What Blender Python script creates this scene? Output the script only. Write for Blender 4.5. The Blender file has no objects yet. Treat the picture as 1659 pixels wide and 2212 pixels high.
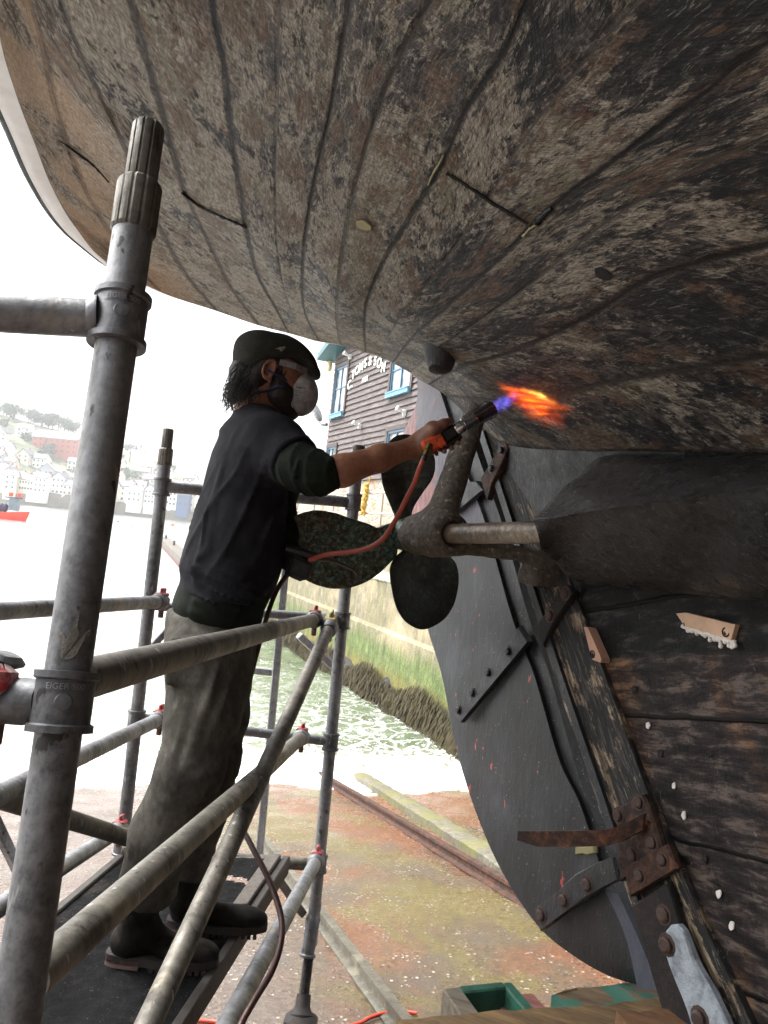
import bpy, math, random
import numpy as np
from mathutils import Vector, Matrix, Quaternion
from mathutils import noise as mnoise
random.seed(7); np.random.seed(7)
scene = bpy.context.scene
COL = scene.collection
R = math.radians
# ---------------------------------------------------------------- camera, world, sun, exposure
FPX = 1720.0                      # focal length in units of a 1659 x 2212 picture
ROLL, PITCH = R(5.9), R(1.73)
lr = Vector((1, 0, 0)); lu = Vector((0, -math.sin(PITCH), math.cos(PITCH))); FW = Vector((0, math.cos(PITCH), math.sin(PITCH)))
CR = lr*math.cos(ROLL) + lu*math.sin(ROLL)
CU = -lr*math.sin(ROLL) + lu*math.cos(ROLL)
camd = bpy.data.cameras.new('camera'); cam = bpy.data.objects.new('camera', camd); COL.objects.link(cam)
camd.sensor_fit = 'VERTICAL'; camd.sensor_height = 24; camd.lens = 24*FPX/2212; camd.clip_start = .02; camd.clip_end = 6000
cam.matrix_world = Matrix(((CR.x, CU.x, -FW.x, 0), (CR.y, CU.y, -FW.y, 0), (CR.z, CU.z, -FW.z, 0), (0, 0, 0, 1)))
scene.camera = cam
SUN_EL, SUN_AZ = R(52), R(-70)    # soft bright overcast, light from the left over the water
world = bpy.data.worlds.new('World'); scene.world = world; world.use_nodes = True
wn = world.node_tree; wn.nodes.clear()
sky = wn.nodes.new('ShaderNodeTexSky'); sky.sky_type = 'NISHITA'; sky.sun_disc = False
sky.sun_elevation = SUN_EL; sky.sun_rotation = SUN_AZ; sky.air_density = 1.0; sky.dust_density = 6.0; sky.ozone_density = .6
hs = wn.nodes.new('ShaderNodeHueSaturation'); hs.inputs['Saturation'].default_value = .12
bg = wn.nodes.new('ShaderNodeBackground'); bg.inputs['Strength'].default_value = .15
wo = wn.nodes.new('ShaderNodeOutputWorld')
wn.links.new(sky.outputs[0], hs.inputs['Color']); wn.links.new(hs.outputs[0], bg.inputs[0]); wn.links.new(bg.outputs[0], wo.inputs[0])
sund = bpy.data.lights.new('sun', 'SUN'); sund.energy = .9; sund.angle = R(25); sund.color = (1, .97, .93)
sun = bpy.data.objects.new('sun', sund); COL.objects.link(sun)
sdir = Vector((math.sin(SUN_AZ)*math.cos(SUN_EL), math.cos(SUN_AZ)*math.cos(SUN_EL), math.sin(SUN_EL)))
sun.rotation_euler = (-sdir).to_track_quat('-Z', 'Y').to_euler(); sun.location = sdir*30
scene.view_settings.view_transform = 'Standard'; scene.view_settings.look = 'None'
scene.view_settings.exposure = 1.95; scene.view_settings.gamma = 1
scene.render.resolution_x = 768; scene.render.resolution_y = 1024
try:
    scene.cycles.max_bounces = 8; scene.cycles.diffuse_bounces = 4; scene.cycles.use_denoising = True
except Exception: pass
# ---------------------------------------------------------------- placing things at real distances
def ray(px, py):
    a, b = (px-829.5)/FPX, -(py-1106)/FPX
    return FW + CR*a + CU*b
def W(px, py, Y):                 # point seen at (px,py), Y metres ahead
    r = ray(px, py); return r*(Y/r.y)
def WZ(px, py, z):                # ... on a level plane
    r = ray(px, py); return r*(z/r.z)
def hitplane(px, py, p0, n):
    r = ray(px, py); return r*(p0.dot(n)/r.dot(n))
# boat frame: F forward along the boat, O outboard on our side
BF = Vector((.43, -.903, 0)).normalized(); BO = Vector((-BF.y*-1, 0, 0))
BO = Vector((BF.y, -BF.x, 0)); BC = Vector((.44, 2.865, 0))
def B(s, t, z): return BC + BF*s + BO*t + Vector((0, 0, z))
def toB(p):
    d = Vector(p) - BC; return (d.dot(BF), d.dot(BO), p[2])
def CL(px, py, t=0.0): return hitplane(px, py, BC + BO*t, BO)
# ---------------------------------------------------------------- objects
wloc = {}
def sets(o, label=None, cat=None, group=None, kind=None):
    if label: o['label'] = label
    if cat: o['category'] = cat
    if group: o['group'] = group
    if kind: o['kind'] = kind
    return o
def thing(name, loc, label, cat, group=None, kind=None):
    o = bpy.data.objects.new(name, None); COL.objects.link(o); o.location = Vector(loc); o.empty_display_size = .1
    wloc[o.name] = Vector(loc); return sets(o, label, cat, group, kind)
def mk(name, verts, faces, mat, parent=None, smooth=True, uv=None, attrs=None, sharp=None, midx=None, **kw):
    V = np.asarray([tuple(v) for v in verts] if not isinstance(verts, np.ndarray) else verts, dtype=np.float32).reshape(-1, 3)
    if parent is not None: L = wloc[parent.name]
    else: L = Vector((float(V[:, 0].mean()), float(V[:, 1].mean()), float(V[:, 2].min())))
    me = bpy.data.meshes.new(name)
    V = V - np.array(L, dtype=np.float32)
    if isinstance(faces, np.ndarray):
        n, k = faces.shape
        me.vertices.add(len(V)); me.vertices.foreach_set('co', V.ravel())
        me.loops.add(n*k); me.loops.foreach_set('vertex_index', faces.ravel().astype(np.int32))
        me.polygons.add(n); me.polygons.foreach_set('loop_start', np.arange(0, n*k, k, dtype=np.int32))
        try: me.polygons.foreach_set('loop_total', np.full(n, k, dtype=np.int32))
        except Exception: pass
        me.update(calc_edges=True)
    else:
        me.from_pydata([tuple(map(float, v)) for v in V], [], faces)
    me.validate(); 
    if uv is not None:
        ul = me.uv_layers.new(name='UVMap'); U = np.asarray(uv, dtype=np.float32)
        li = np.empty(len(me.loops), dtype=np.int32); me.loops.foreach_get('vertex_index', li)
        ul.data.foreach_set('uv', U[li].ravel())
    if attrs:
        for an, av in attrs.items():
            a = me.attributes.new(an, 'FLOAT', 'POINT'); a.data.foreach_set('value', np.asarray(av, dtype=np.float32))
    for m in (mat if isinstance(mat, (list, tuple)) else [mat]): me.materials.append(m)
    if midx is not None: me.polygons.foreach_set('material_index', np.asarray(midx, dtype=np.int32))
    me.polygons.foreach_set('use_smooth', [bool(smooth)]*len(me.polygons))
    if smooth and sharp:
        try: me.set_sharp_from_angle(angle=R(sharp))
        except Exception: pass
    o = bpy.data.objects.new(name, me); COL.objects.link(o)
    if parent is not None: o.parent = parent
    else: o.location = L
    wloc[o.name] = L.copy()
    return sets(o, **kw) if kw else o
def dup_tree(o, loc=None, rotz=None, parent=None, **kw):
    c = o.copy(); COL.objects.link(c)
    if parent is not None: c.parent = parent
    if loc is not None: c.location = Vector(loc)
    if rotz is not None: c.rotation_euler = (0, 0, rotz)
    wloc[c.name] = Vector(loc) if loc is not None else wloc.get(o.name, Vector())
    for ch in list(o.children): dup_tree(ch, parent=c)
    if kw: sets(c, **kw)
    return c
def frame(p0, p1, up=None):
    z = (Vector(p1)-Vector(p0)).normalized()
    a = Vector(up) if up is not None else (Vector((0, 0, 1)) if abs(z.z) < .9 else Vector((1, 0, 0)))
    x = a.cross(z).normalized(); y = z.cross(x)
    return x, y, z
class MB:
    def __init__(s): s.v = []; s.f = []
    def add(s, vs, fs):
        n = len(s.v); s.v += [Vector(v) for v in vs]; s.f += [tuple(i+n for i in f) for f in fs]; return s
    def box(s, c, dx, dy, dz, ax=None, bev=0):
        X, Y, Z = ax if ax else (Vector((1, 0, 0)), Vector((0, 1, 0)), Vector((0, 0, 1)))
        c = Vector(c); hx, hy, hz = dx/2, dy/2, dz/2
        if bev <= 0:
            vs = [c+X*(i*hx)+Y*(j*hy)+Z*(k*hz) for k in (-1, 1) for j in (-1, 1) for i in (-1, 1)]
            return s.add(vs, [(0, 2, 3, 1), (4, 5, 7, 6), (0, 1, 5, 4), (2, 6, 7, 3), (0, 4, 6, 2), (1, 3, 7, 5)])
        b = min(bev, hx*.9, hy*.9, hz*.9); vs = []; 
        ring = lambda ex, ey: [(ex, ey-b), (ex-b, ey), (-ex+b, ey), (-ex, ey-b), (-ex, -ey+b), (-ex+b, -ey), (ex-b, -ey), (ex, -ey+b)]
        for (zz, ins) in ((-hz, b), (-hz+b, 0), (hz-b, 0), (hz, b)):
            vs += [c+X*x+Y*y+Z*zz for x, y in ring(hx-ins, hy-ins)]
        fs = [tuple(range(7, -1, -1)), tuple(range(24, 32))]
        for r in range(3):
            for i in range(8): fs.append((r*8+i, r*8+(i+1) % 8, r*8+8+(i+1) % 8, r*8+8+i))
        return s.add(vs, fs)
    def cyl(s, p0, p1, r0, r1=None, n=20, cap=True, up=None):
        r1 = r0 if r1 is None else r1; x, y, z = frame(p0, p1, up); p0 = Vector(p0); p1 = Vector(p1)
        cs = [(math.cos(2*math.pi*i/n), math.sin(2*math.pi*i/n)) for i in range(n)]
        vs = [p0+x*(a*r0)+y*(b*r0) for a, b in cs]+[p1+x*(a*r1)+y*(b*r1) for a, b in cs]
        fs = [(i, (i+1) % n, n+(i+1) % n, n+i) for i in range(n)]
        if cap: fs += [tuple(range(n-1, -1, -1)), tuple(range(n, 2*n))]
        return s.add(vs, fs)
    def lathe(s, p0, p1, prof, n=24, up=None, rf=None):   # prof: (t along in metres, radius)
        x, y, z = frame(p0, p1, up); p0 = Vector(p0); vs = []
        for t, r in prof:
            for i in range(n):
                a = 2*math.pi*i/n; q = r*(rf(a, t) if rf else 1)
                vs.append(p0+z*t+x*(math.cos(a)*q)+y*(math.sin(a)*q))
        fs = []; m = len(prof)
        for j in range(m-1):
            for i in range(n): fs.append((j*n+i, j*n+(i+1) % n, (j+1)*n+(i+1) % n, (j+1)*n+i))
        fs += [tuple(range(n-1, -1, -1)), tuple(range((m-1)*n, m*n))]
        return s.add(vs, fs)
    def tube(s, pts, r, n=10, cap=True):
        pts = [Vector(p) for p in pts]; rs = r if isinstance(r, (list, tuple)) else [r]*len(pts)
        x, y, z = frame(pts[0], pts[1]); vs = []
        for i, p in enumerate(pts):
            t = (pts[min(i+1, len(pts)-1)]-pts[max(i-1, 0)]).normalized()
            x = (x-t*x.dot(t)).normalized(); y = t.cross(x)
            vs += [p+x*(math.cos(2*math.pi*k/n)*rs[i])+y*(math.sin(2*math.pi*k/n)*rs[i]) for k in range(n)]
        fs = [(i*n+k, i*n+(k+1) % n, (i+1)*n+(k+1) % n, (i+1)*n+k) for i in range(len(pts)-1) for k in range(n)]
        if cap: fs += [tuple(range(n-1, -1, -1)), tuple(range((len(pts)-1)*n, len(pts)*n))]
        return s.add(vs, fs)
    def prism(s, pts, d):                     # outline (3D) extruded by vector d
        n = len(pts); d = Vector(d); vs = [Vector(p) for p in pts]+[Vector(p)+d for p in pts]
        return s.add(vs, [tuple(range(n-1, -1, -1)), tuple(range(n, 2*n))]+[(i, (i+1) % n, n+(i+1) % n, n+i) for i in range(n)])
    def ball(s, c, r, n=12, m=8, sc=(1, 1, 1), ax=None):
        X, Y, Z = ax if ax else (Vector((1, 0, 0)), Vector((0, 1, 0)), Vector((0, 0, 1))); c = Vector(c); vs = []
        for j in range(m+1):
            ph = math.pi*j/m
            for i in range(n):
                a = 2*math.pi*i/n
                vs.append(c+X*(r*sc[0]*math.sin(ph)*math.cos(a))+Y*(r*sc[1]*math.sin(ph)*math.sin(a))-Z*(r*sc[2]*math.cos(ph)))
        return s.add(vs, [(j*n+i, j*n+(i+1) % n, (j+1)*n+(i+1) % n, (j+1)*n+i) for j in range(m) for i in range(n)])
    def build(s, name, mat, parent=None, smooth=True, sharp=35, **kw):
        return mk(name, s.v, s.f, mat, parent, smooth, sharp=sharp, **kw)
def crom(P, m):                               # Catmull-Rom through points (array n,k) -> m samples
    P = np.asarray(P, float); n = len(P)
    d = np.r_[0, np.cumsum(np.linalg.norm(np.diff(P, axis=0), axis=1))]; d /= d[-1]
    T = np.zeros_like(P)
    T[1:-1] = (P[2:]-P[:-2])/(d[2:]-d[:-2])[:, None]; T[0] = (P[1]-P[0])/(d[1]-d[0]); T[-1] = (P[-1]-P[-2])/(d[-1]-d[-2])
    u = np.linspace(0, 1, m); k = np.clip(np.searchsorted(d, u, 'right')-1, 0, n-2)
    h = (d[k+1]-d[k]); t = ((u-d[k])/h)[:, None]; h = h[:, None]
    return ((2*t**3-3*t**2+1)*P[k]+(t**3-2*t**2+t)*h*T[k]+(-2*t**3+3*t**2)*P[k+1]+(t**3-t**2)*h*T[k+1])
# ---------------------------------------------------------------- implicit surfaces (smooth organic shapes)
def surfnet(f, lo, hi, h):
    lo = np.array(lo, float); hi = np.array(hi, float)
    n = np.ceil((hi-lo)/h).astype(int)+1
    ax = [lo[i]+h*np.arange(n[i]) for i in range(3)]
    vals = np.empty(n, np.float32)
    YY, ZZ = np.meshgrid(ax[1], ax[2], indexing='ij')
    step = max(1, int(400000/(n[1]*n[2])))
    for i in range(0, n[0], step):
        xs = ax[0][i:i+step]
        P = np.empty((len(xs), n[1], n[2], 3)); P[..., 0] = xs[:, None, None]; P[..., 1] = YY; P[..., 2] = ZZ
        vals[i:i+step] = f(P.reshape(-1, 3)).reshape(len(xs), n[1], n[2])
    ins = vals < 0
    c = tuple(n-1); acc = np.zeros(c+(3,)); cnt = np.zeros(c)
    cor = [(a, b, d) for a in (0, 1) for b in (0, 1) for d in (0, 1)]
    sl = lambda o: tuple(slice(o[k], o[k]+c[k]) for k in range(3))
    for a in range(8):
        for b in range(a+1, 8):
            ca, cb = cor[a], cor[b]
            if sum(abs(ca[k]-cb[k]) for k in range(3)) != 1: continue
            va, vb = vals[sl(ca)], vals[sl(cb)]; m = ins[sl(ca)] != ins[sl(cb)]
            t = np.where(m, va/np.where(m, va-vb, 1), 0)
            for k in range(3): acc[..., k] += m*(ca[k]+t*(cb[k]-ca[k]))
            cnt += m
    act = cnt > 0; idx = -np.ones(c, int); idx[act] = np.arange(act.sum())
    G = np.argwhere(act); V = lo+(G+acc[act]/cnt[act][:, None])*h
    F = []
    for k in range(3):
        o = [1, 1, 1]; o[k] = 0
        a1, a2 = [(1, 2), (2, 0), (0, 1)][k]
        S0 = [slice(1, c[i]) for i in range(3)]; S0[k] = slice(0, c[k]); S1 = list(S0); S1[k] = slice(1, c[k]+1)
        A, Bv = ins[tuple(S0)], ins[tuple(S1)]; base = np.argwhere(A != Bv)
        if not len(base): continue
        fl = A[A != Bv]
        g = base.copy()
        for i in range(3):
            if i != k: g[:, i] += 1
        def at(d1, d2):
            q = g.copy(); q[:, a1] += d1; q[:, a2] += d2; return idx[q[:, 0], q[:, 1], q[:, 2]]
        q = np.stack([at(-1, -1), at(0, -1), at(0, 0), at(-1, 0)], 1)
        q[~fl] = q[~fl][:, ::-1]; F.append(q)
    F = np.concatenate(F)
    return V, F
def vv(p): return np.array(tuple(p), float)
def s_cap(P, a, b, ra, rb):
    a, b = vv(a), vv(b); ab = b-a; t = np.clip(((P-a)@ab)/(ab@ab), 0, 1)
    return np.linalg.norm(P-a-t[:, None]*ab, axis=1)-(ra+(rb-ra)*t)
def s_ell(P, c, r, ax=None):
    q = P-vv(c)
    if ax is not None: q = q@np.array([tuple(a) for a in ax]).T
    r = np.array(r, float); k0 = np.linalg.norm(q/r, axis=1); k1 = np.linalg.norm(q/(r*r), axis=1)
    return k0*(k0-1)/np.maximum(k1, 1e-6)
def s_box(P, c, hs_, rr=.0, ax=None):
    q = P-vv(c)
    if ax is not None: q = q@np.array([tuple(a) for a in ax]).T
    d = np.abs(q)-(np.array(hs_, float)-rr)
    return np.linalg.norm(np.maximum(d, 0), axis=1)+np.minimum(d.max(axis=1), 0)-rr
def smin(a, b, k):
    h = np.clip(.5+.5*(b-a)/k, 0, 1); return b+(a-b)*h-k*h*(1-h)
def smax(a, b, k): return -smin(-a, -b, k)
def s_chain(P, pts, rs, k=.02, sq=None):
    d = None
    for i in range(len(pts)-1):
        e = s_cap(P, pts[i], pts[i+1], rs[i], rs[i+1]); d = e if d is None else smin(d, e, k)
    return d
def vnoise(P, sc, seed=0):                    # cheap smooth noise from rotated sines
    r = np.random.RandomState(seed); v = np.zeros(len(P))
    for i in range(5):
        d = r.normal(size=3); d /= np.linalg.norm(d); v += np.sin(P@d*sc*(1+.5*i)+r.uniform(0, 6.3)+1.3*np.sin(P@np.roll(d, 1)*sc*.7))/(1+.5*i)
    return v/3
def creases(P, d, freq, amp, seed, p=3, ms=6, mo=.25):
    b = np.sin(P@(vv(d)/np.linalg.norm(vv(d)))*freq+2.2*vnoise(P, 7, seed)+.5*vnoise(P, 17, seed+5))
    return amp*(1-np.abs(b))**p*np.clip(vnoise(P, ms, seed+1)*1.6+mo, 0, 1)
def sdfobj(name, f, lo, hi, h, mat, parent=None, smooth=2, **kw):
    V, F = surfnet(f, lo, hi, h)
    o = mk(name, V, F, mat, parent, True, **kw)
    return o
# ---------------------------------------------------------------- materials
def hexc(h):
    h = h.lstrip('#'); v = [int(h[i:i+2], 16)/255 for i in (0, 2, 4)]
    return tuple((x/12.92 if x <= .04045 else ((x+.055)/1.055)**2.4) for x in v)+(1,)
def colr(c): return hexc(c) if isinstance(c, str) else (tuple(c)+(1,))[:4]
class NT:
    def __init__(s, name):
        s.m = bpy.data.materials.new(name); s.m.use_nodes = True; s.t = s.m.node_tree; s.t.nodes.clear()
        s.out = s.n('ShaderNodeOutputMaterial'); s.b = s.n('ShaderNodeBsdfPrincipled'); s.l(s.b.outputs[0], s.out.inputs['Surface'])
        s._tc = None
    def n(s, t): return s.t.nodes.new(t)
    def l(s, a, b): s.t.links.new(a, b)
    def si(s, inp, v):
        if v is None: return
        if hasattr(v, 'links'): s.l(v, inp)
        elif isinstance(v, str): inp.default_value = hexc(v)
        elif isinstance(v, (tuple, list)) and len(v) == 3 and inp.type == 'RGBA': inp.default_value = tuple(v)+(1,)
        else: inp.default_value = v
    def tc(s, w='Object'):
        if s._tc is None: s._tc = s.n('ShaderNodeTexCoord')
        return s._tc.outputs[w]
    def attr(s, name):
        a = s.n('ShaderNodeAttribute'); a.attribute_name = name; return a.outputs['Fac']
    def map(s, v, sc=(1, 1, 1), rot=(0, 0, 0), loc=(0, 0, 0)):
        m = s.n('ShaderNodeMapping'); s.l(v, m.inputs[0]); m.inputs['Scale'].default_value = sc; m.inputs['Rotation'].default_value = rot; m.inputs['Location'].default_value = loc; return m.outputs[0]
    def noise(s, v, sc, det=6, ro=.6, dist=0, col=False):
        t = s.n('ShaderNodeTexNoise'); s.l(v, t.inputs['Vector']); t.inputs['Scale'].default_value = sc; t.inputs['Detail'].default_value = det; t.inputs['Roughness'].default_value = ro; t.inputs['Distortion'].default_value = dist
        return t.outputs['Color' if col else 'Fac']
    def vor(s, v, sc, feat='F1', out='Distance', rnd=1):
        t = s.n('ShaderNodeTexVoronoi'); t.feature = feat; s.l(v, t.inputs['Vector']); t.inputs['Scale'].default_value = sc; t.inputs['Randomness'].default_value = rnd; return t.outputs[out]
    def wave(s, v, sc, dist=2, det=2, dsc=1, band='X'):
        t = s.n('ShaderNodeTexWave'); t.bands_direction = band; s.l(v, t.inputs['Vector']); t.inputs['Scale'].default_value = sc; t.inputs['Distortion'].default_value = dist; t.inputs['Detail'].default_value = det; t.inputs['Detail Scale'].default_value = dsc; return t.outputs['Fac']
    def ramp(s, f, st, interp='LINEAR'):
        r = s.n('ShaderNodeValToRGB'); s.si(r.inputs[0], f); e = r.color_ramp.elements; r.color_ramp.interpolation = interp
        while len(e) < len(st): e.new(.5)
        for i, (p, c) in enumerate(st):
            e[i].position = p; e[i].color = (c, c, c, 1) if isinstance(c, (int, float)) else colr(c)
        return r.outputs[0]
    def mix(s, f, a, b, mode='MIX'):
        m = s.n('ShaderNodeMix'); m.data_type = 'RGBA'; m.blend_type = mode; m.clamp_factor = True
        s.si(m.inputs[0], f); s.si(m.inputs[6], a); s.si(m.inputs[7], b); return m.outputs[2]
    def math(s, op, a, b=None, c=None, clamp=False):
        m = s.n('ShaderNodeMath'); m.operation = op; m.use_clamp = clamp; s.si(m.inputs[0], a)
        if b is not None: s.si(m.inputs[1], b)
        if c is not None: s.si(m.inputs[2], c)
        return m.outputs[0]
    def sep(s, v):
        m = s.n('ShaderNodeSeparateXYZ'); s.l(v, m.inputs[0]); return m.outputs
    def comb(s, x, y, z):
        m = s.n('ShaderNodeCombineXYZ'); s.si(m.inputs[0], x); s.si(m.inputs[1], y); s.si(m.inputs[2], z); return m.outputs[0]
    def bump(s, h, st=.3, d=.01, prev=None):
        b = s.n('ShaderNodeBump'); s.si(b.inputs['Height'], h); b.inputs['Strength'].default_value = st; b.inputs['Distance'].default_value = d
        if prev is not None: s.l(prev, b.inputs['Normal'])
        return b.outputs[0]
    def fin(s, col=None, rough=None, metal=None, normal=None, spec=None, **kw):
        for k, v in (('Base Color', col), ('Roughness', rough), ('Metallic', metal), ('Normal', normal), ('Specular IOR Level', spec)):
            if v is not None: s.si(s.b.inputs[k], v)
        for k, v in kw.items(): s.si(s.b.inputs[k.replace('_', ' ')], v)
        return s.m
def simple(name, col, rough=.7, metal=0, var=.25, sc=12, bump=.15, bd=.004, dark=None):
    t = NT(name); v = t.tc(); c = colr(col)
    d = colr(dark) if dark else tuple(x*(1-var) for x in c[:3])+(1,)
    l = tuple(min(1, x*(1+var*.6)) for x in c[:3])+(1,)
    n1 = t.noise(v, sc, 8, .65)
    n2 = t.noise(v, sc*6, 4, .6)
    col_ = t.ramp(n1, [(.3, d), (.52, c), (.75, l)])
    return t.fin(col_, t.ramp(n2, [(.3, max(0, rough-.12)), (.7, min(1, rough+.12))]), metal, t.bump(n2, bump, bd))
# ---------------------------------------------------------------- materials of the place
def m_hull():
    t = NT('scraped_planks'); uv = t.tc('UV'); u, v, _ = t.sep(uv)
    vm = t.math('MULTIPLY', v, .135)
    P0 = t.comb(u, vm, 0.0)
    wv = t.n('ShaderNodeVectorMath'); wv.operation = 'MULTIPLY_ADD'; t.l(t.noise(P0, 5, 3, .6, 0, True), wv.inputs[0]); wv.inputs[1].default_value = (.05, .05, 0); t.l(P0, wv.inputs[2]); P = wv.outputs[0]
    big = t.noise(t.map(P, (1.0, 1.3, 1)), 3.0, 5, .6, .3)
    big2 = t.noise(t.map(P, (.8, 1.3, 1), loc=(7, 2, 0)), 4.2, 5, .6, .3)
    mid = t.noise(t.map(P, (.6, 1.15, 1), rot=(0, 0, .25)), 27, 12, .8, .25)
    mid2 = t.noise(t.map(P, (.6, 1.2, 1), loc=(3, 7, 1)), 38, 12, .8, .2)
    fine = t.noise(t.map(P, (.35, 1.6, 1), rot=(0, 0, .12), loc=(5, 1, 0)), 120, 6, .8)
    fin2 = t.noise(t.map(P, (1.5, .4, 1), loc=(5, 8, 0)), 170, 5, .8)
    scr = t.noise(t.map(P, (1.8, .22, 1), rot=(0, 0, .5), loc=(9, 1, 0)), 75, 6, .75)
    scr2 = t.noise(t.map(P, (.28, 2.4, 1), rot=(0, 0, -.22), loc=(2, 1, 0)), 75, 6, .78)
    outb = t.math('DIVIDE', v, 14.0)
    wn_ = t.n('ShaderNodeTexWhiteNoise'); wn_.noise_dimensions = '2D'; t.l(t.comb(t.math('FLOOR', t.math('ADD', t.math('MULTIPLY', u, .45), t.math('MULTIPLY', t.math('FLOOR', v), .37))), t.math('FLOOR', v), 0.0), wn_.inputs['Vector']); pr = t.math('MULTIPLY', t.math('SUBTRACT', wn_.outputs['Value'], .5), .055)
    tone = t.math('ADD', t.math('MULTIPLY', fine, .55), t.math('MULTIPLY', fin2, .45))
    base = t.ramp(tone, [(.38, '#161413'), (.5, '#383331'), (.6, '#6b645d')])
    greige = t.ramp(tone, [(.38, '#2f2b25'), (.46, '#6c665a'), (.54, '#9c9486'), (.62, '#cfc9bc')])
    dark = t.ramp(tone, [(.4, '#08080a'), (.52, '#1a1a1c'), (.62, '#3f3f43')])
    brown = t.ramp(tone, [(.38, '#2e2019'), (.5, '#584334'), (.6, '#8b7258')])
    olive = t.ramp(tone, [(.36, '#3f3c2e'), (.5, '#6c6753'), (.66, '#97917a')])
    thr = t.math('ADD', t.math('MULTIPLY', outb, .10), -.045)
    a1 = t.math('ADD', t.math('ADD', t.math('MULTIPLY', mid, .72), t.math('MULTIPLY', big, .28)), t.math('ADD', thr, pr))
    c = t.mix(t.ramp(a1, [(.485, 0), (.515, 1)]), base, greige)
    a5 = t.math('ADD', t.math('MULTIPLY', mid2, .6), t.math('MULTIPLY', big2, .4))
    c = t.mix(t.math('MULTIPLY', t.ramp(a5, [(.51, 0), (.54, 1)]), .8), c, olive)
    a2 = t.math('SUBTRACT', t.math('ADD', t.math('MULTIPLY', mid2, .62), t.math('MULTIPLY', t.math('SUBTRACT', 1, big), .38)), t.math('MULTIPLY', outb, .055))
    c = t.mix(t.ramp(a2, [(.492, 0), (.51, 1)]), c, dark)
    a3 = t.math('ADD', t.math('MULTIPLY', t.noise(t.map(P, (.4, 1.2, 1), loc=(1, 4, 2)), 15, 8, .75, .4), .6), t.math('MULTIPLY', big2, .4))
    c = t.mix(t.math('MULTIPLY', t.ramp(a3, [(.525, 0), (.55, 1)]), .75), c, brown)
    m4 = t.ramp(t.noise(t.map(P, (.6, 1.0, 1), loc=(11, 4, 2)), 7, 9, .75, .4), [(.625, 0), (.64, 1)])
    c = t.mix(t.math('MULTIPLY', m4, .7), c, '#5e2a24')
    sw = t.ramp(scr2, [(.58, 0), (.64, 1)])
    c = t.mix(t.math('MULTIPLY', sw, .5), c, '#b9b6ac')
    sd = t.ramp(scr, [(.38, 1), (.44, 0)])
    c = t.mix(t.math('MULTIPLY', sd, .65), c, '#151312')
    ss = t.attr('seam')
    fr = t.math('ABSOLUTE', t.math('SUBTRACT', t.math('FRACT', t.math('ADD', v, t.math('MULTIPLY', t.math('SUBTRACT', t.noise(P, 9, 7, .75), .5), .2))), .5))
    edge = t.math('MULTIPLY', t.ramp(fr, [(.40, 0), (.47, 1)]), ss)
    c = t.mix(t.math('MULTIPLY', t.math('MULTIPLY', edge, t.ramp(mid, [(.42, .1), (.54, 1)])), .75), c, brown)
    brk = t.math('MULTIPLY', t.ramp(t.noise(t.map(P, (1, .3, 1), loc=(4, 4, 0)), 9, 7, .8), [(.36, .2), (.5, 1)]), ss)
    fr2 = t.math('ABSOLUTE', t.math('SUBTRACT', t.math('FRACT', t.math('ADD', v, t.math('MULTIPLY', t.math('SUBTRACT', t.noise(P, 45, 8, .85), .5), .22))), .5))
    seam = t.math('MULTIPLY', t.ramp(t.math('ADD', fr2, t.math('MULTIPLY', t.math('SUBTRACT', mid2, .5), .04)), [(.432, 0), (.468, 1)]), brk)
    c = t.mix(seam, c, '#080706')
    fr3 = t.math('ABSOLUTE', t.math('SUBTRACT', fr2, .452)); halo = t.math('MULTIPLY', t.math('MULTIPLY', t.ramp(fr3, [(.0, 1), (.012, 0)]), brk), t.ramp(scr2, [(.5, 0), (.56, .6)]))
    c = t.mix(t.math('MULTIPLY', halo, .6), c, '#b0aca2')
    c = t.mix(t.math('MULTIPLY', t.ramp(outb, [(.85, 0), (.92, .6)]), t.ramp(big, [(.45, .2), (.55, 1)])), c, t.ramp(tone, [(.36, '#8a6c50'), (.62, '#c9ab86')]))
    rip = t.wave(t.map(P, (1, .25, 1), rot=(0, 0, .35)), 34, 5, 3, 2.2)
    hgt = t.math('ADD', t.math('MULTIPLY', mid, .9), t.math('ADD', t.math('MULTIPLY', tone, .55), t.math('MULTIPLY', rip, .12)))
    hgt = t.math('SUBTRACT', hgt, t.math('MULTIPLY', seam, 1.4))
    return t.fin(c, t.ramp(mid2, [(.4, .5), (.6, .8)]), 0, t.bump(hgt, .8, .006), spec=.35)
def m_blackpaint(name, base='#111213', lite='#26282b', chip='#7a5c46', chipamt=.68, rough=.38, sc=1, bump=.5):
    t = NT(name); v = t.tc()
    a = t.noise(v, 14*sc, 8, .7); b = t.noise(t.map(v, (1, 1, .35)), 60*sc, 6, .7); c = t.noise(v, 5*sc, 5, .6, .5)
    col = t.ramp(b, [(.3, base), (.62, lite), (.78, '#4c4e50')])
    col = t.mix(t.ramp(t.noise(t.map(v, (1, 1, .5), loc=(3, 3, 3)), 24*sc, 7, .75), [(chipamt, 0), (chipamt+.02, 1)]), col, chip)
    col = t.mix(t.ramp(t.noise(t.map(v, loc=(1, 3, 8)), 130*sc, 2, .5), [(.7, 0), (.73, .8)]), col, '#9a9a98')
    return t.fin(col, t.ramp(a, [(.35, rough-.1), (.65, rough+.2)]), 0, t.bump(t.math('ADD', a, b), bump, .005), spec=.5)
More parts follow.
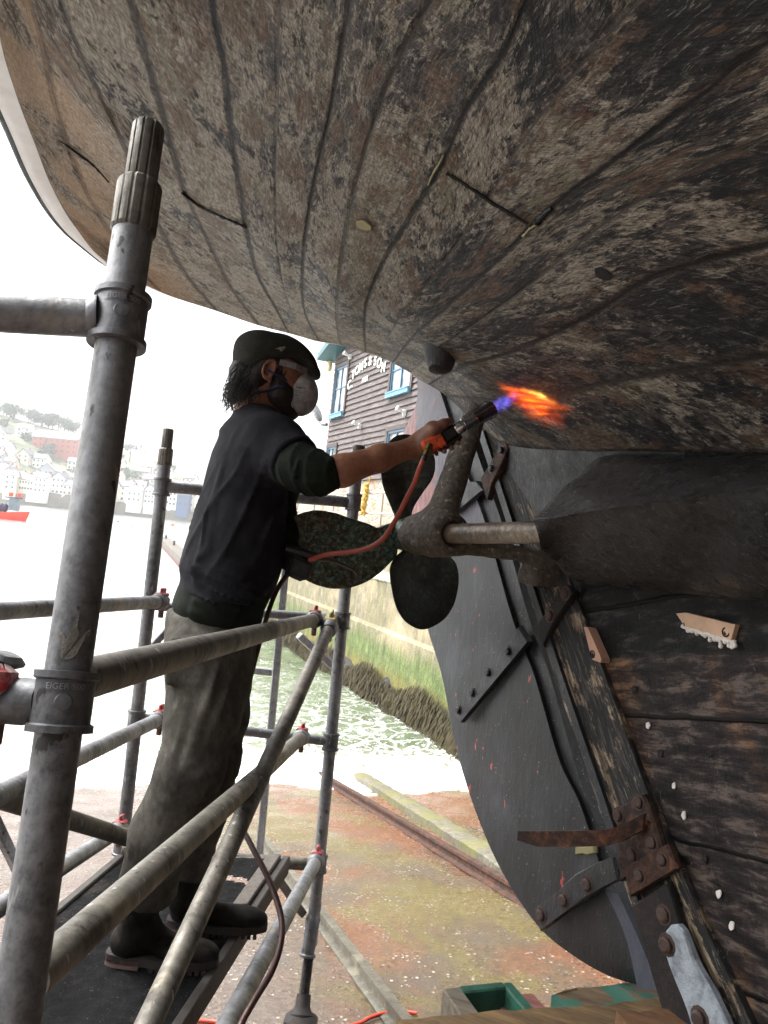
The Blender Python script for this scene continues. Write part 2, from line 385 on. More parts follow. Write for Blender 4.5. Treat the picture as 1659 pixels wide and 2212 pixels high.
def m_deadwood():
    t = NT('keel_planks'); uv = t.tc('UV'); u, v, _ = t.sep(uv)
    P = t.comb(u, t.math('MULTIPLY', v, .3), 0.0)
    big = t.noise(P, 2.6, 4, .6, .4); g = t.noise(t.map(P, (.13, 1.8, 1)), 46, 10, .75, .25); f = t.noise(P, 22, 8, .75)
    w = t.wave(t.map(P, (.25, 1, 1)), 18, 7, 4, 1.2, 'Y')
    blk = t.ramp(g, [(.40, '#050506'), (.52, '#141415'), (.62, '#45423f')])
    pur = t.ramp(g, [(.39, '#0e0b0c'), (.5, '#2b2424'), (.61, '#61564f')])
    brn = t.ramp(g, [(.39, '#17100c'), (.5, '#463225'), (.61, '#7f6145')])
    lower = t.ramp(v, [(.42, 0), (.44, 1)])
    a = t.mix(t.ramp(big, [(.48, 0), (.56, 1)]), pur, brn)
    c = t.mix(t.math('MULTIPLY', lower, t.ramp(f, [(.36, .15), (.5, 1)])), blk, a)
    c = t.mix(t.ramp(t.noise(t.map(P, (.5, 1, 1), loc=(2, 9, 0)), 30, 8, .8), [(.62, 0), (.67, .55)]), c, '#8e8a86')
    fr = t.math('ABSOLUTE', t.math('SUBTRACT', t.math('FRACT', t.math('ADD', t.math('MULTIPLY', v, 3.4), t.math('MULTIPLY', t.noise(P, 6, 3, .6), .06))), .5))
    seam = t.ramp(fr, [(.478, 0), (.49, 1)])
    c = t.mix(seam, c, '#0a0908')
    h = t.math('ADD', t.math('MULTIPLY', g, .7), t.math('ADD', t.math('MULTIPLY', f, .5), t.math('MULTIPLY', w, .15)))
    return t.fin(c, .6, 0, t.bump(t.math('SUBTRACT', h, t.math('MULTIPLY', seam, 1.2)), .9, .008), spec=.25)
def m_post():
    t = NT('peeling_post'); uv = t.tc('UV'); u, v, _ = t.sep(uv)
    P = t.comb(u, v, 0.0)
    g = t.noise(t.map(P, (.16, 1.4, 1)), 55, 8, .72, .5); f = t.noise(t.map(P, (.5, 1, 1)), 22, 8, .75); b = t.noise(t.map(P, (.6, 1, 1)), 8, 6, .65)
    blk = t.ramp(g, [(.4, '#080808'), (.52, '#1e1c1c'), (.62, '#57524d')])
    bei = t.ramp(g, [(.4, '#33281f'), (.5, '#71604d'), (.62, '#b5a58a')])
    c = t.mix(t.ramp(t.math('ADD', b, t.math('MULTIPLY', t.math('SUBTRACT', f, .5), .5)), [(.545, 0), (.575, 1)]), blk, bei)
    c = t.mix(t.ramp(t.noise(t.map(P, (.25, 1, 1), loc=(5, 5, 0)), 60, 6, .8), [(.61, 0), (.65, .8)]), c, '#a8a49c')
    c = t.mix(t.ramp(t.noise(t.map(P, loc=(9, 5, 0)), 12, 6, .7), [(.64, 0), (.68, .7)]), c, '#59302c')
    return t.fin(c, .65, 0, t.bump(t.math('ADD', g, f), .8, .008))
def m_rudder():
    t = NT('rudder_paint'); v = t.tc(); P = v
    a = t.noise(t.map(P, (1, 1, .5)), 6, 6, .6, .3); b = t.noise(t.map(P, (1, 1, .25)), 60, 6, .7); f = t.noise(P, 150, 3, .6)
    c = t.ramp(t.math('ADD', t.math('MULTIPLY', a, .6), t.math('MULTIPLY', b, .4)), [(.40, '#0a0b0c'), (.48, '#15171a'), (.54, '#202226'), (.62, '#393c42')])
    z = t.sep(v)[2]
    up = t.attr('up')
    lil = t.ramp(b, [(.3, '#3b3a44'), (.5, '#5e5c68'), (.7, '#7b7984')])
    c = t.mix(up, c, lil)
    red = t.ramp(t.noise(t.map(P, (1, 1, .3), loc=(1, 1, 1)), 55, 6, .7), [(.36, '#4a3a3c'), (.5, '#94605f'), (.7, '#b07c78')])
    c = t.mix(t.attr('red'), c, red)
    chips = t.ramp(t.math('ADD', t.noise(t.map(P, (1, 1, .45), loc=(2, 8, 5)), 34, 4, .6), t.math('MULTIPLY', t.noise(P, 3, 2, .5), .25)), [(.805, 0), (.815, 1)])
    c = t.mix(chips, c, '#a8443a')
    c = t.mix(t.ramp(t.noise(t.map(P, loc=(7, 8, 5)), 160, 1, .5), [(.76, 0), (.78, .8)]), c, '#a5a5a2')
    return t.fin(c, t.ramp(b, [(.3, .32), (.7, .6)]), 0, t.bump(t.math('ADD', b, t.math('MULTIPLY', f, .4)), .4, .004))
def m_bronze():
    t = NT('verdigris_bronze'); v = t.tc()
    a = t.noise(v, 9, 7, .7, .5); b = t.noise(v, 70, 6, .75); s = t.noise(t.map(v, (1, 1, 1.5), loc=(2, 2, 2)), 120, 3, .6)
    br = t.ramp(b, [(.38, '#26241d'), (.5, '#4d4a3e'), (.62, '#7d7866')])
    gr = t.ramp(b, [(.38, '#1d302b'), (.5, '#3a5a51'), (.62, '#77a094')])
    g = t.math('ADD', a, t.math('MULTIPLY', t.attr('green'), .22))
    c = t.mix(t.ramp(t.math('ADD', g, t.math('MULTIPLY', t.math('SUBTRACT', b, .5), .5)), [(.52, 0), (.72, .9)]), br, gr)
    c = t.mix(t.ramp(s, [(.68, 0), (.72, .7)]), c, '#9c9c8c')
    return t.fin(c, .55, .35, t.bump(t.math('ADD', a, b), .45, .003))
def m_blade_dark():
    t = NT('dark_bronze'); v = t.tc(); b = t.noise(v, 70, 6, .75); a = t.noise(v, 10, 6, .7)
    c = t.ramp(t.math('ADD', t.math('MULTIPLY', b, .5), t.math('MULTIPLY', a, .5)), [(.4, '#171814'), (.52, '#2f322a'), (.62, '#4e5a4e')])
    return t.fin(c, .5, .3, t.bump(b, .35, .003))
def m_barnacle():
    t = NT('crusted_casting'); v = t.tc(); b = t.noise(v, 60, 7, .75); a = t.noise(v, 14, 6, .7); vo = t.vor(v, 55)
    c = t.ramp(b, [(.3, '#35302a'), (.55, '#5e564c'), (.75, '#857d72')])
    c = t.mix(t.ramp(t.noise(t.map(v, loc=(3, 1, 1)), 45, 4, .7), [(.6, 0), (.66, .8)]), c, '#a9a39c')
    c = t.mix(t.ramp(a, [(.6, 0), (.7, .8)]), c, '#3b3836')
    return t.fin(c, .8, .1, t.bump(t.math('ADD', b, t.math('MULTIPLY', vo, .6)), .9, .006))
def m_rust(name='rusty_iron', base='#2c2320', mid='#503a30', hi='#7a4c34', rough=.8):
    t = NT(name); v = t.tc(); a = t.noise(v, 16, 8, .7, .4); b = t.noise(v, 80, 5, .7)
    c = t.ramp(t.math('ADD', t.math('MULTIPLY', a, .65), t.math('MULTIPLY', b, .35)), [(.36, '#221d1c'), (.46, base), (.55, mid), (.68, hi)])
    return t.fin(c, rough, .2, t.bump(t.math('ADD', a, b), .6, .004))
def m_tube(name='scaffold_alloy', base='#7d7e80', rough=.42, dark=0.0, warm=0):
    t = NT(name); v = t.tc()
    a = t.noise(t.map(v, (1, 1, .3)), 9, 7, .7, .3); b = t.noise(v, 55, 6, .7); s = t.noise(t.map(v, (1, 1, .6), loc=(2, 4, 4)), 38, 3, .55)
    bc = colr(base); k = 1-dark
    f = lambda q, w=0: (bc[0]*q*k*(1+w), bc[1]*q*k, bc[2]*q*k*(1-w))
    c = t.ramp(t.math('ADD', t.math('MULTIPLY', a, .6), t.math('MULTIPLY', b, .4)), [(.38, f(.35, warm)), (.47, f(.75)), (.55, f(1.05)), (.66, f(1.5, warm*.6))])
    c = t.mix(t.ramp(t.noise(t.map(v, (1, 1, .4), loc=(7, 1, 2)), 5, 6, .65), [(.58, 0), (.68, .55)]), c, '#a39a86')
    c = t.mix(t.ramp(s, [(.66, 0), (.70, .85)]), c, '#2a2724')
    c = t.mix(t.ramp(t.noise(t.map(v, (1, 1, .2), loc=(1, 9, 3)), 60, 2, .5), [(.68, 0), (.72, .5)]), c, '#b9b9b6')
    return t.fin(c, t.ramp(a, [(.35, rough+.2), (.65, rough)]), .55, t.bump(t.math('ADD', b, t.math('MULTIPLY', s, 1.2)), .35, .003))
M = {}
M['hull'] = m_hull(); M['dead'] = m_deadwood(); M['post'] = m_post(); M['rudder'] = m_rudder()
M['black'] = m_blackpaint('black_antifouling'); M['tuck'] = m_blackpaint('tuck_paint', '#0e0f10', '#26282b', '#7b6248', .66, .45, 1.3, .8)
M['strap'] = m_blackpaint('painted_strap', '#131417', '#282a2e', '#6e4436', .66, .4, 1.5)
M['bronze'] = m_bronze(); M['bladedark'] = m_blade_dark(); M['crust'] = m_barnacle()
M['rust'] = m_rust(); M['rustdark'] = m_rust('dark_rusty_iron', '#191616', '#2a2321', '#4b3830', .75)
M['rustor'] = m_rust('orange_rusty_iron', '#33241e', '#55382a', '#8a5433', .85)
M['shaft'] = m_rust('worn_bronze_shaft', '#5a5044', '#7f7362', '#b0a594', .35)
M['tube'] = m_tube(); M['tubedark'] = m_tube('dirty_scaffold_alloy', '#77736b', .5, .2, .07); M['tubelite'] = m_tube('clean_alloy', '#97989b', .35)
M['cast'] = m_tube('cast_alloy', '#6a6b6e', .45)
M['white'] = simple('white_topside', '#e4e6e8', .4, 0, .12, 6)
M['line'] = simple('grey_rubbing_strake', '#59646a', .6)
M['bolt'] = simple('bolt_head', '#1f1e20', .5, .3, .4, 40)
M['rbolt'] = simple('rusty_bolt_head', '#4a3a34', .7, .3, .4, 40)
M['fresh'] = simple('new_wood_patch', '#c9a88c', .7, 0, .2, 20)
M['putty'] = simple('white_sealant', '#d8d5cf', .5, 0, .1)
M['ypal'] = simple('yellow_sealant', '#8d8660', .7)
M['darkgap'] = simple('tarred_joint', '#0b0a0a', .7)
M['zinc'] = simple('zinc_anode', '#9aa3ab', .6, .2, .45, 26, .5, .006, dark='#5b636b')
# ---------------------------------------------------------------- the boat
_sx = [-1.4, -1.1, -.79, -.44, -.1, .27, .8, 1.35, 2.4, 4]; _z0 = [.97, .84, .71, .53, .35, .16, .08, .02, -.06, -.15]
_mx = [-1.2, -.79, -.2, .38, 1.35, 2.4, 4]; _mm = [.04, .16, .32, .44, .52, .56, .56]
def hullz(s, t):
    return np.interp(s, _sx, _z0)+np.interp(s, _mx, _mm)*t+np.interp(s, [-1.2, -.5, 0, .5, 1.5], [.02, .09, .16, .14, .08])*(1-np.exp(-np.maximum(t, 0)/.16))
def hullhit(px, py):
    r = ray(px, py); r = np.array(tuple(r))/r.y; Y = np.linspace(.2, 6, 6000); P = r*Y[:, None]
    d = P-vv(BC); s = d@vv(BF); t = d@vv(BO); g = P[:, 2]-hullz(s, t); i = np.where((g > 0) & (t > -.02))[0]
    if not len(i): return None
    return (s[i[0]], t[i[0]], P[i[0], 2])
OUTY = {(800, 765): 3.85, (790, 762): 3.85, (765, 752): 3.85, (735, 745): 3.85, (690, 738): 3.82, (660, 730): 3.78, (625, 720): 3.73, (560, 703): 3.66, (470, 672): 3.53, (350, 632): 3.34, (240, 575): 3.12}
SEAMS = [
 [(985, 872), (1040, 930), (1100, 963), (1254, 976), (1400, 977), (1659, 983)],
 [(962, 855), (1040, 862), (1120, 868), (1200, 858), (1280, 833), (1450, 802), (1659, 768)],
 [(925, 832), (1000, 790), (1080, 768), (1180, 728), (1270, 683), (1404, 600), (1659, 525)],
 [(885, 805), (950, 750), (1040, 690), (1150, 610), (1280, 500), (1450, 390), (1659, 290)],
 [(848, 784), (900, 720), (980, 650), (1100, 540), (1190, 448), (1379, 308), (1520, 198), (1659, 88)],
 [(820, 772), (860, 690), (940, 590), (1040, 450), (1130, 300), (1230, 170), (1380, 0)],
 [(790, 762), (790, 660), (830, 560), (880, 480), (945, 370), (1000, 250), (1090, 110), (1140, 0)],
 [(735, 745), (728, 650), (750, 480), (790, 320), (850, 150), (930, 0)],
 [(690, 738), (658, 670), (655, 550), (675, 410), (715, 230), (750, 25), (755, -10)],
 [(660, 730), (622, 650), (600, 540), (595, 400), (600, 200), (605, 0)],
 [(625, 720), (596, 665), (560, 600), (530, 485), (500, 290), (485, 150), (460, 0)],
 [(560, 703), (500, 620), (440, 500), (395, 400), (350, 240), (300, 65), (283, 0)],
 [(470, 672), (400, 590), (330, 460), (262, 300), (220, 215), (180, 130), (130, 0)],
 [(350, 632), (265, 540), (195, 430), (135, 280), (85, 70), (65, 0)],
 [(240, 575), (200, 540), (150, 470), (110, 400), (60, 270), (30, 190), (0, 80)]]
RIMY = {(200, 540): 3.0, (150, 470): 2.78, (110, 400): 2.55, (60, 270): 2.2, (30, 190): 2.0, (0, 80): 1.76}
NU = 560
def seam3d(k, pts):
    out = []
    for i, q in enumerate(pts):
        if q in OUTY: b = toB(W(q[0], q[1], OUTY[q]))
        elif q in RIMY: b = toB(W(q[0], q[1], RIMY[q]))
        elif i == 0: b = toB(CL(q[0], q[1], .02))
        else: b = hullhit(*q)
        out.append(b)
    s1, t1, z1 = out[-1]; s0, t0, z0_ = out[-2]
    sl = np.clip((t1-t0)/max(.05, (s1-s0)), -.1, .35)
    for ds in (.5, 1.1, 1.8, 2.6, 5.0, 8.5):
        s2 = s1+ds
        if k == 0: t2 = t1+ds*.12
        else: t2 = t1+sl*ds*.7
        t2 = min(t2, 1.75+.06*ds)
        z2 = z1+.06*ds if k == 14 else hullz(s2, t2)
        if k == 13: z2 = z1+.04*ds
        out.append((s2, t2, z2+.17*max(0, ds-1.6)))
    return crom(out, NU)
rows = np.array([seam3d(k, p) for k, p in enumerate(SEAMS)])      # 15 x NU x 3 in boat coordinates
fracs = [0, .025, .06, .16, .28, .4, .52, .64, .76, .88, .94, .975]
def across(rows):
    K = len(rows); T = np.zeros_like(rows); T[1:-1] = (rows[2:]-rows[:-2])/2; T[0] = rows[1]-rows[0]; T[-1] = rows[-1]-rows[-2]
    G = []; vv_ = []
    for k in range(K-1):
        for t in fracs:
            G.append((2*t**3-3*t*t+1)*rows[k]+(t**3-2*t*t+t)*T[k]+(-2*t**3+3*t*t)*rows[k+1]+(t**3-t*t)*T[k+1]); vv_.append(k+t)
    G.append(rows[-1]); vv_.append(K-1.0); return np.array(G), np.array(vv_)
G, vco = across(rows)
G[:, :, 1] = np.maximum(G[:, :, 1], .0)
arc = np.r_[np.zeros((1, G.shape[0])), np.cumsum(np.linalg.norm(np.diff(G, axis=1), axis=2).T, axis=0)].T
# sunken seams: real grooves, uneven along their length
for j, v in enumerate(vco):
    d = abs(v-round(v)); 
    if d < .03 and 0 < round(v) < 14:
        nz = .5+.5*np.sin(arc[j]*23+v*7)*np.sin(arc[j]*9.1+v)
        G[j, :, 2] += (.0014 if d < .001 else .0004)*nz
# each plank stands a hair off its neighbour and undulates
pk = np.floor(vco+1e-6); rs = np.random.RandomState(3); off = rs.uniform(-.003, .003, 16)
for j, v in enumerate(vco):
    f = v-pk[j]; w = math.sin(math.pi*f)**.3 if f > 0 else 0
    G[j, :, 2] += w*(off[int(pk[j])]*.35+.001*np.sin(arc[j]*3.1+pk[j]*2.1))
def toW(G): return vv(BC)+G[..., 0:1]*vv(BF)+G[..., 1:2]*vv(BO)+G[..., 2:3]*np.array([0, 0, 1.0])
def grid_faces(nr, nc, flip=False, off=0):
    a = (np.arange(nr-1)[:, None]*nc+np.arange(nc-1)[None, :]).ravel()+off
    q = np.stack([a, a+1, a+nc+1, a+nc], 1); return q[:, ::-1] if flip else q
boat = thing('wooden_boat', tuple(B(1.4, 0, -1.7)), 'old wooden boat hauled out, hull scraped to patchy bare planks', 'boat')
def grid_obj(name, G, uv, mat, parent, mirror=True, attrs=None, **kw):
    nr, nc = G.shape[:2]; V = toW(G).reshape(-1, 3); F = grid_faces(nr, nc); U = uv.reshape(-1, 2)
    if mirror:
        G2 = G.copy(); G2[..., 1] *= -1; V = np.r_[V, toW(G2).reshape(-1, 3)]; F = np.r_[F, grid_faces(nr, nc, True, nr*nc)]; U = np.r_[U, U+np.array([17.3, 0])]
    return mk(name, V, F, mat, parent, True, uv=U, attrs=attrs, **kw)
uvh = np.stack([arc+vco[:, None].astype(int)*1.7, np.repeat(vco[:, None], NU, 1)], -1)
SST = np.array([1, .6, .9, .3, 1, .22, 1, .45, .9, .22, 1, .75, .8, .5, 0])
sa = np.repeat(SST[np.clip(np.round(vco).astype(int), 0, 14)][:, None], NU, 1).ravel()
hullo = grid_obj('hull', G, uvh, M['hull'], boat, attrs={'seam': np.r_[sa, sa]})
# topsides above the bottom: curl up round the stern and along the side
aft = np.array([[*toB(W(q[0], q[1], OUTY[q]))] for q in [(240, 575), (350, 632), (470, 672), (560, 703), (625, 720), (660, 730), (690, 738), (735, 745), (765, 752), (800, 765)]])
aft = np.r_[aft, [[aft[-1, 0]-.03, .0, aft[-1, 2]+.005]]]
path = np.r_[rows[14][::-8], crom(aft, 60)[1:]]
path = crom(path[::2], 360)
tan = np.gradient(path[:, :2], axis=0); tan /= np.linalg.norm(tan, axis=1)[:, None]+1e-9
nrm = np.stack([tan[:, 1], -tan[:, 0]], 1)
cen = np.array([1.0, 0.0]); flip = np.sign(((path[:, :2]-cen)*nrm).sum(1)); nrm *= flip[:, None]
T = []
tap = np.interp(path[:, 0], [-1.25, -1.05, -.75], [.12, .4, 1.0])[:, None]
for o_, h_ in [(0, 0), (.03, .0), (.06, .004), (.07, .02), (.075, .1), (.08, .22), (.09, .34), (.10, .55), (.11, .9), (-.02, .93), (-.6, .95)]:
    q = path.copy(); q[:, :2] += nrm*o_*(tap if o_ > 0 else 1); q[:, 2] += h_
    if o_ < -.1: q[:, 1] *= .3
    q[:, 1] = np.maximum(q[:, 1], 0) if o_ > -.1 else q[:, 1]
    T.append(q)
T = np.array(T)
tu = np.stack(np.meshgrid(np.linspace(0, 8, T.shape[1]), np.arange(len(T))*.2), -1)
grid_obj('topside', T, tu, M['white'], boat)
ln = MB()
q = path.copy(); q[:, :2] += nrm*.072*tap; q[:, 2] += .014; q = q[(np.arange(len(q)) < len(q)*.97)]
ln.tube([Vector(p) for p in toW(q[q[:, 0] > -1.02])[::2]], .010, 8); ln.build('rubbing_strake', M['line'], boat)
# deck so the hull is closed from above
dk = path.copy(); dk[:, :2] += nrm*.0; dk[:, 2] += .85; d2 = dk.copy(); d2[:, 1] = 0; d2[:, 2] += .05
grid_obj('deck', np.array([dk, d2]), np.zeros((2, 360, 2)), M['tuck'], boat)
# ---- centre-line timbers
def rot_uv(pts, p0, ax):
    ax = Vector(ax).normalized(); o = []
    for p in pts:
        d = Vector(p)-p0; a = d.dot(ax); o.append((a, (d-ax*a).length))
    return o
p_top = CL(1010, 895, .09); p_bot = CL(1452, 2222, .09)
axp = (p_bot-p_top).normalized()
# keel side / deadwood surface
k0 = rows[0]; sA = np.interp
pt, pb = toB(p_top), toB(p_bot)
def post_s(z): return pt[0]+(pb[0]-pt[0])*(z-pt[2])/(pb[2]-pt[2])
ns, nz = 150, 90
sg = np.r_[np.linspace(-.42, 3.0, ns-12), np.linspace(3.3, 9.5, 12)]; DG = np.zeros((nz, ns, 3)); DU = np.zeros((nz, ns, 2))
for i, s in enumerate(sg):
    zt = np.interp(s, k0[:, 0], k0[:, 2]); tt = np.interp(s, k0[:, 0], k0[:, 1]); zb = -1.75-.06*s
    for j in range(nz):
        f = (j/(nz-1))**1.5; z = zt+(zb-zt)*f
        ds = max(0, s-post_s(z)-.05); tb = .07+.10*min(1.6, ds)**1.1
        if s < post_s(z)+.03: tb = .05
        tb = min(tb, .24)*(1-.35*f)
        t = tb+(max(tt, tb)-tb)*math.exp(-(zt-z)/.11)
        # below the rabbet the keel is flat sided
        DG[j, i] = (max(s, post_s(z)+.02), t, z+.002); DU[j, i] = (s*1.0+z*.35, -z+.22*s)
keelo = grid_obj('keel_side', DG, DU, M['dead'], boat)
# tuck: black painted area over the upper deadwood
m = (np.arange(nz) < 33)
TG = DG[:34, :, :].copy(); TG[:, :, 1] += .004
grid_obj('tuck_panel', TG[:, 4:40], DU[:34, 4:40], M['tuck'], boat)
grid_obj('tuck_panel', TG[:15, 39:60], DU[:15, 39:60], M['tuck'], boat)
# stern post
def clprism(name, pts, t0, t1, mat, parent, uvax=None, bev=True, attrs=None):
    # outline seen on the plane at offset t0, extruded to t1; densified for shading
    P = [CL(x, y, t0) for x, y in pts]; n = len(P); c = sum(P, Vector())/n
    nn = 1 if t1 < t0 else -1
    Pin = [p+(c-p).normalized()*.006+BO*(-.0) for p in P]
    A = [p-BO*(.006*nn) for p in P]; Bk = [p+BO*(t1-t0) for p in P]
    vs = Pin+A+Bk
    fs = [tuple(range(n)), tuple(range(3*n-1, 2*n-1, -1))]+[(i, (i+1) % n, n+(i+1) % n, n+i)[::-1] for i in range(n)]+[(n+i, n+(i+1) % n, 2*n+(i+1) % n, 2*n+i)[::-1] for i in range(n)]
    kw = {}
    if uvax is not None: kw['uv'] = rot_uv(vs, P[0], uvax)
    return mk(name, vs, fs, mat, parent, False, **kw)
def gridquad(name, L, Rr, t0, t1, mat, parent, n=40, m=8, jit=0, attrs=None):
    # strip between two picture polylines on plane t0, given thickness to t1
    Lp = crom([tuple(CL(x, y, t0)) for x, y in L], n); Rp = crom([tuple(CL(x, y, t0)) for x, y in Rr], n)
    G = np.array([Lp+(Rp-Lp)*k/(m-1) for k in range(m)])
    back = vv(BO)*(t1-t0); e = vv(BO)*(-.008)
    G = np.concatenate([G[:1]+back, G[:1]+e, G, G[-1:]+e, G[-1:]+back]); 
    U = np.zeros(G.shape[:2]+(2,)); al = np.r_[0, np.cumsum(np.linalg.norm(np.diff(Lp, axis=0), axis=1))]
    U[..., 0] = al[None, :]; U[..., 1] = np.r_[0, 0, np.linspace(.01, .25, m), .26, .3][:, None]
    return mk(name, G.reshape(-1, 3), grid_faces(*G.shape[:2]), mat, parent, True, uv=U.reshape(-1, 2), sharp=40)
gridquad('sternpost', [(1016, 880), (1060, 1010), (1182, 1413), (1278, 1700), (1362, 1950), (1449, 2212), (1475, 2290)],
         [(1098, 930), (1150, 1040), (1290, 1413), (1394, 1700), (1500, 1950), (1622, 2212), (1655, 2290)], .095, -.095, M['post'], boat)
# moulded fore edge beading on the post
gridquad('post_beading', [(1030, 930), (1195, 1440), (1290, 1720), (1368, 1950)], [(1043, 930), (1208, 1440), (1303, 1720), (1380, 1950)], .108, .09, M['strap'], boat)
# rudder
RL = [(884, 770), (893, 858), (862, 940), (850, 1010), (868, 1180), (916, 1363), (945, 1460), (974, 1610), (1014, 1745), (1069, 1875), (1149, 2000), (1239, 2075), (1329, 2120), (1429, 2138)]
RR = [(930, 785), (962, 880), (994, 983), (1014, 1038), (1049, 1133), (1109, 1343), (1154, 1460), (1209, 1645), (1254, 1740), (1309, 1910), (1345, 2020), (1380, 2080), (1410, 2120), (1440, 2138)]
n = 160; Lp = crom([tuple(CL(x, y, .035)) for x, y in RL], n); Rp = crom([tuple(CL(x, y, .035)) for x, y in RR], n)
mm = 24; w = np.linspace(0, 1, mm); Gr = np.array([Lp+(Rp-Lp)*k for k in w])
thick = .018+.02*np.sin(np.pi*np.clip(w, 0, 1)*.5)
Gf = Gr+vv(BO)*(thick[:, None, None]-.038); Gb = Gr+vv(BO)*(-.035-thick[:, None, None]-.0)
Gall = np.concatenate([Gf, Gb[::-1], Gf[:1]])
ul = np.clip((np.linspace(0, 1, n)-.0)/.01, 0, 1)
pxl = np.linspace(0, 1, n)
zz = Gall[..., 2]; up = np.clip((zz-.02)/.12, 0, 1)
redm = np.zeros_like(zz)
for a in range(Gall.shape[0]):
    kk = min(a, 2*mm-1-a) if a < 2*mm else 0; wa = w[max(0, min(mm-1, kk))]
    lim = np.interp(zz[a], [-.15, .05, .3, .46, .62], [.0, .55, .62, .45, .0]); redm[a] = (wa < lim)*(zz[a] > -.1)
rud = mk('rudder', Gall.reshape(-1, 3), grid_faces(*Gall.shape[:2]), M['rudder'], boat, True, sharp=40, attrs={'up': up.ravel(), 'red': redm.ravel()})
# dark leading strip of the rudder stock
gridquad('rudder_stock', [(940, 800), (994, 983), (1049, 1133), (1109, 1343), (1154, 1460), (1209, 1645), (1254, 1740), (1309, 1910)],
         [(985, 840), (1032, 983), (1085, 1133), (1145, 1343), (1188, 1460), (1240, 1645), (1275, 1740), (1325, 1880)], .02, -.05, M['black'], rud)
stk = CL(1325, 1870, 0); 
# lower light bevel of the rudder
gridquad('rudder_heel_facing', [(1304, 1918), (1350, 2020), (1378, 2137)], [(1335, 1930), (1385, 2040), (1424, 2137)], .048, .02, simple('slate_paint', '#474b57', .5, 0, .3, 30), rud)
def bolt(p, nrm, r=.013, h=.014, mat=None, parent=None, name='bolt'):
    b = MB(); nrm = Vector(nrm).normalized()
    b.lathe(p-nrm*.004, p+nrm*h, [(0, r*1.5), (.005, r*1.45), (.0051, r), (h*.75, r), (h, r*.7)], 10)
    return b.build(name, mat or M['bolt'], parent)
def strap(name, L, Rr, bolts, t=.055, mat=None, th=.02, parent=None, bm=None, br=.013):
    o = clprism(name, L+Rr[::-1], t, t-th, mat or M['strap'], parent or boat)
    for x, y in bolts: bolt(CL(x, y, t), BO, br, .014, bm, o)
    return o
strap('rudder_strap', [(981, 1552), (1120, 1352)], [(994, 1561), (1140, 1385)], [(991, 1534), (1021, 1497), (1055, 1453), (1098, 1407)], .06, parent=rud)
# upper strap
strap('rudder_strap', [(965, 1105), (1012, 1040), (1028, 1038)], [(978, 1112), (1040, 1060), (1045, 1058)], [(990, 1093)], .06, parent=rud)
strap('rudder_strap', [(1152, 1962), (1205, 1922), (1240, 1888), (1290, 1862), (1325, 1850)], [(1165, 2012), (1215, 1975), (1260, 1945), (1310, 1912), (1335, 1900)], [(1169, 1977), (1218, 1945), (1269, 1911)], .075, parent=rud, bm=M['rbolt'], br=.017)
# gudgeon brackets on the post
o = strap('gudgeon', [(1088, 945), (1060, 995), (1036, 1035), (1048, 1075)], [(1098, 965), (1080, 1010), (1062, 1045), (1052, 1080)], [(1084, 973), (1062, 1012)], .12, M['rust'], .022, bm=M['bolt'])
o = strap('gudgeon', [(1218, 1262), (1185, 1310), (1162, 1345), (1160, 1375)], [(1240, 1278), (1205, 1330), (1182, 1370), (1172, 1398)], [(1221, 1282), (1188, 1330)], .12, M['rustdark'], .022, bm=M['rbolt'], br=.016)
# heel fitting: plates and horn arm
strap('heel_plate', [(1330, 1745), (1388, 1716), (1400, 1740)], [(1338, 1905), (1420, 1850), (1428, 1830)], [(1336, 1762), (1380, 1733), (1366, 1847), (1408, 1820)], .118, M['rust'], .02, bm=M['rbolt'], br=.015)
strap('heel_plate', [(1345, 1876), (1440, 1822)], [(1358, 1938), (1462, 1876)], [(1382, 1892), (1431, 1858)], .128, M['rustor'], .02, bm=M['rbolt'], br=.014)
b = MB()
arm = [(1120, 1805, .30), (1165, 1812, .28), (1245, 1812, .24), (1310, 1810, .20), (1345, 1800, .17), (1392, 1775, .135)]
top = [CL(x, y, t) for x, y, t in arm]
v = []; 
for i, p in enumerate(top):
    wv = .02 if i else .012
    ax = (top[min(i+1, len(top)-1)]-top[max(0, i-1)]).normalized(); sd = BO*1.0; upv = Vector((0, 0, 1))
    for du, dw in ((-1, -1), (1, -1), (1, 1), (-1, 1)): v.append(p+sd*(du*.004)+upv*(dw*wv))
b.add(v, [(i*4+k, i*4+(k+1) % 4, i*4+4+(k+1) % 4, i*4+4+k) for i in range(5) for k in range(4)]+[(3, 2, 1, 0), (20, 21, 22, 23)])
for i, p in enumerate(top[:-1]):
    q = top[i+1]; c_ = (p+q)/2-Vector((0, 0, .0)); ax = (q-p).normalized()
    b.box(c_+(-BO)*.03, (q-p).length+.004, .055, .007, (ax, BO, ax.cross(BO)), .002)
b.build('horn_arm', M['rustor'], boat)
mp = clprism('bare_wood_spot', [(1240, 1828), (1262, 1826), (1284, 1828), (1286, 1842), (1268, 1850), (1256, 1845), (1240, 1846)], .042, .03, M['ypal'], rud)
# iron keel plate and zinc
strap('keel_plate', [(1362, 1955), (1405, 1930), (1440, 1905)], [(1462, 2290), (1520, 2290), (1560, 2290)], [(1434, 1976)], .125, M['rustdark'], .02, bm=M['rbolt'], br=.017)
def blob_outline(pts, n=40): 
    q = crom([(x, y, 0) for x, y in pts+[pts[0]]], n)[:-1]; return [(a[0], a[1]) for a in q]
zo = clprism('zinc_anode', blob_outline([(1435, 2012), (1452, 1995), (1470, 2005), (1500, 2080), (1545, 2160), (1580, 2260), (1520, 2270), (1480, 2180), (1445, 2090), (1432, 2040)]), .14, .12, M['zinc'], boat)
bolt(CL(1441, 2041, .14), BO, .018, .018, M['rbolt'], zo); bolt(CL(1512, 2200, .14), BO, .018, .018, M['rbolt'], zo)
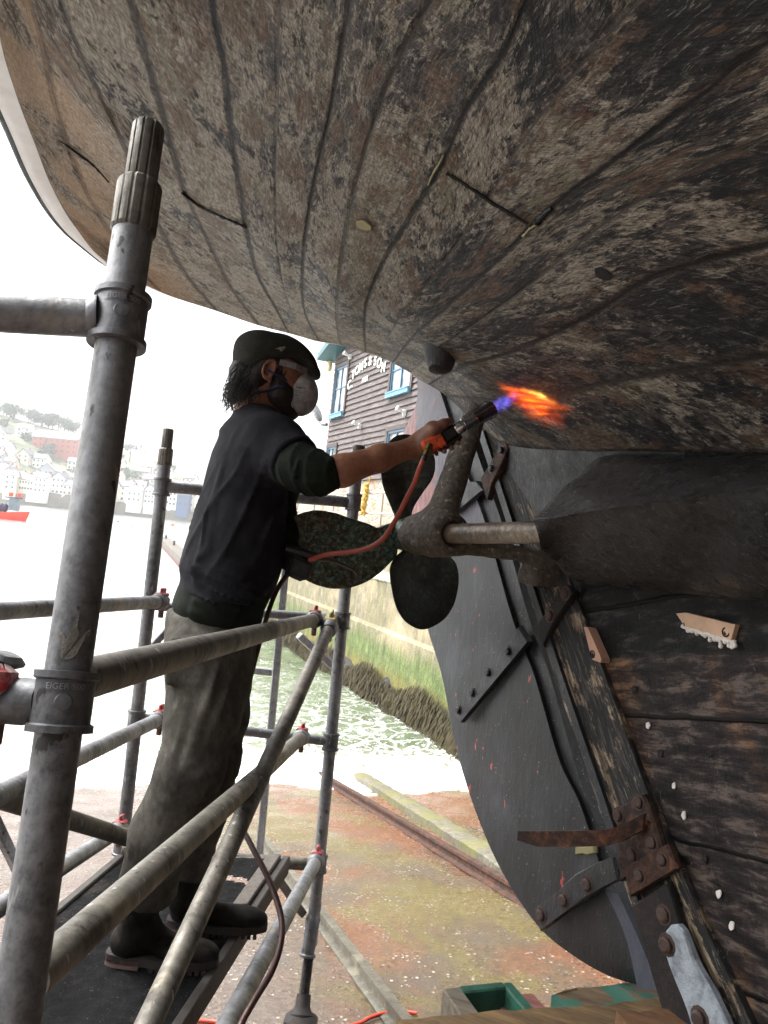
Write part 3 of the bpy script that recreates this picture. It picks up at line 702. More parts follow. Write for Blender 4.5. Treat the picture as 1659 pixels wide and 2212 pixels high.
# tingles (new wood patches), sealant drips, white dabs: laid on the surface of the keel side
def keel_t(s, z):
    i = int(np.argmin(abs(sg-s))); j = int(np.argmin(abs(DG[:, i, 2]-z))); return DG[j, i, 1]
def on_keel(px, py, lift=.004):
    t = .15
    for _ in range(12):
        p = CL(px, py, t); s, _t, z = toB(p); t = keel_t(s, z)
    return CL(px, py, t+lift)
def kpatch(name, pts, mat, th=.012, parent=None, bolts=(), bmat=None):
    c = (sum(p[0] for p in pts)/len(pts), sum(p[1] for p in pts)/len(pts)); P = [on_keel(x, y) for x, y in pts]
    v = P+[p+BO*th for p in P]; n = len(P)
    o = mk(name, v, [tuple(range(n, 2*n)), tuple(range(n-1, -1, -1))]+[(i, (i+1) % n, n+(i+1) % n, n+i) for i in range(n)], mat, parent or boat, False)
    for x, y in bolts: bolt(on_keel(x, y)+BO*th, BO, .008, .004, bmat or M['darkgap'], o, 'nail_hole')
    return o
a = kpatch('wood_patch', [(1470, 1326), (1490, 1324), (1598, 1350), (1588, 1385), (1562, 1380), (1500, 1366), (1487, 1352)], M['fresh'], .014, bolts=[(1494, 1349), (1578, 1366)])
drip = MB()
for x, ln_ in [(1492, 10), (1500, 8), (1512, 12), (1524, 8), (1530, 12), (1540, 22), (1549, 16), (1556, 14), (1563, 34), (1572, 14), (1581, 24), (1588, 26), (1594, 18)]:
    y0 = 1356+(x-1490)*.27; p0 = on_keel(x, y0)+BO*.012; p1 = on_keel(x+2, y0+ln_*.6)+BO*.012
    drip.tube([p0, (p0+p1)/2, p1], [.006, .0035, .005], 8); drip.ball(p1, .0055, 8, 6)
pe = [on_keel(1482+i*9.5, 1353+i*2.9+(i % 3))+BO*.012 for i in range(12)]; drip.tube(pe, .005, 8)
drip.build('sealant_drip', M['putty'], a)
kpatch('wood_patch', [(1279, 1355), (1288, 1357), (1318, 1425), (1316, 1432), (1298, 1426), (1290, 1400)], simple('pink_primed_patch', '#c49a82', .7, 0, .2, 20), .03, bolts=[(1283, 1383), (1298, 1414)])
for x, y, r_ in [(1401, 1567, 8), (1457, 1697, 7), (1479, 1761, 9), (1554, 1931, 10), (1582, 1999, 10)]:
    rs = random.Random(x); kpatch('filler_spot', [(x+math.cos(a_)*r_*.55*rs.uniform(.7, 1.3), y+math.sin(a_)*r_*rs.uniform(.8, 1.15)) for a_ in [k*math.pi/5 for k in range(10)]], M['putty'], .003)
for x, y, r_ in [(1426, 1627, 9), (1522, 1855, 9), (1370, 1490, 9), (1533, 1632, 5)]:
    kpatch('fastening_hole', [(x+math.cos(a_)*r_*.6, y+math.sin(a_)*r_) for a_ in [k*math.pi/6 for k in range(12)]], M['darkgap'], .001)
# ---- fairing round the shaft log
FL = [[(1172, 1108, .36), (1235, 1040, .27), (1300, 988, .215), (1480, 980, .25), (1659, 984, .29)],
      [(1163, 1106, .44), (1225, 1052, .36), (1300, 1008, .30), (1480, 1000, .33), (1659, 1002, .37)],
      [(1158, 1118, .485), (1250, 1104, .49), (1350, 1092, .51), (1480, 1075, .54), (1659, 1050, .58)],
      [(1158, 1132, .485), (1252, 1116, .495), (1350, 1104, .52), (1480, 1089, .55), (1659, 1066, .59)],
      [(1170, 1185, .46), (1222, 1215, .36), (1310, 1240, .30), (1480, 1250, .33), (1659, 1262, .38)],
      [(1190, 1208, .38), (1238, 1252, .22), (1310, 1268, .16), (1480, 1282, .20), (1659, 1298, .24)],
      [(1196, 1206, .30), (1250, 1250, .12), (1320, 1262, .08), (1480, 1275, .10), (1659, 1290, .14)]]
rowsF = []
for L in FL:
    P = [np.array(tuple(CL(x, y, t))) for x, y, t in L]; d = P[-1]-P[-2]; P += [P[-1]+d*.8+vv(BO)*(-.03), P[-1]+d*2.2+vv(BO)*(-.2)]
    rowsF.append(crom(P, 120))
rowsF = np.array(rowsF); GF = []
Tt = np.zeros_like(rowsF); Tt[1:-1] = (rowsF[2:]-rowsF[:-2])*.35; Tt[0] = (rowsF[1]-rowsF[0])*.5; Tt[-1] = (rowsF[-1]-rowsF[-2])*.5
for k in range(len(rowsF)-1):
    for t in np.linspace(0, 1, 12, endpoint=False): GF.append((2*t**3-3*t*t+1)*rowsF[k]+(t**3-2*t*t+t)*Tt[k]+(-2*t**3+3*t*t)*rowsF[k+1]+(t**3-t*t)*Tt[k+1])
GF.append(rowsF[-1]); GF = np.array(GF)
cap_c = GF[:, 0].mean(0)+vv(BF)*.0; inner = GF[:, :1]+(vv(BF)*.03-vv(BO)*.02)[None, None]; inner = inner*.4+cap_c*.6
GF = np.concatenate([inner, GF*.94+(inner*.0+GF[:, :1])*.0+GF*.06], axis=1)
GF += (.0035*np.sin(GF[..., 0:1]*37+GF[..., 2:3]*23)+.003*np.sin(GF[..., 2:3]*71+GF[..., 1:2]*31))*vv(BO)
mk('shaft_fairing', GF.reshape(-1, 3), grid_faces(*GF.shape[:2], True), m_blackpaint('lumpy_black_coating', '#070708', '#121315', '#606060', .74, .24, 1, 1.5), boat, True)
# ---- shaft, bracket, propeller
s0, s1 = CL(975, 1153, .43), CL(1168, 1150, .43); sax = (s1-s0).normalized()
b = MB(); b.cyl(s0-sax*.02, s1+sax*.05, .029, .029, 32); b.build('propeller_shaft', M['shaft'], boat)
h0, h1 = s0-sax*.235, s0+sax*.015          # bearing ends
armT = W(1040, 850, 2.66); armB = h0*.45+h1*.55
l1 = CL(1190, 1203, .12); foot = CL(1165, 1245, .13)
def f_brk(P):
    d = s_cap(P, h0+sax*.03, h1-sax*.03, .066, .064)
    ends = np.abs((P-vv((h0+h1)/2))@vv(sax))-(h1-h0).length/2; d = smax(d, ends, .018)
    a = armT-armB
    d2 = None
    wv = sax.cross(a).normalized()
    for o_ in (-.018, 0, .018):
        e = s_cap(P, armB+sax*(o_*1.7), armT+sax*o_, .036, .026); d2 = e if d2 is None else smin(d2, e, .02)
    d = smin(d, d2, .05)
    e = s_cap(P, armB+Vector((0, 0, -.03)), l1, .026, .022); d = smin(d, e, .04)
    d = smin(d, s_box(P, foot, (.055, .05, .03), .02, (BF, BO, Vector((0, 0, 1)))), .05)
    d = smax(d, np.minimum(.037-np.linalg.norm(np.cross(P-vv(s0), vv(sax)), axis=1), (P-vv(s0))@vv(sax)+.006), .003)
    return d+.0025*vnoise(P, 60, 1)+.0012*vnoise(P, 160, 2)
lo = np.min([vv(h0), vv(armT), vv(foot), vv(l1)], 0)-.12; hi = np.max([vv(h1), vv(armT), vv(foot), vv(l1)], 0)+.12
sdfobj('shaft_bracket', f_brk, lo, hi, .0065, M['crust'], boat)
prop = MB()
px_, py_, pz_ = frame(h0, h0-sax)            # pz_ points aft
hub = h0-sax*.055
prop.lathe(h0-sax*.0, h0-sax*.17, [(0, .04), (.006, .05), (.05, .056), (.10, .05), (.13, .034), (.135, .03), (.16, .02), (.17, .004)], 32)
propo = prop.build('propeller', M['bronze'], boat, attrs={'green': [1.0]*len(prop.v)})
def blade(ang, name, mat, Rr=.375, wid=1.0, tw=.0, grn=1.0, skew=0.0):
    # radial direction in the disc: ang measured from 'up', towards the viewer's left
    upv = (Vector((0, 0, 1))-pz_*pz_.z).normalized(); left = upv.cross(pz_).normalized()
    if left.x > 0: left = -left
    rd = upv*math.cos(ang)+left*math.sin(ang); td = pz_.cross(rd).normalized()
    nr, nc = 40, 26; V = []; gr = []
    for face in (0, 1):
        for i in range(nr):
            f = i/(nr-1); r = .035+(Rr-.035)*f
            if f < .28: hw = np.interp(f, [0, .1, .28], [.04, .052, .088])
            else: q = (f-.28)/.72; hw = .088+.052*math.sin(min(1, q/.62)*math.pi/2) if q < .62 else .140*math.sqrt(max(0, 1-((q-.62)/.38)**2))
            hw *= wid; pitch = math.atan2(.62, 2*math.pi*max(.12, r)*1.0)*.75+tw
            for j in range(nc):
                u = -1+2*j/(nc-1); x = hw*u+skew*f*f
                th = (.011*(1-f)+.0035)*(1-u*u)**.5+.0012
                n_ = (pz_*math.cos(pitch)+td*math.sin(pitch))
                p = hub+rd*(r*(1-.03*u*u))+td*(x*math.cos(pitch))-pz_*(x*math.sin(pitch))+n_*(th*(1 if face else -1))+pz_*(.02*f)
                V.append(p); gr.append(grn*(1-f))
    N = nr*nc; F = []
    for i in range(nr-1):
        for j in range(nc-1):
            a = i*nc+j; F.append((a, a+1, a+nc+1, a+nc)); F.append((N+a+nc, N+a+nc+1, N+a+1, N+a))
        for j in (0, nc-1):
            a = i*nc+j; F.append((a, a+nc, N+a+nc, N+a) if j == 0 else (a, N+a, N+a+nc, a+nc))
    for j in range(nc-1):
        a = (nr-1)*nc+j; F.append((a, a+1, N+a+1, N+a))
    return mk(name, V, F, mat, propo, True, attrs={'green': gr}, sharp=50)
BL = {'L': [(852, 1128), (834, 1133), (816, 1140), (798, 1132), (759, 1120), (720, 1107), (681, 1102), (650, 1109), (626, 1122), (615, 1140), (609, 1174), (616, 1208), (642, 1239), (668, 1257), (707, 1270), (746, 1271), (785, 1260), (816, 1241), (840, 1218), (858, 1196)],
 'D': [(868, 1190), (850, 1208), (842, 1231), (845, 1265), (855, 1309), (871, 1338), (892, 1354), (912, 1360), (936, 1353), (962, 1335), (980, 1306), (989, 1270), (990, 1239), (980, 1210), (940, 1186), (900, 1176)],
 'U': [(862, 1140), (851, 1112), (838, 1080), (829, 1057), (823, 1025), (825, 995), (834, 966), (850, 945), (871, 938), (894, 942), (915, 955), (936, 981), (940, 1010), (933, 1036), (915, 1062), (892, 1100), (884, 1135)]}
def blade2(key, mat, tilt, tw, grn, rootpx):
    n_ = (pz_+Vector(tilt)).normalized(); O_ = hub
    P = crom([tuple(hitplane(x, y, O_, n_)) for x, y in BL[key]+BL[key][:1]], 97)[:-1]; c = P.mean(0); rp = vv(hitplane(rootpx[0], rootpx[1], O_, n_))
    V = []; gr = []; K = 14; n = len(P); ref = np.linalg.norm(P-rp, axis=1).max()
    for face in (1, -1):
        for k in range(K):
            s_ = 1-(k/(K-1))**1.5; s_ = max(s_, .001)
            Q_ = c+(P-c)*s_; rd = np.linalg.norm(Q_-rp, axis=1)/ref
            th = (.003+.012*(1-rd).clip(0, 1))*(1-s_**6)**.5+.0008; cam_ = .02*np.sin((1-s_)*1.2)
            V.append(Q_+vv(n_)*(face*th+cam_+tw*(rd-.5))[:, None]); gr.append(grn*(1.15-rd))
    F = []
    for k in range(K-1):
        for i in range(n):
            a, b = k*n+i, k*n+(i+1) % n; F.append((a, b, b+n, a+n)); o2 = K*n; F.append((o2+a+n, o2+b+n, o2+b, o2+a))
    for i in range(n): F.append((i, K*n+i, K*n+(i+1) % n, (i+1) % n))
    mk('blade', np.concatenate(V), F, mat, propo, True, attrs={'green': np.concatenate(gr)}, sharp=60)
blade2('L', M['bronze'], (.10, .0, .22), .0, .75, (858, 1160))
blade2('D', M['bladedark'], (-.35, .0, .0), .0, 0, (880, 1160))
blade2('U', M['bladedark'], (.35, .0, .0), .0, 0, (880, 1160))
# ---- small hull fittings
def onhull(px, py):
    h = hullhit(px, py); return B(*h)
hn = Vector((0, -.25, -1)).normalized()
p = onhull(952, 765); b = MB(); b.lathe(p-hn*.02, p+hn*.055, [(0, .05), (.02, .047), (.05, .04), (.068, .032), (.072, .02), (.075, .003)], 20, rf=lambda a, t: 1+.06*math.sin(a*3+t*40)); b.build('skin_fitting', M['tuck'], boat)
def hpatch(name, pts, mat, th=.003):
    P = [onhull(x, y)+Vector((0, 0, -.004)) for x, y in pts]; n = len(P)
    return mk(name, P+[p+Vector((0, 0, -th)) for p in P], [tuple(range(n)), tuple(range(2*n-1, n-1, -1))]+[(i, (i+1) % n, n+(i+1) % n, n+i)[::-1] for i in range(n)], mat, boat, False)
hpatch('plug', blob_outline([(770, 474), (785, 472), (802, 483), (800, 490), (785, 490), (771, 482)], 24), M['ypal'])
def hline(name, pts, mat, r=.005):
    P = crom([tuple(onhull(x, y)+Vector((0, 0, -.002))) for x, y in pts], max(8, len(pts)*6)); b = MB(); rr = random.Random(int(pts[0][0]))
    b.tube([Vector(p)+Vector((0, 0, rr.uniform(-.001, .001))) for p in P], [r*rr.uniform(.5, 1.2) for _ in P], 8); return b.build(name, mat, boat)
hline('butt_joint', [(393, 414), (430, 443), (480, 467), (532, 490)], M['darkgap'], .0045)
hline('butt_joint', [(122, 296), (160, 325), (200, 355), (235, 392)], M['darkgap'], .0035)
hline('butt_joint', [(965, 372), (1010, 400), (1070, 440), (1140, 482)], M['darkgap'], .0038)
hline('sealant_bead', [(925, 398), (935, 375), (953, 345), (958, 332)], M['ypal'], .0022)
hline('sealant_bead', [(1130, 508), (1145, 492), (1160, 482)], M['ypal'], .0025)
hline('sealant_bead', [(1160, 478), (1178, 458), (1192, 448)], M['darkgap'], .006)
hpatch('fastening_hole', blob_outline([(1285, 575), (1300, 572), (1322, 590), (1318, 600), (1300, 598), (1287, 588)], 18), M['darkgap'], .001)
hpatch('fastening_hole', blob_outline([(1660, 720), (1668, 700), (1690, 720), (1680, 740)], 12), M['darkgap'], .001)
# ---------------------------------------------------------------- slipway, water, quay, building, far shore
def slipz(x, y): return -2.0-.2*((y-3.3)*.96-.28*(x+.1))
SN = Vector((.2*-.28, .2*.96, 1)).normalized(); SP = Vector((-.1, 3.3, -2.0))
ZW = -3.62
def G0(px, py, lift=0.0): return hitplane(px, py, SP+Vector((0, 0, lift)), SN)
def m_slip():
    t = NT('wet_slip_concrete'); v = t.tc(); x, y, z = t.sep(v)
    P = t.map(v, rot=(0, 0, R(-18)))
    big = t.noise(t.map(P, (1, .45, 1)), .9, 5, .6, .6); b2 = t.noise(t.map(P, (1, .5, 1), loc=(4, 4, 0)), 1.3, 5, .6, .6); b3 = t.noise(t.map(P, loc=(14, 4, 0)), 1.7, 5, .6, .4)
    f = t.noise(v, 30, 9, .8); sp = t.noise(v, 55, 3, .7); sp2 = t.vor(t.map(v, (1, .7, 1)), 30)
    base = t.ramp(f, [(.3, '#30251a'), (.5, '#57452f'), (.7, '#7c6849')])
    org = t.ramp(f, [(.3, '#43291b'), (.5, '#714527'), (.7, '#96683f')])
    olv = t.ramp(f, [(.3, '#3a3116'), (.5, '#625524'), (.7, '#857843')])
    pnk = t.ramp(f, [(.3, '#453a36'), (.5, '#6a5c55'), (.7, '#938780')])
    c = t.mix(t.ramp(big, [(.42, 0), (.52, 1)]), base, org)
    c = t.mix(t.ramp(t.math('ADD', b2, 0), [(.51, 0), (.57, .9)]), c, olv)
    left = t.ramp(t.math('ADD', x, t.math('MULTIPLY', y, .29)), [(.0, 1), (1, 0)])
    nearleft = t.math('MULTIPLY', t.math('SUBTRACT', 1.05, t.math('ADD', x, t.math('MULTIPLY', y, .3))), 1.6, clamp=True)
    c = t.mix(t.math('MULTIPLY', nearleft, .8), c, pnk)
    c = t.mix(t.ramp(b3, [(.56, 0), (.66, .6)]), c, '#4d443c')
    cl = t.math('MULTIPLY', t.ramp(sp2, [(.2, 1), (.3, 0)]), t.ramp(t.noise(t.map(v, loc=(2, 2, 1)), 5, 8, .8), [(.46, 0), (.53, 1)]))
    c = t.mix(cl, c, '#cfc3b4')
    c = t.mix(t.ramp(sp, [(.3, .6), (.38, 0)]), c, '#3a3129')
    h = t.math('ADD', t.math('MULTIPLY', f, .8), t.math('ADD', t.math('MULTIPLY', cl, .9), t.math('MULTIPLY', sp, .6)))
    return t.fin(c, t.ramp(t.math('ADD', t.math('MULTIPLY', f, .5), t.math('MULTIPLY', b3, .5)), [(.38, .08), (.6, .42)]), 0, t.bump(h, 1.0, .02), spec=.6)
def m_water():
    t = NT('sea_water'); v = t.tc(); P = t.map(v, (1, 1, 1), rot=(0, 0, .3))
    w1 = t.noise(t.map(P, (1, .5, 1)), 2.2, 6, .6, 1.2); w2 = t.noise(P, 9, 5, .6, .6); w0 = t.noise(P, .35, 3, .5, .6)
    fo = t.noise(t.map(P, (1, .8, 1), loc=(3, 3, 0)), 3.6, 10, .72, 2.2)
    ve = t.vor(t.map(P, (1, .7, 1)), 2.2, 'DISTANCE_TO_EDGE'); 
    near = t.attr('shore')
    amt = t.math('ADD', fo, t.math('MULTIPLY', near, .26))
    foam = t.ramp(amt, [(.60, 0), (.66, 1)])
    lace = t.math('MULTIPLY', t.ramp(t.math('ADD', ve, t.math('MULTIPLY', t.math('SUBTRACT', fo, .5), .35)), [(.0, 1), (.06, 0)]), t.ramp(near, [(.05, 0), (.35, .8)]))
    foam = t.math('MAXIMUM', foam, lace)
    wat = t.mix(t.attr('far'), t.ramp(w1, [(.3, '#47533c'), (.6, '#66735a'), (.8, '#8c9a88')]), t.ramp(w1, [(.3, '#9fa6a2'), (.6, '#c3c8c4'), (.8, '#dde0dd')]))  # distant water: white sky glare painted into the base colour
    wat = t.mix(t.math('MULTIPLY', t.attr('shallow'), .7), wat, '#8d7c46')
    c = t.mix(foam, wat, '#e9ebea')
    h = t.math('ADD', t.math('MULTIPLY', w1, 1), t.math('ADD', t.math('MULTIPLY', w2, .35), t.math('MULTIPLY', w0, 2)))
    h = t.math('ADD', h, t.math('MULTIPLY', foam, .3))
    return t.fin(c, t.mix(foam, '#1a1a1a', '#b0b0b0'), 0, t.bump(h, .55, .12), spec=.6)
M['slip'] = m_slip()
# ground sheet: slipway plane, finely divided near the camera, running down under the water
nx, ny = 160, 280
xs = np.linspace(-9, 9, nx); ys = np.r_[np.linspace(-14, 16, ny)]
X, Y = np.meshgrid(xs, ys); Z = -2.0-.2*((Y-3.3)*.96-.28*(X+.1))+.006*np.sin(X*5+Y*3)+.005*np.sin(Y*8.3-X*3)
mk('slipway', np.stack([X, Y, Z], -1).reshape(-1, 3), grid_faces(ny, nx), M['slip'], None, True, kind='structure')
# seabed reaching the horizon
sb = [(-3000, -60, -9), (3000, -60, -9), (3000, 4000, -9), (-3000, 4000, -9)]
mk('seabed', sb, [(0, 1, 2, 3)], simple('seabed_mud', '#4a4536', .9), None, False, kind='structure')
gd = simple('yard_concrete', '#6a6258', .85, 0, .3, 3)
mk('ground', [(-60, -60, 1.2), (60, -60, 1.2), (60, -14, 1.3), (-60, -14, 1.3), (-60, 2, -1.6), (-9, -14, 1.05), (-9, 2, -1.8), (9, -14, 2.0), (9, 12, -3.2), (60, 12, -3.2), (-3000, -60, 1.2), (-3000, 2, -9.2), (3000, -60, 1.2), (3000, 12, -9.2)], [(0, 1, 2, 7, 5, 3), (3, 5, 6, 4), (7, 2, 9, 8), (10, 0, 3, 4, 11), (1, 12, 13, 9, 2)], gd, None, False, kind='structure')
# shed added out of view behind the camera, to shade this side of the boat
shd = thing('shade_shed', (0, -13, 1.2), 'dark timber boat shed at the head of the slip', 'building')
m = MB(); m.box(Vector((3, -14.5, 5.0)), 26, 6, 8.5); m.build('wall', simple('shade_shed_boards', '#2d2a27', .85, 0, .3, 2), shd, False)
m = MB(); m.prism([Vector((-10.6, -17.8, 9.2)), Vector((-10.6, -11.2, 9.2)), Vector((-10.6, -14.5, 12.0))], Vector((27.2, 0, 0))); m.build('roof', simple('shade_shed_roof', '#4a4a4c', .8), shd, False)
m = MB(); m.box(Vector((2, -11.46, 4.0)), 6, .08, 6); m.build('door', simple('shade_shed_door', '#3a4a52', .7), shd, False)
# water
ex = lambda a, b, n, p: a+(b-a)*np.linspace(0, 1, n)**p
wx = np.r_[-ex(12, 3000, 40, 4)[::-1], np.linspace(-11.8, 11.8, 150), ex(12, 3000, 40, 4)]; wy = np.r_[np.linspace(7, 32, 170), ex(32.3, 3900, 60, 4)]
X, Y = np.meshgrid(wx, wy); shore = (Y-3.3)*.96-.28*(X+.1)      # metres down the slip
s_w = (-ZW-2.0)/.2; dd = shore-s_w
edge = .35*np.sin(X*1.3+.5)+.2*np.sin(X*3.1+1)+.1*np.sin(X*7.7)
Z = np.full_like(X, ZW)+.02*np.sin(Y*1.7+X*.8)*np.clip((dd)/3, 0, 1)+.012*np.sin(Y*4.1-X*2.2)
# a thin tongue of swash runs up the slope
run = np.clip((1.5+edge-(-dd))/1.5, 0, 1); 
Z = np.where(dd < 0, np.maximum(ZW, -2.0-.2*shore+.012*np.where(-dd < .9+edge, 1, -3)), Z)
near = np.clip(1-np.abs(dd)/2.6, 0, 1)**.8; near = np.maximum(near, np.clip(1-np.abs(dd-1)/10, 0, 1)*.33)
shal = np.clip(1-(dd+.4)/2.6, 0, 1)
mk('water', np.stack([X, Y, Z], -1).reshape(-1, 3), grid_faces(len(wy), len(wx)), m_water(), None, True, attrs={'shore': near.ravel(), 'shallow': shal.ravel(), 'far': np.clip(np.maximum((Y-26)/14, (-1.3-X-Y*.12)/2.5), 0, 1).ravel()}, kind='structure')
# rails: near one (galvanised channel) and far rusty rail with its kerb
def rail(name, pa, pb, pts, prof, mat, label, cat, group=None):
    a, b = G0(*pa), G0(*pb); d = (b-a).normalized(); sd = d.cross(SN).normalized(); a = a-d*3
    b = b+d*.0; m = MB(); P = [(a+sd*x+SN*y) for x, y in prof]
    return m.prism(P, b-a).build(name, mat, None, False, label=label, cat=cat, group=group)
railp = [(-.055, .0), (.055, 0), (.055, .012), (.012, .022), (.012, .065), (.03, .07), (.03, .095), (-.03, .095), (-.03, .07), (-.012, .065), (-.012, .022), (-.055, .012)]
rail('slip_rail', (1085, 1925), (676, 1672), None, railp, M['rustor'], 'rusty brown slipway rail beyond the rudder, running into the surf', 'rail')
rail('slip_rail', (862, 2225), (560, 1815), None, [(x*.8, y*.8) for x, y in railp], m_tube('polished_rail', '#6f6b60', .3), 'worn shiny slipway rail beside the scaffold foot', 'rail')
def m_kerb():
    t = NT('mossy_kerb'); v = t.tc(); f = t.noise(v, 16, 9, .8); b = t.noise(v, 2.5, 5, .6)
    c = t.ramp(f, [(.3, '#35322a'), (.5, '#5c584a'), (.7, '#8a8577')]); c = t.mix(t.ramp(b, [(.45, 0), (.6, .7)]), c, '#6c6a34')
    return t.fin(c, .7, 0, t.bump(f, .8, .01))
a, b = G0(1100, 1900), G0(722, 1652); d = (b-a).normalized(); sd = d.cross(SN).normalized()
m = MB(); a = a-d*3+sd*.0
N_ = 60; L = (b-a).length; rr = random.Random(4); V = []
for i in range(N_+1):
    c = a+d*(L*i/N_)
    for x, y in [(-.05, -.05), (-.05, .075), (.02, .09), (.15, .09), (.2, .07), (.2, -.05)]: V.append(c+sd*(x+rr.uniform(-.012, .012))+SN*(y+rr.uniform(-.008, .008)))
m.add(V, [(i*6+k, i*6+(k+1) % 6, i*6+6+(k+1) % 6, i*6+6+k) for i in range(N_) for k in range(6)]).build('kerb', m_kerb(), None, True, label='low mossy concrete kerb alongside the rusty slipway rail', cat='kerb')
# narrow wooden batten set in the concrete, lower left of the near rail
m = MB(); a, b = G0(1010, 2330), G0(905, 2110)
# ---- quay wall
qa = Vector((1.6, 15.4, 0)); qd = Vector((-4.55, 11.2, 0)).normalized(); qn = Vector((qd.y, -qd.x, 0))
if qn.dot(-qa) < 0: qn = -qn
def Q(px, py, off=0.0): return hitplane(px, py, qa+qn*off, qn)
def m_quay():
    t = NT('quay_render'); v = t.tc(); x, y, z = t.sep(v)
    f = t.noise(t.map(v, (1, 1, .5)), 4.5, 9, .75); b = t.noise(v, .7, 5, .6, .4); st = t.noise(t.map(v, (2.2, 2.2, .16)), 3, 7, .7)
    c = t.ramp(f, [(.3, '#575043'), (.5, '#7b735f'), (.7, '#a19a86')])
    c = t.mix(t.ramp(st, [(.42, .7), (.55, 0)]), c, '#76724a')
    c = t.mix(t.ramp(b, [(.5, 0), (.65, .5)]), c, '#c0ac8c')
    g = t.math('ADD', z, t.math('MULTIPLY', t.math('SUBTRACT', st, .5), 1.0))
    c = t.mix(t.ramp(t.math('DIVIDE', g, 2.5), [(.0, .9), (.72, .75), (.86, 0)]), c, t.ramp(f, [(.3, '#2c3d12'), (.5, '#4a6420'), (.7, '#76894a')]))
    c = t.mix(t.ramp(t.math('DIVIDE', g, 2.5), [(.0, 1), (.46, .95), (.62, 0)]), c, t.ramp(f, [(.3, '#5d5428'), (.6, '#7f7438')]))
    c = t.mix(t.ramp(t.math('DIVIDE', t.math('ADD', z, t.math('MULTIPLY', t.math('SUBTRACT', f, .5), .35)), 4.0), [(.82, 0), (.84, .85), (.87, .85), (.9, 0)]), c, '#cfcab8')
    return t.fin(c, .8, 0, t.bump(f, .9, .08))
qz = [-4.2, -2.62, -2.55, -1.05, -1.0, -.55, -.5, -.15]
L0, L1 = -9.0, 19.0
V = []; 
prof = [(.10, -4.4), (.10, -2.2), (.02, -2.12), (.0, -1.1), (.05, -1.04), (.05, -.98), (-.05, -.95), (-.05, -.12), (.03, -.10), (.03, -.02), (-2.2, -.02), (-2.2, -4.4)]
rr = random.Random(2)
NS = 120
for i in range(NS+1):
    c = qa+qd*(L0+(L1-L0)*i/NS)
    for o_, z in prof: V.append(c+qn*(o_+rr.uniform(-.012, .012))+Vector((0, 0, z)))
k = len(prof); F = [(i*k+j, i*k+(j+1) % k, i*k+k+(j+1) % k, i*k+k+j) for i in range(NS) for j in range(k)]+[tuple(range(k)), tuple(range(NS*k+k-1, NS*k-1, -1))]
mk('quay_wall', V, F, m_quay(), None, True, sharp=30, label='tall stained quay wall with green algae, below the timber building', cat='wall')
# seaweed skirt at the foot of the wall
wv, wf = [], []; rr = random.Random(5)
for i in range(15000):
    s_ = rr.uniform(-4, 24); zt = rr.uniform(0, 1)**.8; top = ZW+.22+.42*max(0, min(1, (20-s_)/20)) + .15*math.sin(s_*2.1)
    z = ZW-.05+(top-ZW)*zt; off = .14+.52*(1-zt)**1.2+rr.uniform(0, .10); c = qa+qd*s_+qn*off+Vector((0, 0, z))
    a = rr.uniform(-.9, .9); l = rr.uniform(.14, .32); w_ = rr.uniform(.012, .03); dn = (Vector((0, 0, -1))+qd*a*.35+qn*rr.uniform(.05, .5)).normalized(); sd = (qd+qn*rr.uniform(-.6, .6)).normalized()
    n0 = len(wv); wv += [c-sd*w_*.3, c+sd*w_*.3, c+dn*l*.6+sd*w_, c+dn*l, c+dn*l*.6-sd*w_]; wf.append((n0, n0+1, n0+2, n0+3, n0+4))
mk('seaweed', wv, wf, simple('bladder_wrack', '#3b3314', .85, 0, .7, 5), None, False, kind='stuff', label='brown seaweed hanging along the foot of the quay wall', cat='seaweed')
# rock footing the weed grows on
V = []
for i in range(NS+1):
    s_ = -6+32*i/NS; c = qa+qd*s_
    for o_, z in [(.0, -3.1), (.08, -3.2), (.24, -3.4), (.5, -3.8), (.5, -4.4)]: V.append(c+qn*(o_+rr.uniform(-.08, .08))+Vector((0, 0, z+rr.uniform(-.07, .07))))
mk('rock_footing', V, grid_faces(NS+1, 5), simple('weedy_rock', '#1d1a10', .7, 0, .5, 6, .8, .05), None, True, label='dark weed covered rock footing under the quay wall', cat='rocks')
# ---- building: stone ground storey, weatherboarded upper storeys
bo = -.9
def Qb(px, py, off=0.0): return hitplane(px, py, qa+qn*(bo+off), qn)
c0 = Qb(706, 975); c_far = c0.copy()
s_far = (c_far-qa).dot(qd); s_near = s_far-16.0
z_top = Qb(728, 775).z; z_mid = Qb(720, 1042).z
bd = thing('timber_building', tuple(qa+qd*s_far+qn*bo+Vector((0, 0, -.02))), 'grey weatherboarded boatyard building with blue window frames on a stone ground storey', 'building')
def bp(s_, off, z): return qa+qd*s_+qn*(bo+off)+Vector((0, 0, z))
def m_clap():
    t = NT('weathered_boards'); v = t.tc(); n = t.noise(t.map(v, (1, 1, 7)), 2.2, 8, .75, .3); f = t.noise(t.map(v, (1, 1, 10)), 9, 6, .8)
    c = t.ramp(t.math('ADD', t.math('MULTIPLY', n, .6), t.math('MULTIPLY', f, .4)), [(.33, '#2f2a29'), (.5, '#554c4a'), (.68, '#847979')])
    return t.fin(c, .8, 0, t.bump(f, .5, .02))
clap = m_clap(); bh = .175; nb = int((z_top-z_mid)/bh)+1; V = []; F = []; rr = random.Random(8)
wins = []
def win_rect(pxs, tag):
    P = [Qb(x, y) for x, y in pxs]; ss = [(p-qa).dot(qd) for p in P]; zz_ = [p.z for p in P]; return (min(ss), max(ss), min(zz_), max(zz_))
w1 = win_rect([(712, 905), (741, 784), (719, 905), (745, 893)], 1); 
wins = [(w1[0]+.02, w1[1], w1[2]+.1, w1[3]-.15)]
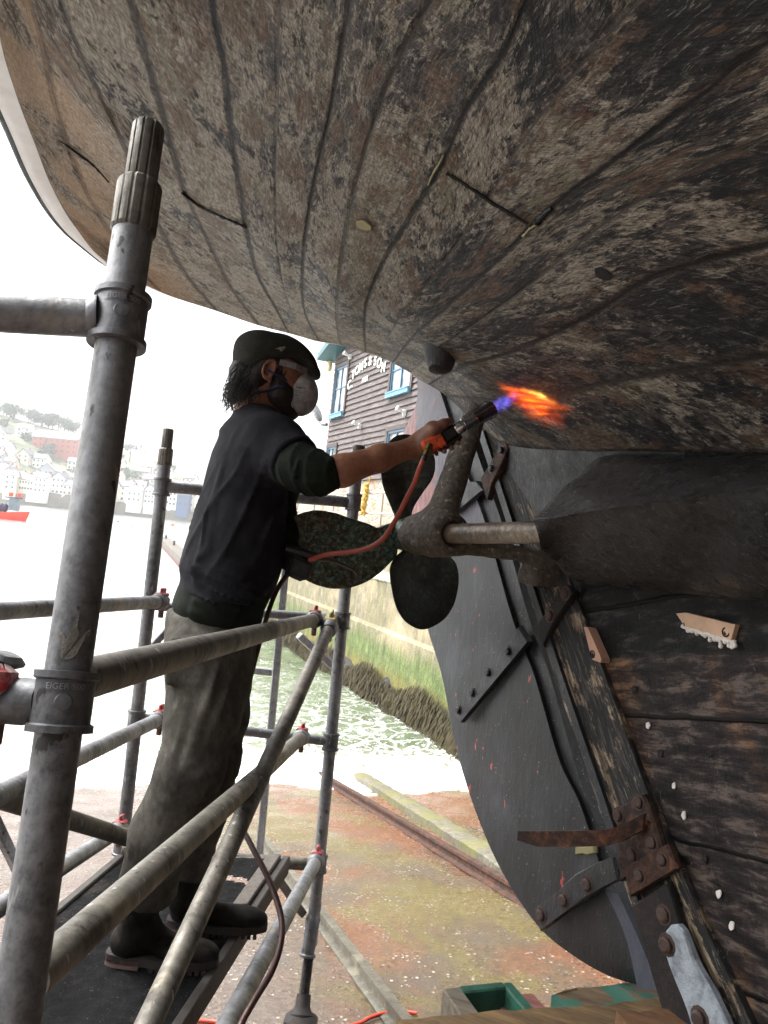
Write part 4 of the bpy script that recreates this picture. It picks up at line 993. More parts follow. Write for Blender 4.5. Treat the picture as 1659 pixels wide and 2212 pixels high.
w2 = win_rect([(846, 855), (889, 838), (852, 782)], 2); wins.append((w2[0], w2[1], w2[2]+.05, w2[3]+.25))
w3 = win_rect([(838, 975), (870, 927)], 3); wins.append((w3[0]-.3, w3[1], w3[2]-.5, w3[3]))
w4 = win_rect([(706, 1010), (729, 965)], 4); wins.append(w4)
wins = [(a_, min(b_, s_far-.30), zl, zh) for a_, b_, zl, zh in wins]
SB = MB()
segs = np.arange(s_near, s_far+.01, 2.0)
for i in range(nb):
    z = z_mid+i*bh
    # break each board around the openings
    cuts = [(s_near, s_far)]
    for a_, b_, zl, zh in wins:
        if z+bh*.5 > zl and z+bh*.5 < zh:
            nc_ = []
            for p, q in cuts:
                if a_ > p and b_ < q: nc_ += [(p, a_), (b_, q)]
                else: nc_.append((p, q))
            cuts = nc_
    for p, q in cuts:
        n_ = max(1, int((q-p)/.9)); prev = 0
        for k_ in range(n_):
            s0_, s1_ = p+(q-p)*k_/n_, p+(q-p)*(k_+1)/n_; wob = rr.uniform(-.012, .012)
            vs = [bp(s0_, .055, z+prev), bp(s1_, .055, z+wob), bp(s1_, .008, z+bh+.02), bp(s0_, .008, z+bh+.02), bp(s0_, .02, z+prev), bp(s1_, .02, z+wob)]
            SB.add(vs, [(0, 1, 2, 3), (4, 5, 1, 0)]); prev = wob
SB.build('weatherboards', clap, bd, False)
# carcass: wall body behind the boards, end wall, stone storey
m = MB(); ctr = bp((s_far+s_near)/2, -3.02, (z_top+z_mid)/2); m.box(ctr, 16.0, 6.0, z_top-z_mid, (qd, qn, Vector((0, 0, 1)))); 
wl = m.build('wall', simple('dark_end_boards', '#5f5654', .8, 0, .3, 8), bd, False)
def m_stone():
    t = NT('rubble_stone'); v = t.tc(); P = t.map(v, (1, 1, 1.7)); 
    e = t.vor(P, 3.2, 'DISTANCE_TO_EDGE'); cc = t.vor(P, 3.2, 'F1', 'Color'); s_ = t.sep(cc)[0]; f = t.noise(v, 12, 7, .7)
    st = t.ramp(s_, [(0, '#8a8378'), (.3, '#a79c8c'), (.45, '#9b5f40'), (.6, '#b9704a'), (.62, '#8f8c86'), (.85, '#b3a895'), (1, '#7d5a48')], 'CONSTANT')
    c = t.mix(t.ramp(e, [(.02, 1), (.06, 0)]), t.mix(.4, st, t.ramp(f, [(.3, '#6e675c'), (.7, '#c7bba8')])), '#b6ab96')
    return t.fin(c, .85, 0, t.bump(t.ramp(e, [(0, 0), (.12, 1)]), .6, .03))
m = MB(); m.box(bp((s_far+s_near)/2, -3.0, (z_mid-.02)/2), 16.0, 6.0-.04, z_mid, (qd, qn, Vector((0, 0, 1)))); m.build('stone_storey', m_stone(), bd, False)
blue = simple('blue_paint', '#456f89', .45, 0, .12, 8); glass = NT('window_glass'); 
glm = glass.fin(glass.ramp(glass.noise(glass.tc(), 1.5, 3), [(.4, '#56585a'), (.6, '#a3a6a8')]), .06, 0, glass.bump(glass.noise(glass.map(glass.tc(), (3, 3, 1)), 1.2, 2), .25, .1), spec=.9)
reveal = simple('window_reveal', '#4a4240', .8)
for i, (a_, b_, zl, zh) in enumerate(wins):
    c_ = bp((a_+b_)/2, 0, (zl+zh)/2); AX = (qd, qn, Vector((0, 0, 1))); w_, h_ = b_-a_, zh-zl
    m = MB(); fw = .055
    inner = w_-.02
    m.box(bp(a_+fw/2, .03, (zl+zh)/2), fw, .05, h_, AX); m.box(bp(b_-fw/2-.0, .03, (zl+zh)/2), fw, .05, h_, AX)
    m.box(bp((a_+b_)/2, .03, zh-fw/2), w_-2*fw, .05, fw, AX); m.box(bp((a_+b_)/2, .03, zl+fw/2), w_-2*fw, .05, fw, AX)
    m.box(bp((a_+b_)/2, .028, (zl+zh)/2), .05, .04, h_-2*fw, AX); m.box(bp((a_+b_)/2, .024, zl+h_*.55), w_-2*fw, .035, .04, AX)
    wf_ = m.build('window', blue, bd, False)
    m = MB(); m.box(bp((a_+b_)/2, .008, (zl+zh)/2), w_-.06, .012, h_-.06, AX); m.build('pane', glm, wf_, False)
    m = MB(); m.box(bp((a_+b_)/2, .10, zl-.07), w_+.16, .10, .12, AX); m.box(bp((a_+b_)/2, .09, zl-.0), w_+.12, .16, .03, AX); m.build('sill', simple('light_blue_sill', '#6394b0', .5, 0, .08), wf_, False)
    m = MB(); tw_ = .14
    m.box(bp(b_+tw_/2, .05, (zl+zh)/2), tw_, .06, h_+.1, AX); m.box(bp(a_-tw_/2, .05, (zl+zh)/2), tw_, .06, h_+.1, AX); m.box(bp((a_+b_)/2, .05, zh+.06), w_+2*tw_, .07, .12, AX); m.build('surround', reveal, wf_, False)
# roof with teal fascia, rising along the gable
m = MB(); rz = z_top
P = [bp(s_far+.5, .55, rz-.05), bp(s_near, .55, rz+4.6), bp(s_near, -6.4, rz+4.6), bp(s_far+.5, -6.4, rz-.05)]
m.prism(P, Vector((0, 0, .22))); m.build('roof', simple('teal_roof_sheet', '#3d646c', .5, 0, .15, 4), bd, False)
gv = [bp(s_far, 0.012, z_top), bp(s_near, .012, z_top), bp(s_near, .012, rz+4.5)]
m = MB(); m.prism(gv, -qn*5.9); m.build('gable', clap, bd, False)
# lettering on the boards
def text_on(body, s_, z, size, rot, mat, parent, name='lettering', off=.075, ext=.02, shear=0, sx=1.0):
    cu = bpy.data.curves.new('t', 'FONT'); cu.body = body; cu.size = size; cu.extrude = ext; cu.align_x = 'CENTER'; cu.align_y = 'CENTER'; cu.offset = size*.02; cu.shear = shear
    to = bpy.data.objects.new('t', cu); COL.objects.link(to); bpy.context.view_layer.update()
    me = bpy.data.meshes.new_from_object(to.evaluated_get(bpy.context.evaluated_depsgraph_get())); bpy.data.objects.remove(to)
    V = [v.co.copy() for v in me.vertices]; F = [tuple(p.vertices) for p in me.polygons]; bpy.data.meshes.remove(me)
    out = []
    ca, sa = math.cos(rot), math.sin(rot)
    for v in V:
        x, y = v.x*sx, v.y; x, y = x*ca-y*sa, x*sa+y*ca
        out.append(bp(s_-x, off+v.z, z+y))           # text reads left to right as s decreases
    return mk(name, out, F, mat, parent, False)
def sign_pt(px, py): p = Qb(px, py); return (p-qa).dot(qd), p.z
wl_m = simple('white_sign_letters', '#e8e8e6', .5, 0, .05)
sg_ = thing('sign', tuple(Qb(790, 830)), 'white letters reading C. TOMS & SON 1922 in an arch on the boards', 'sign')
def px_of(p): return 829.5+FPX*p.dot(CR)/p.dot(FW)
arc_px = [('C', 758.5, 833, 7.5), ('.', 765, 829, 2), ('T', 767, 811, 7.5), ('O', 775.5, 801, 8.5), ('M', 784.5, 794, 9.5), ('S', 793.5, 786, 7.5), ('&', 804, 781, 8.5), ('S', 815, 781, 7.5), ('O', 823.5, 786, 8.5), ('N', 832.5, 795, 8.5)]
for ch, x, y, wpx in arc_px:
    s_, z = sign_pt(x, y); ppm_ = abs(px_of(bp(s_-.5, .06, z))-px_of(bp(s_+.5, .06, z))); gw = {'M': .75, '.': .2, '&': .72}.get(ch, .62)*.40
    text_on(ch, s_, z, .40, .1 if x < 800 else -.08, wl_m, sg_, 'letter', off=.064, ext=.006, sx=wpx*.88/(ppm_*gw))
s_, z = sign_pt(792, 821); ppm_ = abs(px_of(bp(s_-.5, .06, z))-px_of(bp(s_+.5, .06, z))); text_on('1922', s_, z, .20, .05, wl_m, sg_, 'letter', off=.064, ext=.006, sx=15/(ppm_*.45))
# small fixtures on the facade
def fix(name, px, py, label, cat, kind_):
    p = Qb(px, py); AX = (qd, qn, Vector((0, 0, 1))); m = MB()
    if kind_ == 'spot':
        m.box(p+qn*.09, .06, .10, .16, AX, .01); m.cyl(p+qn*.14+Vector((0, 0, .02)), p+qn*.32+Vector((0, 0, .10)), .03, .07, 12)
    if kind_ == 'cam':
        m.box(p+qn*.12, .08, .14, .06, AX, .01); m.cyl(p+qn*.2, p+qn*.2+Vector((0, 0, -.16)), .08, .06, 14); m.ball(p+qn*.2+Vector((0, 0, -.17)), .06)
    if kind_ == 'box': m.box(p+qn*.09, .24, .14, .38, AX, .03)
    return m.build(name, wl_m if kind_ == 'spot' else (simple('dark_camera', '#3a3a3c', .4) if kind_ == 'cam' else simple('cream_alarm_box', '#d8cb96', .5)), None, True, label=label, cat=cat)
fix('wall_spotlight', 762, 772, 'small white spotlight just left of the sign letters', 'light', 'spot')
fix('wall_spotlight', 783, 922, 'small white spotlight on the boards below the sign', 'light', 'spot')
fix('wall_spotlight', 880, 893, 'small white spotlight below the blue sill by the rudder', 'light', 'spot')
fix('alarm_box', 717, 792, 'cream alarm box at the top corner of the timber building', 'box', 'box')
cp = bp(s_far+.45, .1, Qb(706, 785).z)
m = MB(); m.cyl(bp(s_far, .1, cp.z+.1), cp+Vector((0, 0, .1)), .025); m.cyl(cp+Vector((0, 0, .1)), cp+Vector((0, 0, -.1)), .09, .07, 14); m.ball(cp+Vector((0, 0, -.11)), .07)
m.build('security_camera', simple('camera_grey', '#505256', .4), None, True, label='grey dome security camera on the corner of the timber building', cat='camera')
fl = thing('floodlight', tuple(Qb(704, 917)), 'grey streetlight style floodlight sticking out from the building corner', 'floodlight')
a_ = Qb(706, 917); tip = a_+qd*1.0+Vector((0, 0, .85))+qn*.3; kn = a_+qd*.35+Vector((0, 0, .1))+qn*.15
m = MB(); m.tube([a_, a_+qd*.2+qn*.1, kn], [.06, .05, .05], 10); m.build('bracket', M['cast'], fl)
x_, y_, z_ = frame(kn, tip); m = MB(); m.ball((kn+tip)/2, 1, 16, 10, (.2, .09, (tip-kn).length/2), (x_, y_, z_)); m.build('lamp_head', M['tubelite'], fl)
# quay railing, rope, post
rl = thing('quay_railing', tuple(Q(800, 1180, -.2)), 'pale tubular railing along the top of the quay before the stone wall', 'railing')
pr = simple('pinkish_rail_paint', '#b7a596', .6)
for k_ in range(9):
    s_ = 1.0+k_*1.9; p = qa+qd*s_+qn*(-.15); m = MB(); m.cyl(p+Vector((0, 0, -.02)), p+Vector((0, 0, 1.08)), .03, .03, 10); m.build('post', pr, rl)
for z in (.55, 1.08):
    m = MB(); m.tube([qa+qd*.2+qn*-.15+Vector((0, 0, z)), qa+qd*17+qn*-.15+Vector((0, 0, z))], .028, 10); m.build('rail', pr, rl)
r0 = hitplane(797, 1045, qa+qn*-.08, qn); r1 = hitplane(787, 1112, qa+qn*-.08, qn); L_ = (r1-r0).length
rp = thing('mooring_rope', tuple(r1), 'coiled yellow rope hanging from the quay railing', 'rope'); rm = simple('yellow_rope', '#c9a650', .8, 0, .35, 60)
for q in range(2):
    m = MB(); pts = []
    for i in range(60):
        f = i/59; c_ = r0.lerp(r1, f)+qd*(.05*math.sin(f*9+q*2)); a2 = f*34+q*math.pi; pts.append(c_+qd*(.05*math.cos(a2))+qn*(.05*math.sin(a2)+.05))
    m.tube(pts, .035, 8); m.build('strand', rm, rp)
m = MB(); m.tube([r0+Vector((0, 0, .9)), r0], .02, 6); m.build('lashing', rm, rp)
# little jetty and mooring buoys on the water
jb = thing('jetty', tuple(WZ(372, 1190, ZW)), 'low stone jetty with short posts reaching into the harbour behind the worker', 'jetty')
ja, jc = WZ(352, 1172, ZW), WZ(405, 1225, ZW); jd = (jc-ja); jd.z = 0; jn = Vector((jd.y, -jd.x, 0)).normalized()
m = MB(); m.box((ja+jc)/2+Vector((0, 0, .25)), jd.length+1.2, 1.2, .9, (jd.normalized(), jn, Vector((0, 0, 1))), .05); m.build('deck', simple('jetty_stone', '#5f5a53', .8, 0, .3, 2), jb)
m = MB(); m.box((ja+jc)/2+Vector((0, 0, -.1)), jd.length+1.3, 1.35, .5, (jd.normalized(), jn, Vector((0, 0, 1))), .03); m.build('wale', simple('reddish_wale', '#5e3a35', .8), jb)
for f in (.15, .55, .9):
    p = ja.lerp(jc, f); m = MB(); m.cyl(p+Vector((0, 0, .6)), p+Vector((0, 0, 1.15)), .12, .12, 10); m.build('post', simple('jetty_post', '#6a6258', .8), jb)
def buoy(px, py, r, label, mat):
    p = WZ(px, py, ZW); m = MB(); m.ball(p+Vector((0, 0, r*.4)), r, 14, 10, (1.3, 1, .8)); m.cyl(p+Vector((0, 0, r)), p+Vector((0, 0, r*1.5)), r*.12); m.build('mooring_buoy', mat, None, label=label, cat='buoy')
buoy(372, 1135, .55, 'orange mooring buoy floating left of the worker', simple('orange_buoy', '#e2643c', .5))
buoy(254, 1127, .3, 'small dark buoy floating nearest the far shore', simple('grey_buoy', '#6f6a62', .5))
buoy(286, 1137, .25, 'small brown buoy between the dark buoy and the far scaffold pole', simple('brown_buoy', '#8a7a66', .5))
# orange passenger boat
def ferry():
    p = WZ(30, 1124, ZW); r = ray(30, 1124); dist = p.y
    k = dist/FPX*4.2/4.2; ppm = FPX/dist; L = 74/ppm; ax = Vector((1, .12, 0)).normalized(); ay = Vector((-ax.y, ax.x, 0)); Z = Vector((0, 0, 1))
    th = thing('ferry_boat', tuple(p), 'small orange hulled boat with a wheelhouse crossing the harbour', 'boat')
    V = []; n = 14; H = 20/ppm
    p = p-ax*(L*.16)
    for i in range(n):
        f = i/(n-1); x = -L*.5+L*f; w = L*.16*(1-max(0, (f-.55)/.45)**2.2) if f > .55 else L*.16; sh = H*(.75+.35*f*f)
        for u, z in ((-1, sh), (-.85, 0.0), (0, -.15), (.85, 0), (1, sh)): V.append(p+ax*(x+(.08*L*max(0, f-.8)*5*(z/H if z > 0 else 0)))+ay*(w*u)+Z*z)
    F = [(i*5+j, i*5+j+1, i*5+6+j, i*5+5+j) for i in range(n-1) for j in range(4)]+[(0, 1, 2, 3, 4)]+[(i*5, i*5+5, i*5+9, i*5+4) for i in range(n-1)]
    mk('hull', V, F, simple('orange_hull', '#e8432a', .4, 0, .1), th, False)
    m = MB(); c = p+ax*(L*.12)+Z*(H*1.7); m.box(c, L*.26, L*.2, H*1.3, (ax, ay, Z), .05); m.build('wheelhouse', simple('wheelhouse_grey', '#77828c', .4, 0, .4, 2), th, False)
    m = MB(); m.box(c+Z*(H*.72)-ax*(L*.03), L*.42, L*.24, H*.12, (ax, ay, Z)); m.build('canopy', simple('dark_canopy', '#4a5560', .5), th, False)
    for q in (-.12, .12):
        m = MB(); m.box(c+Z*(H*1.05)+ax*(L*q), L*.1, L*.12, H*.45, (ax, ay, Z), .05); m.build('liferaft', simple('orange_raft', '#e8583a', .5), th, False)
    for q in (-.3, -.22, -.12):
        m = MB(); m.ball(p+ax*(L*q)+Z*(H*1.25), H*.35, 8, 6, (1, 1, 1.4)); m.build('passenger', simple('dark_coats', '#3b3550', .7, 0, .5, 1), th)
ferry()
# ---------------------------------------------------------------- far shore: hillside town across the harbour
YT = 480.0
def hillh(x, d):         # x lateral metres, d metres inland
    ridge = np.interp(x, [-420, -300, -262, -235, -205, -170, -120, -60, 60, 400], [75, 66, 60, 47, 38, 33, 26, 22, 26, 40])
    return ZW+2+ridge*np.clip(d/150, 0, 1)**.8+1.5*np.sin(x*.05+d*.04)
xs = np.linspace(-460, 500, 130); ds = np.r_[0, .01, np.linspace(2, 420, 60)]
X, D = np.meshgrid(xs, ds); Z = hillh(X, D); Z[0] = ZW-3
Yh = YT+D+(X+200)*-.12
def m_hill():
    t = NT('hillside'); v = t.tc(); a = t.noise(v, .03, 6, .7); b = t.noise(v, .12, 7, .7)
    c = t.ramp(t.math('ADD', t.math('MULTIPLY', a, .5), t.math('MULTIPLY', b, .5)), [(.38, '#3c4632'), (.5, '#6a7054'), (.62, '#9a9682')])
    return t.fin(c, .95)
mk('hill', np.stack([X, Yh, Z], -1).reshape(-1, 3), grid_faces(*X.shape), m_hill(), None, True, kind='structure')
# shore wall
V = []; rr = random.Random(11)
for x in np.linspace(-460, 200, 160):
    y = YT+(x+200)*-.12-1; h = 7.5+2*math.sin(x*.06)+rr.uniform(-.7, .7)
    V += [(x, y-.8, ZW-1), (x, y, ZW+h*.5), (x, y+.6, ZW+h), (x, y+4, ZW+h)]
mk('shore_cliff', V, grid_faces(160, 4), simple('shore_rock', '#6d675a', .9, 0, .5, .15, .6, .3), None, True, label='long stone sea wall and rock face below the far town', cat='wall')
wallm = [simple('white_render_a', '#e6e3dc', .8, 0, .05, .3), simple('cream_render', '#d9d2c2', .8, 0, .06, .3), simple('grey_render', '#b9bcc0', .8, 0, .06, .3)]
brickm = simple('red_brick_far', '#b4644c', .8, 0, .1, .5); roofm = [simple('slate_roof_a', '#868b92', .7, 0, .1, .4), simple('slate_roof_b', '#6d6e72', .7, 0, .1, .4), simple('brown_roof', '#8a7a6c', .7, 0, .1, .4)]
winm = simple('far_window', '#4a4f55', .3)
bluem = simple('navy_house', '#4a5f80', .8)
def house(x, d, w, h, dep, ax_, wm, rm_, label, base=None, gable=False, nwin=3, storeys=2, windows=True, group=None):
    y = YT+d+(x+200)*-.12; z = float(hillh(np.array(x), np.array(d))) if base is None else base
    c = Vector((x, y, z)); A = Vector((math.cos(ax_), math.sin(ax_), 0)); Bv = Vector((-A.y, A.x, 0)); Zv = Vector((0, 0, 1))
    o = thing('house', c, label, 'house', group)
    m = MB(); m.box(c+Zv*(h/2-3), w, dep, h+6, (A, Bv, Zv))
    rh = dep*.42 if not gable else w*.42
    # gable triangles belong to the wall
    if gable:
        for sg2 in (-1, 1): m.add([c+A*(-w/2)+Bv*(sg2*dep/2)+Zv*h, c+A*(w/2)+Bv*(sg2*dep/2)+Zv*h, c+Bv*(sg2*dep/2)+Zv*(h+rh)], [(0, 1, 2)])
    else:
        for sg2 in (-1, 1): m.add([c+A*(sg2*w/2)+Bv*(-dep/2)+Zv*h, c+A*(sg2*w/2)+Bv*(dep/2)+Zv*h, c+A*(sg2*w/2)+Zv*(h+rh)], [(0, 1, 2)])
    m.build('wall', wm, o, False)
    m = MB(); e = .5
    if gable: P0, P1, Q_, wd, ln2 = -w/2-e, w/2+e, A, w, dep+1
    else: P0, P1, Q_, wd, ln2 = -dep/2-e, dep/2+e, Bv, dep, w+1
    oth = Bv if gable else A
    pr_ = [c+Q_*P0+oth*(-ln2/2)+Zv*(h-.3), c+oth*(-ln2/2)+Zv*(h+rh), c+Q_*P1+oth*(-ln2/2)+Zv*(h-.3), c+oth*(-ln2/2)+Zv*(h+rh+.4)]
    pr_ = [pr_[0], pr_[1], pr_[2], pr_[2]+Zv*.45, pr_[3], pr_[0]+Zv*.45]
    m.prism(pr_, oth*ln2); ro = m.build('roof', rm_, o, False)
    m = MB(); m.box(c+oth*(ln2*.33)+Zv*(h+rh+.3), .9, .9, 2.0, (A, Bv, Zv)); m.build('chimney', brickm, ro, False)
    if windows:
        for st in range(storeys):
            for k_ in range(nwin):
                xx = -w/2+w*(k_+.5)/nwin; m = MB(); m.box(c+A*xx+Bv*(-dep/2-.04)+Zv*(h*(st+.55)/storeys), 1.0 if st or nwin > 3 else 1.3, .12, 1.2, (A, Bv, Zv)); m.build('window', winm, o, False)
    return o
rr = random.Random(21)
cnt = {}; ORD = ['first', 'second', 'third', 'fourth', 'fifth', 'sixth', 'seventh', 'eighth', 'ninth', 'tenth', 'eleventh', 'twelfth', 'thirteenth', 'fourteenth', 'fifteenth', 'sixteenth', 'seventeenth', 'eighteenth', 'nineteenth', 'twentieth']+['twenty-'+w for w in ('first', 'second', 'third', 'fourth', 'fifth', 'sixth', 'seventh', 'eighth', 'ninth')]+['thirtieth']+['thirty-'+w for w in ('first', 'second', 'third', 'fourth', 'fifth', 'sixth', 'seventh', 'eighth', 'ninth')]+['fortieth']
descr = ['white', 'cream', 'pale grey']; n_h = 0
rows_h = [(3, 6.6, 7.4), (20, 7.4, 6.6), (40, 8, 6.2), (62, 8.6, 6), (86, 9, 5.8), (112, 9.5, 5.6)]
ordw = ['waterfront', 'second', 'third', 'fourth', 'fifth', 'topmost']
for ri, (d, w, h) in enumerate(rows_h):
    x = -330+rr.uniform(0, 8)
    while x < -96:
        wv_ = w*rr.uniform(.8, 1.35); k_ = rr.choices([0, 1, 2], [6, 2, 1])[0]; skip = rr.random() < (.06, .08, .15, .28, .4, .5)[ri]
        vis = x < -95
        if not skip and vis and not (ri == 4 and -262 < x < -226):
            g_ = rr.random() < .35; dd_ = d+rr.uniform(-4, 4); st = 3 if (ri == 0 and rr.random() < .6) else 2; hh_ = h*(1.3 if st == 3 else 1)*rr.uniform(.85, 1.12)
            base = ZW+8.2 if ri == 0 else None
            wm = wallm[k_]; cn = descr[k_]
            cnt[ri] = cnt.get(ri, 0)+1; lab = '%s house %s, %s from the left in the %s row' % (cn, 'with front gable' if g_ else 'with pitched slate roof', ORD[cnt[ri]-1], ordw[ri])
            house(x, dd_, wv_, hh_, rr.uniform(6.5, 8), rr.uniform(-.3, .15), wm, roofm[rr.choices([0, 1, 2], [4, 3, 1])[0]], lab, base, g_, rr.choice([2, 3, 3]), st, group='houses of the town across the harbour')
            n_h += 1
        x += wv_+(rr.uniform(0, 1.2) if ri < 2 else rr.uniform(.5, 5))
house(-245, 104, 34, 11, 13, -.08, brickm, roofm[0], 'long red brick building with slate roof high above the far town', None, False, 8, 3, group=None)
house(-118, 2, 7.5, 7.6, 8, -.1, bluem, roofm[1], 'navy blue house on the far waterfront right of the scaffold pole', ZW+8.2, False, 2, 2, group=None)
# trees on the far hill
def far_tree(x, d, hgt, wid, label, flat=False, grp='trees among the far houses'):
    y = YT+d+(x+200)*-.12; z = float(hillh(np.array(x), np.array(d))); c = Vector((x, y, z-.5))
    o = thing('tree', c, label, 'tree', grp)
    m = MB(); m.tube([c, c+Vector((.3, 0, hgt*.45)), c+Vector((0, 0, hgt*.75))], [.5, .35, .2], 6)
    for q in range(4):
        a = q*1.6; m.tube([c+Vector((0, 0, hgt*.45)), c+Vector((math.cos(a)*wid*.4, math.sin(a)*wid*.4, hgt*.8))], [.2, .1], 5)
    m.build('trunk', treem, o)
    V = []; F = []; r2 = random.Random(int(x*7+d))
    cl = [(r2.uniform(-.5, .5)*wid, r2.uniform(-.5, .5)*wid, hgt*(r2.uniform(.72, .95) if flat else r2.uniform(.4, .95)), wid*r2.uniform(.18, .32)) for _ in range(11)]
    for _ in range(520):
        cx, cy, cz, rad = r2.choice(cl); v = Vector((r2.gauss(0, 1), r2.gauss(0, 1), r2.gauss(0, .6 if flat else 1))).normalized()*rad*r2.uniform(.5, 1.05)
        p = c+Vector((cx, cy, cz))+v; u = Vector((r2.gauss(0, 1), r2.gauss(0, 1), r2.gauss(0, 1))).normalized(); w_ = u.orthogonal().normalized(); s_ = r2.uniform(.35, .8)
        n0 = len(V); V += [p-u*s_, p+w_*s_*.6, p+u*s_, p-w_*s_*.6]; F.append((n0, n0+1, n0+2, n0+3))
    mk('crown', V, F, crownm, o, False)
treem = simple('far_bark', '#4a4038', .9); crownm = simple('far_foliage', '#4c5a42', .9, 0, .4, .3)
far_tree(-205, 150, 15, 13, 'lone flat topped pine on the skyline of the far hill', True, None)
for i, (x, d) in enumerate(sorted((rr.uniform(-335, -110), rr.uniform(25, 150)) for _ in range(30))):
    far_tree(x, d, rr.uniform(6, 10), rr.uniform(6, 10), 'bushy tree, %s from the left among the far hillside houses' % ORD[i])
for i in range(26):
    x = -345+i*3.6+rr.uniform(-2, 2); far_tree(x, 150+rr.uniform(-10, 15), rr.uniform(9, 13), rr.uniform(9, 13), 'dense tree, %s from the left on the wooded hilltop' % ORD[i], grp='trees on the wooded hilltop')
# ---------------------------------------------------------------- the scaffold tower
ZP = -1.262
tw = thing('scaffold_tower', tuple(W(330, 2100, 2.0)-Vector((0, 0, .8))), 'grey alloy scaffold tower of poles, rails and braces around the worker', 'scaffold')
RT = .0248
def ribbed(m, p0, p1, r, n=14, dep=.10):
    L = (p1-p0).length; m.lathe(p0, p1, [(0, r*.9), (.004, r), (L-.006, r), (L-.001, r*.86), (L, r*.6)], 96, rf=lambda a, t: 1-dep*(1 if (a*n/(2*math.pi)) % 1 < .16 else 0))
def collar(p, ax, r=.0335, h=.075, name='collar', parent=None, hole=None):
    m = MB(); ax = ax.normalized(); a = p-ax*h/2
    m.lathe(a, a+ax*h, [(0, RT*1.0), (.0005, r*1.12), (.008, r*1.12), (.010, r), (h-.010, r), (h-.008, r*1.1), (h-.0005, r*1.1), (h, RT)], 36)
    if hole is not None:
        hole = hole.normalized(); m.lathe(p+hole*(r-.001), p+hole*(r+.002), [(0, .0095), (.0018, .0085), (.0019, .0055), (.002, .005)], 16)
    return m.build(name, M['cast'], parent or tw)
def tube_(name, p0, p1, mat=None, r=RT, n=28, parent=None, dents=True):
    m = MB(); k = 24; P = [p0.lerp(p1, i/k) for i in range(k+1)]; m.tube(P, r, n); return m.build(name, mat or M['tube'], parent or tw)
def claw(p, rail_ax, pole_dir, red=True, s=1.0, mat=None):
    # hook coupler: a cast jaw on the pole with a lever on it and a wedge peg below
    ax = rail_ax.normalized(); t = pole_dir.normalized(); y = ax.cross(t).normalized()
    m = MB(); 
    m.lathe(p-ax*.055*s, p+ax*.02*s, [(0, .030*s), (.01*s, .036*s), (.05*s, .038*s), (.07*s, .030*s), (.075*s, .02*s)], 20)
    m.box(p+ax*.022*s, .05*s, .052*s, .055*s, (y, t, ax), .012*s)
    o = m.build('coupler', M['cast'], tw)
    m = MB(); m.box(p+t*.032*s+ax*.0*s, .05*s, .016*s, .062*s, (y, t, ax), .006*s); m.box(p+t*.045*s+ax*.012*s, .014*s, .03*s, .045*s, (y, t, ax), .004*s)
    m.build('lever', mat or M['redp'], o)
    m = MB(); m.box(p-t*.05*s+ax*.012*s, .02*s, .04*s, .02*s, (y, t, ax), .003*s); m.build('wedge', M['peg'], o)
    return o
M['redp'] = (lambda t: t.fin(t.mix(t.ramp(t.noise(t.tc(), 45, 6, .7), [(.42, 0), (.5, 1)]), '#8d8580', '#9c2a30'), .6, 0, t.bump(t.noise(t.tc(), 60, 5, .7), .5, .003)))(NT('chipped_red_paint'))
M['yelp'] = simple('dull_yellow_paint', '#94884a', .6, 0, .3, 50); M['peg'] = simple('brown_wedge', '#5d3a34', .7)
# poles
A0, A1 = W(26, 2260, .815), W(322, 270, 1.03)
axA = (A1-A0).normalized()
def onA(py): 
    lo_, hi_ = 0., 1.
    for _ in range(40):
        md = (lo_+hi_)/2; p = A0.lerp(A1, md); y = 1106-FPX*p.dot(CU)/p.dot(FW)
        if y > py: lo_ = md
        else: hi_ = md
    return A0.lerp(A1, lo_)
tA = onA(505); t1_ = onA(400); poleA = tube_('pole', A0-axA*.9, tA, M['tube'], RT, 48)
m = MB(); ribbed(m, tA, t1_+axA*.004, RT*1.13, 12, .05); m.build('sleeve', M['tubedark'], poleA)
m = MB(); ribbed(m, t1_, A1, RT*.83, 11, .09); m.build('spigot', M['tubedark'], poleA)
m = MB(); sd = (-ray(290, 450)).normalized(); m.cyl(onA(452)+sd*(RT*1.05), onA(452)+sd*(RT*1.05+.003), .0032, .0032, 12); m.build('pin_hole', M['darkgap'], poleA)
cA1 = onA(692); cA2 = onA(1515); toc = lambda p: (-p).normalized()
side = CR*.35
for c_, h_ in ((cA1, .068), (cA2, .066)):
    hole = (toc(c_)-axA*toc(c_).dot(axA)).normalized(); hole = (hole-CR*.0).normalized(); cc = collar(c_, axA, .0315, h_, parent=poleA, hole=hole)
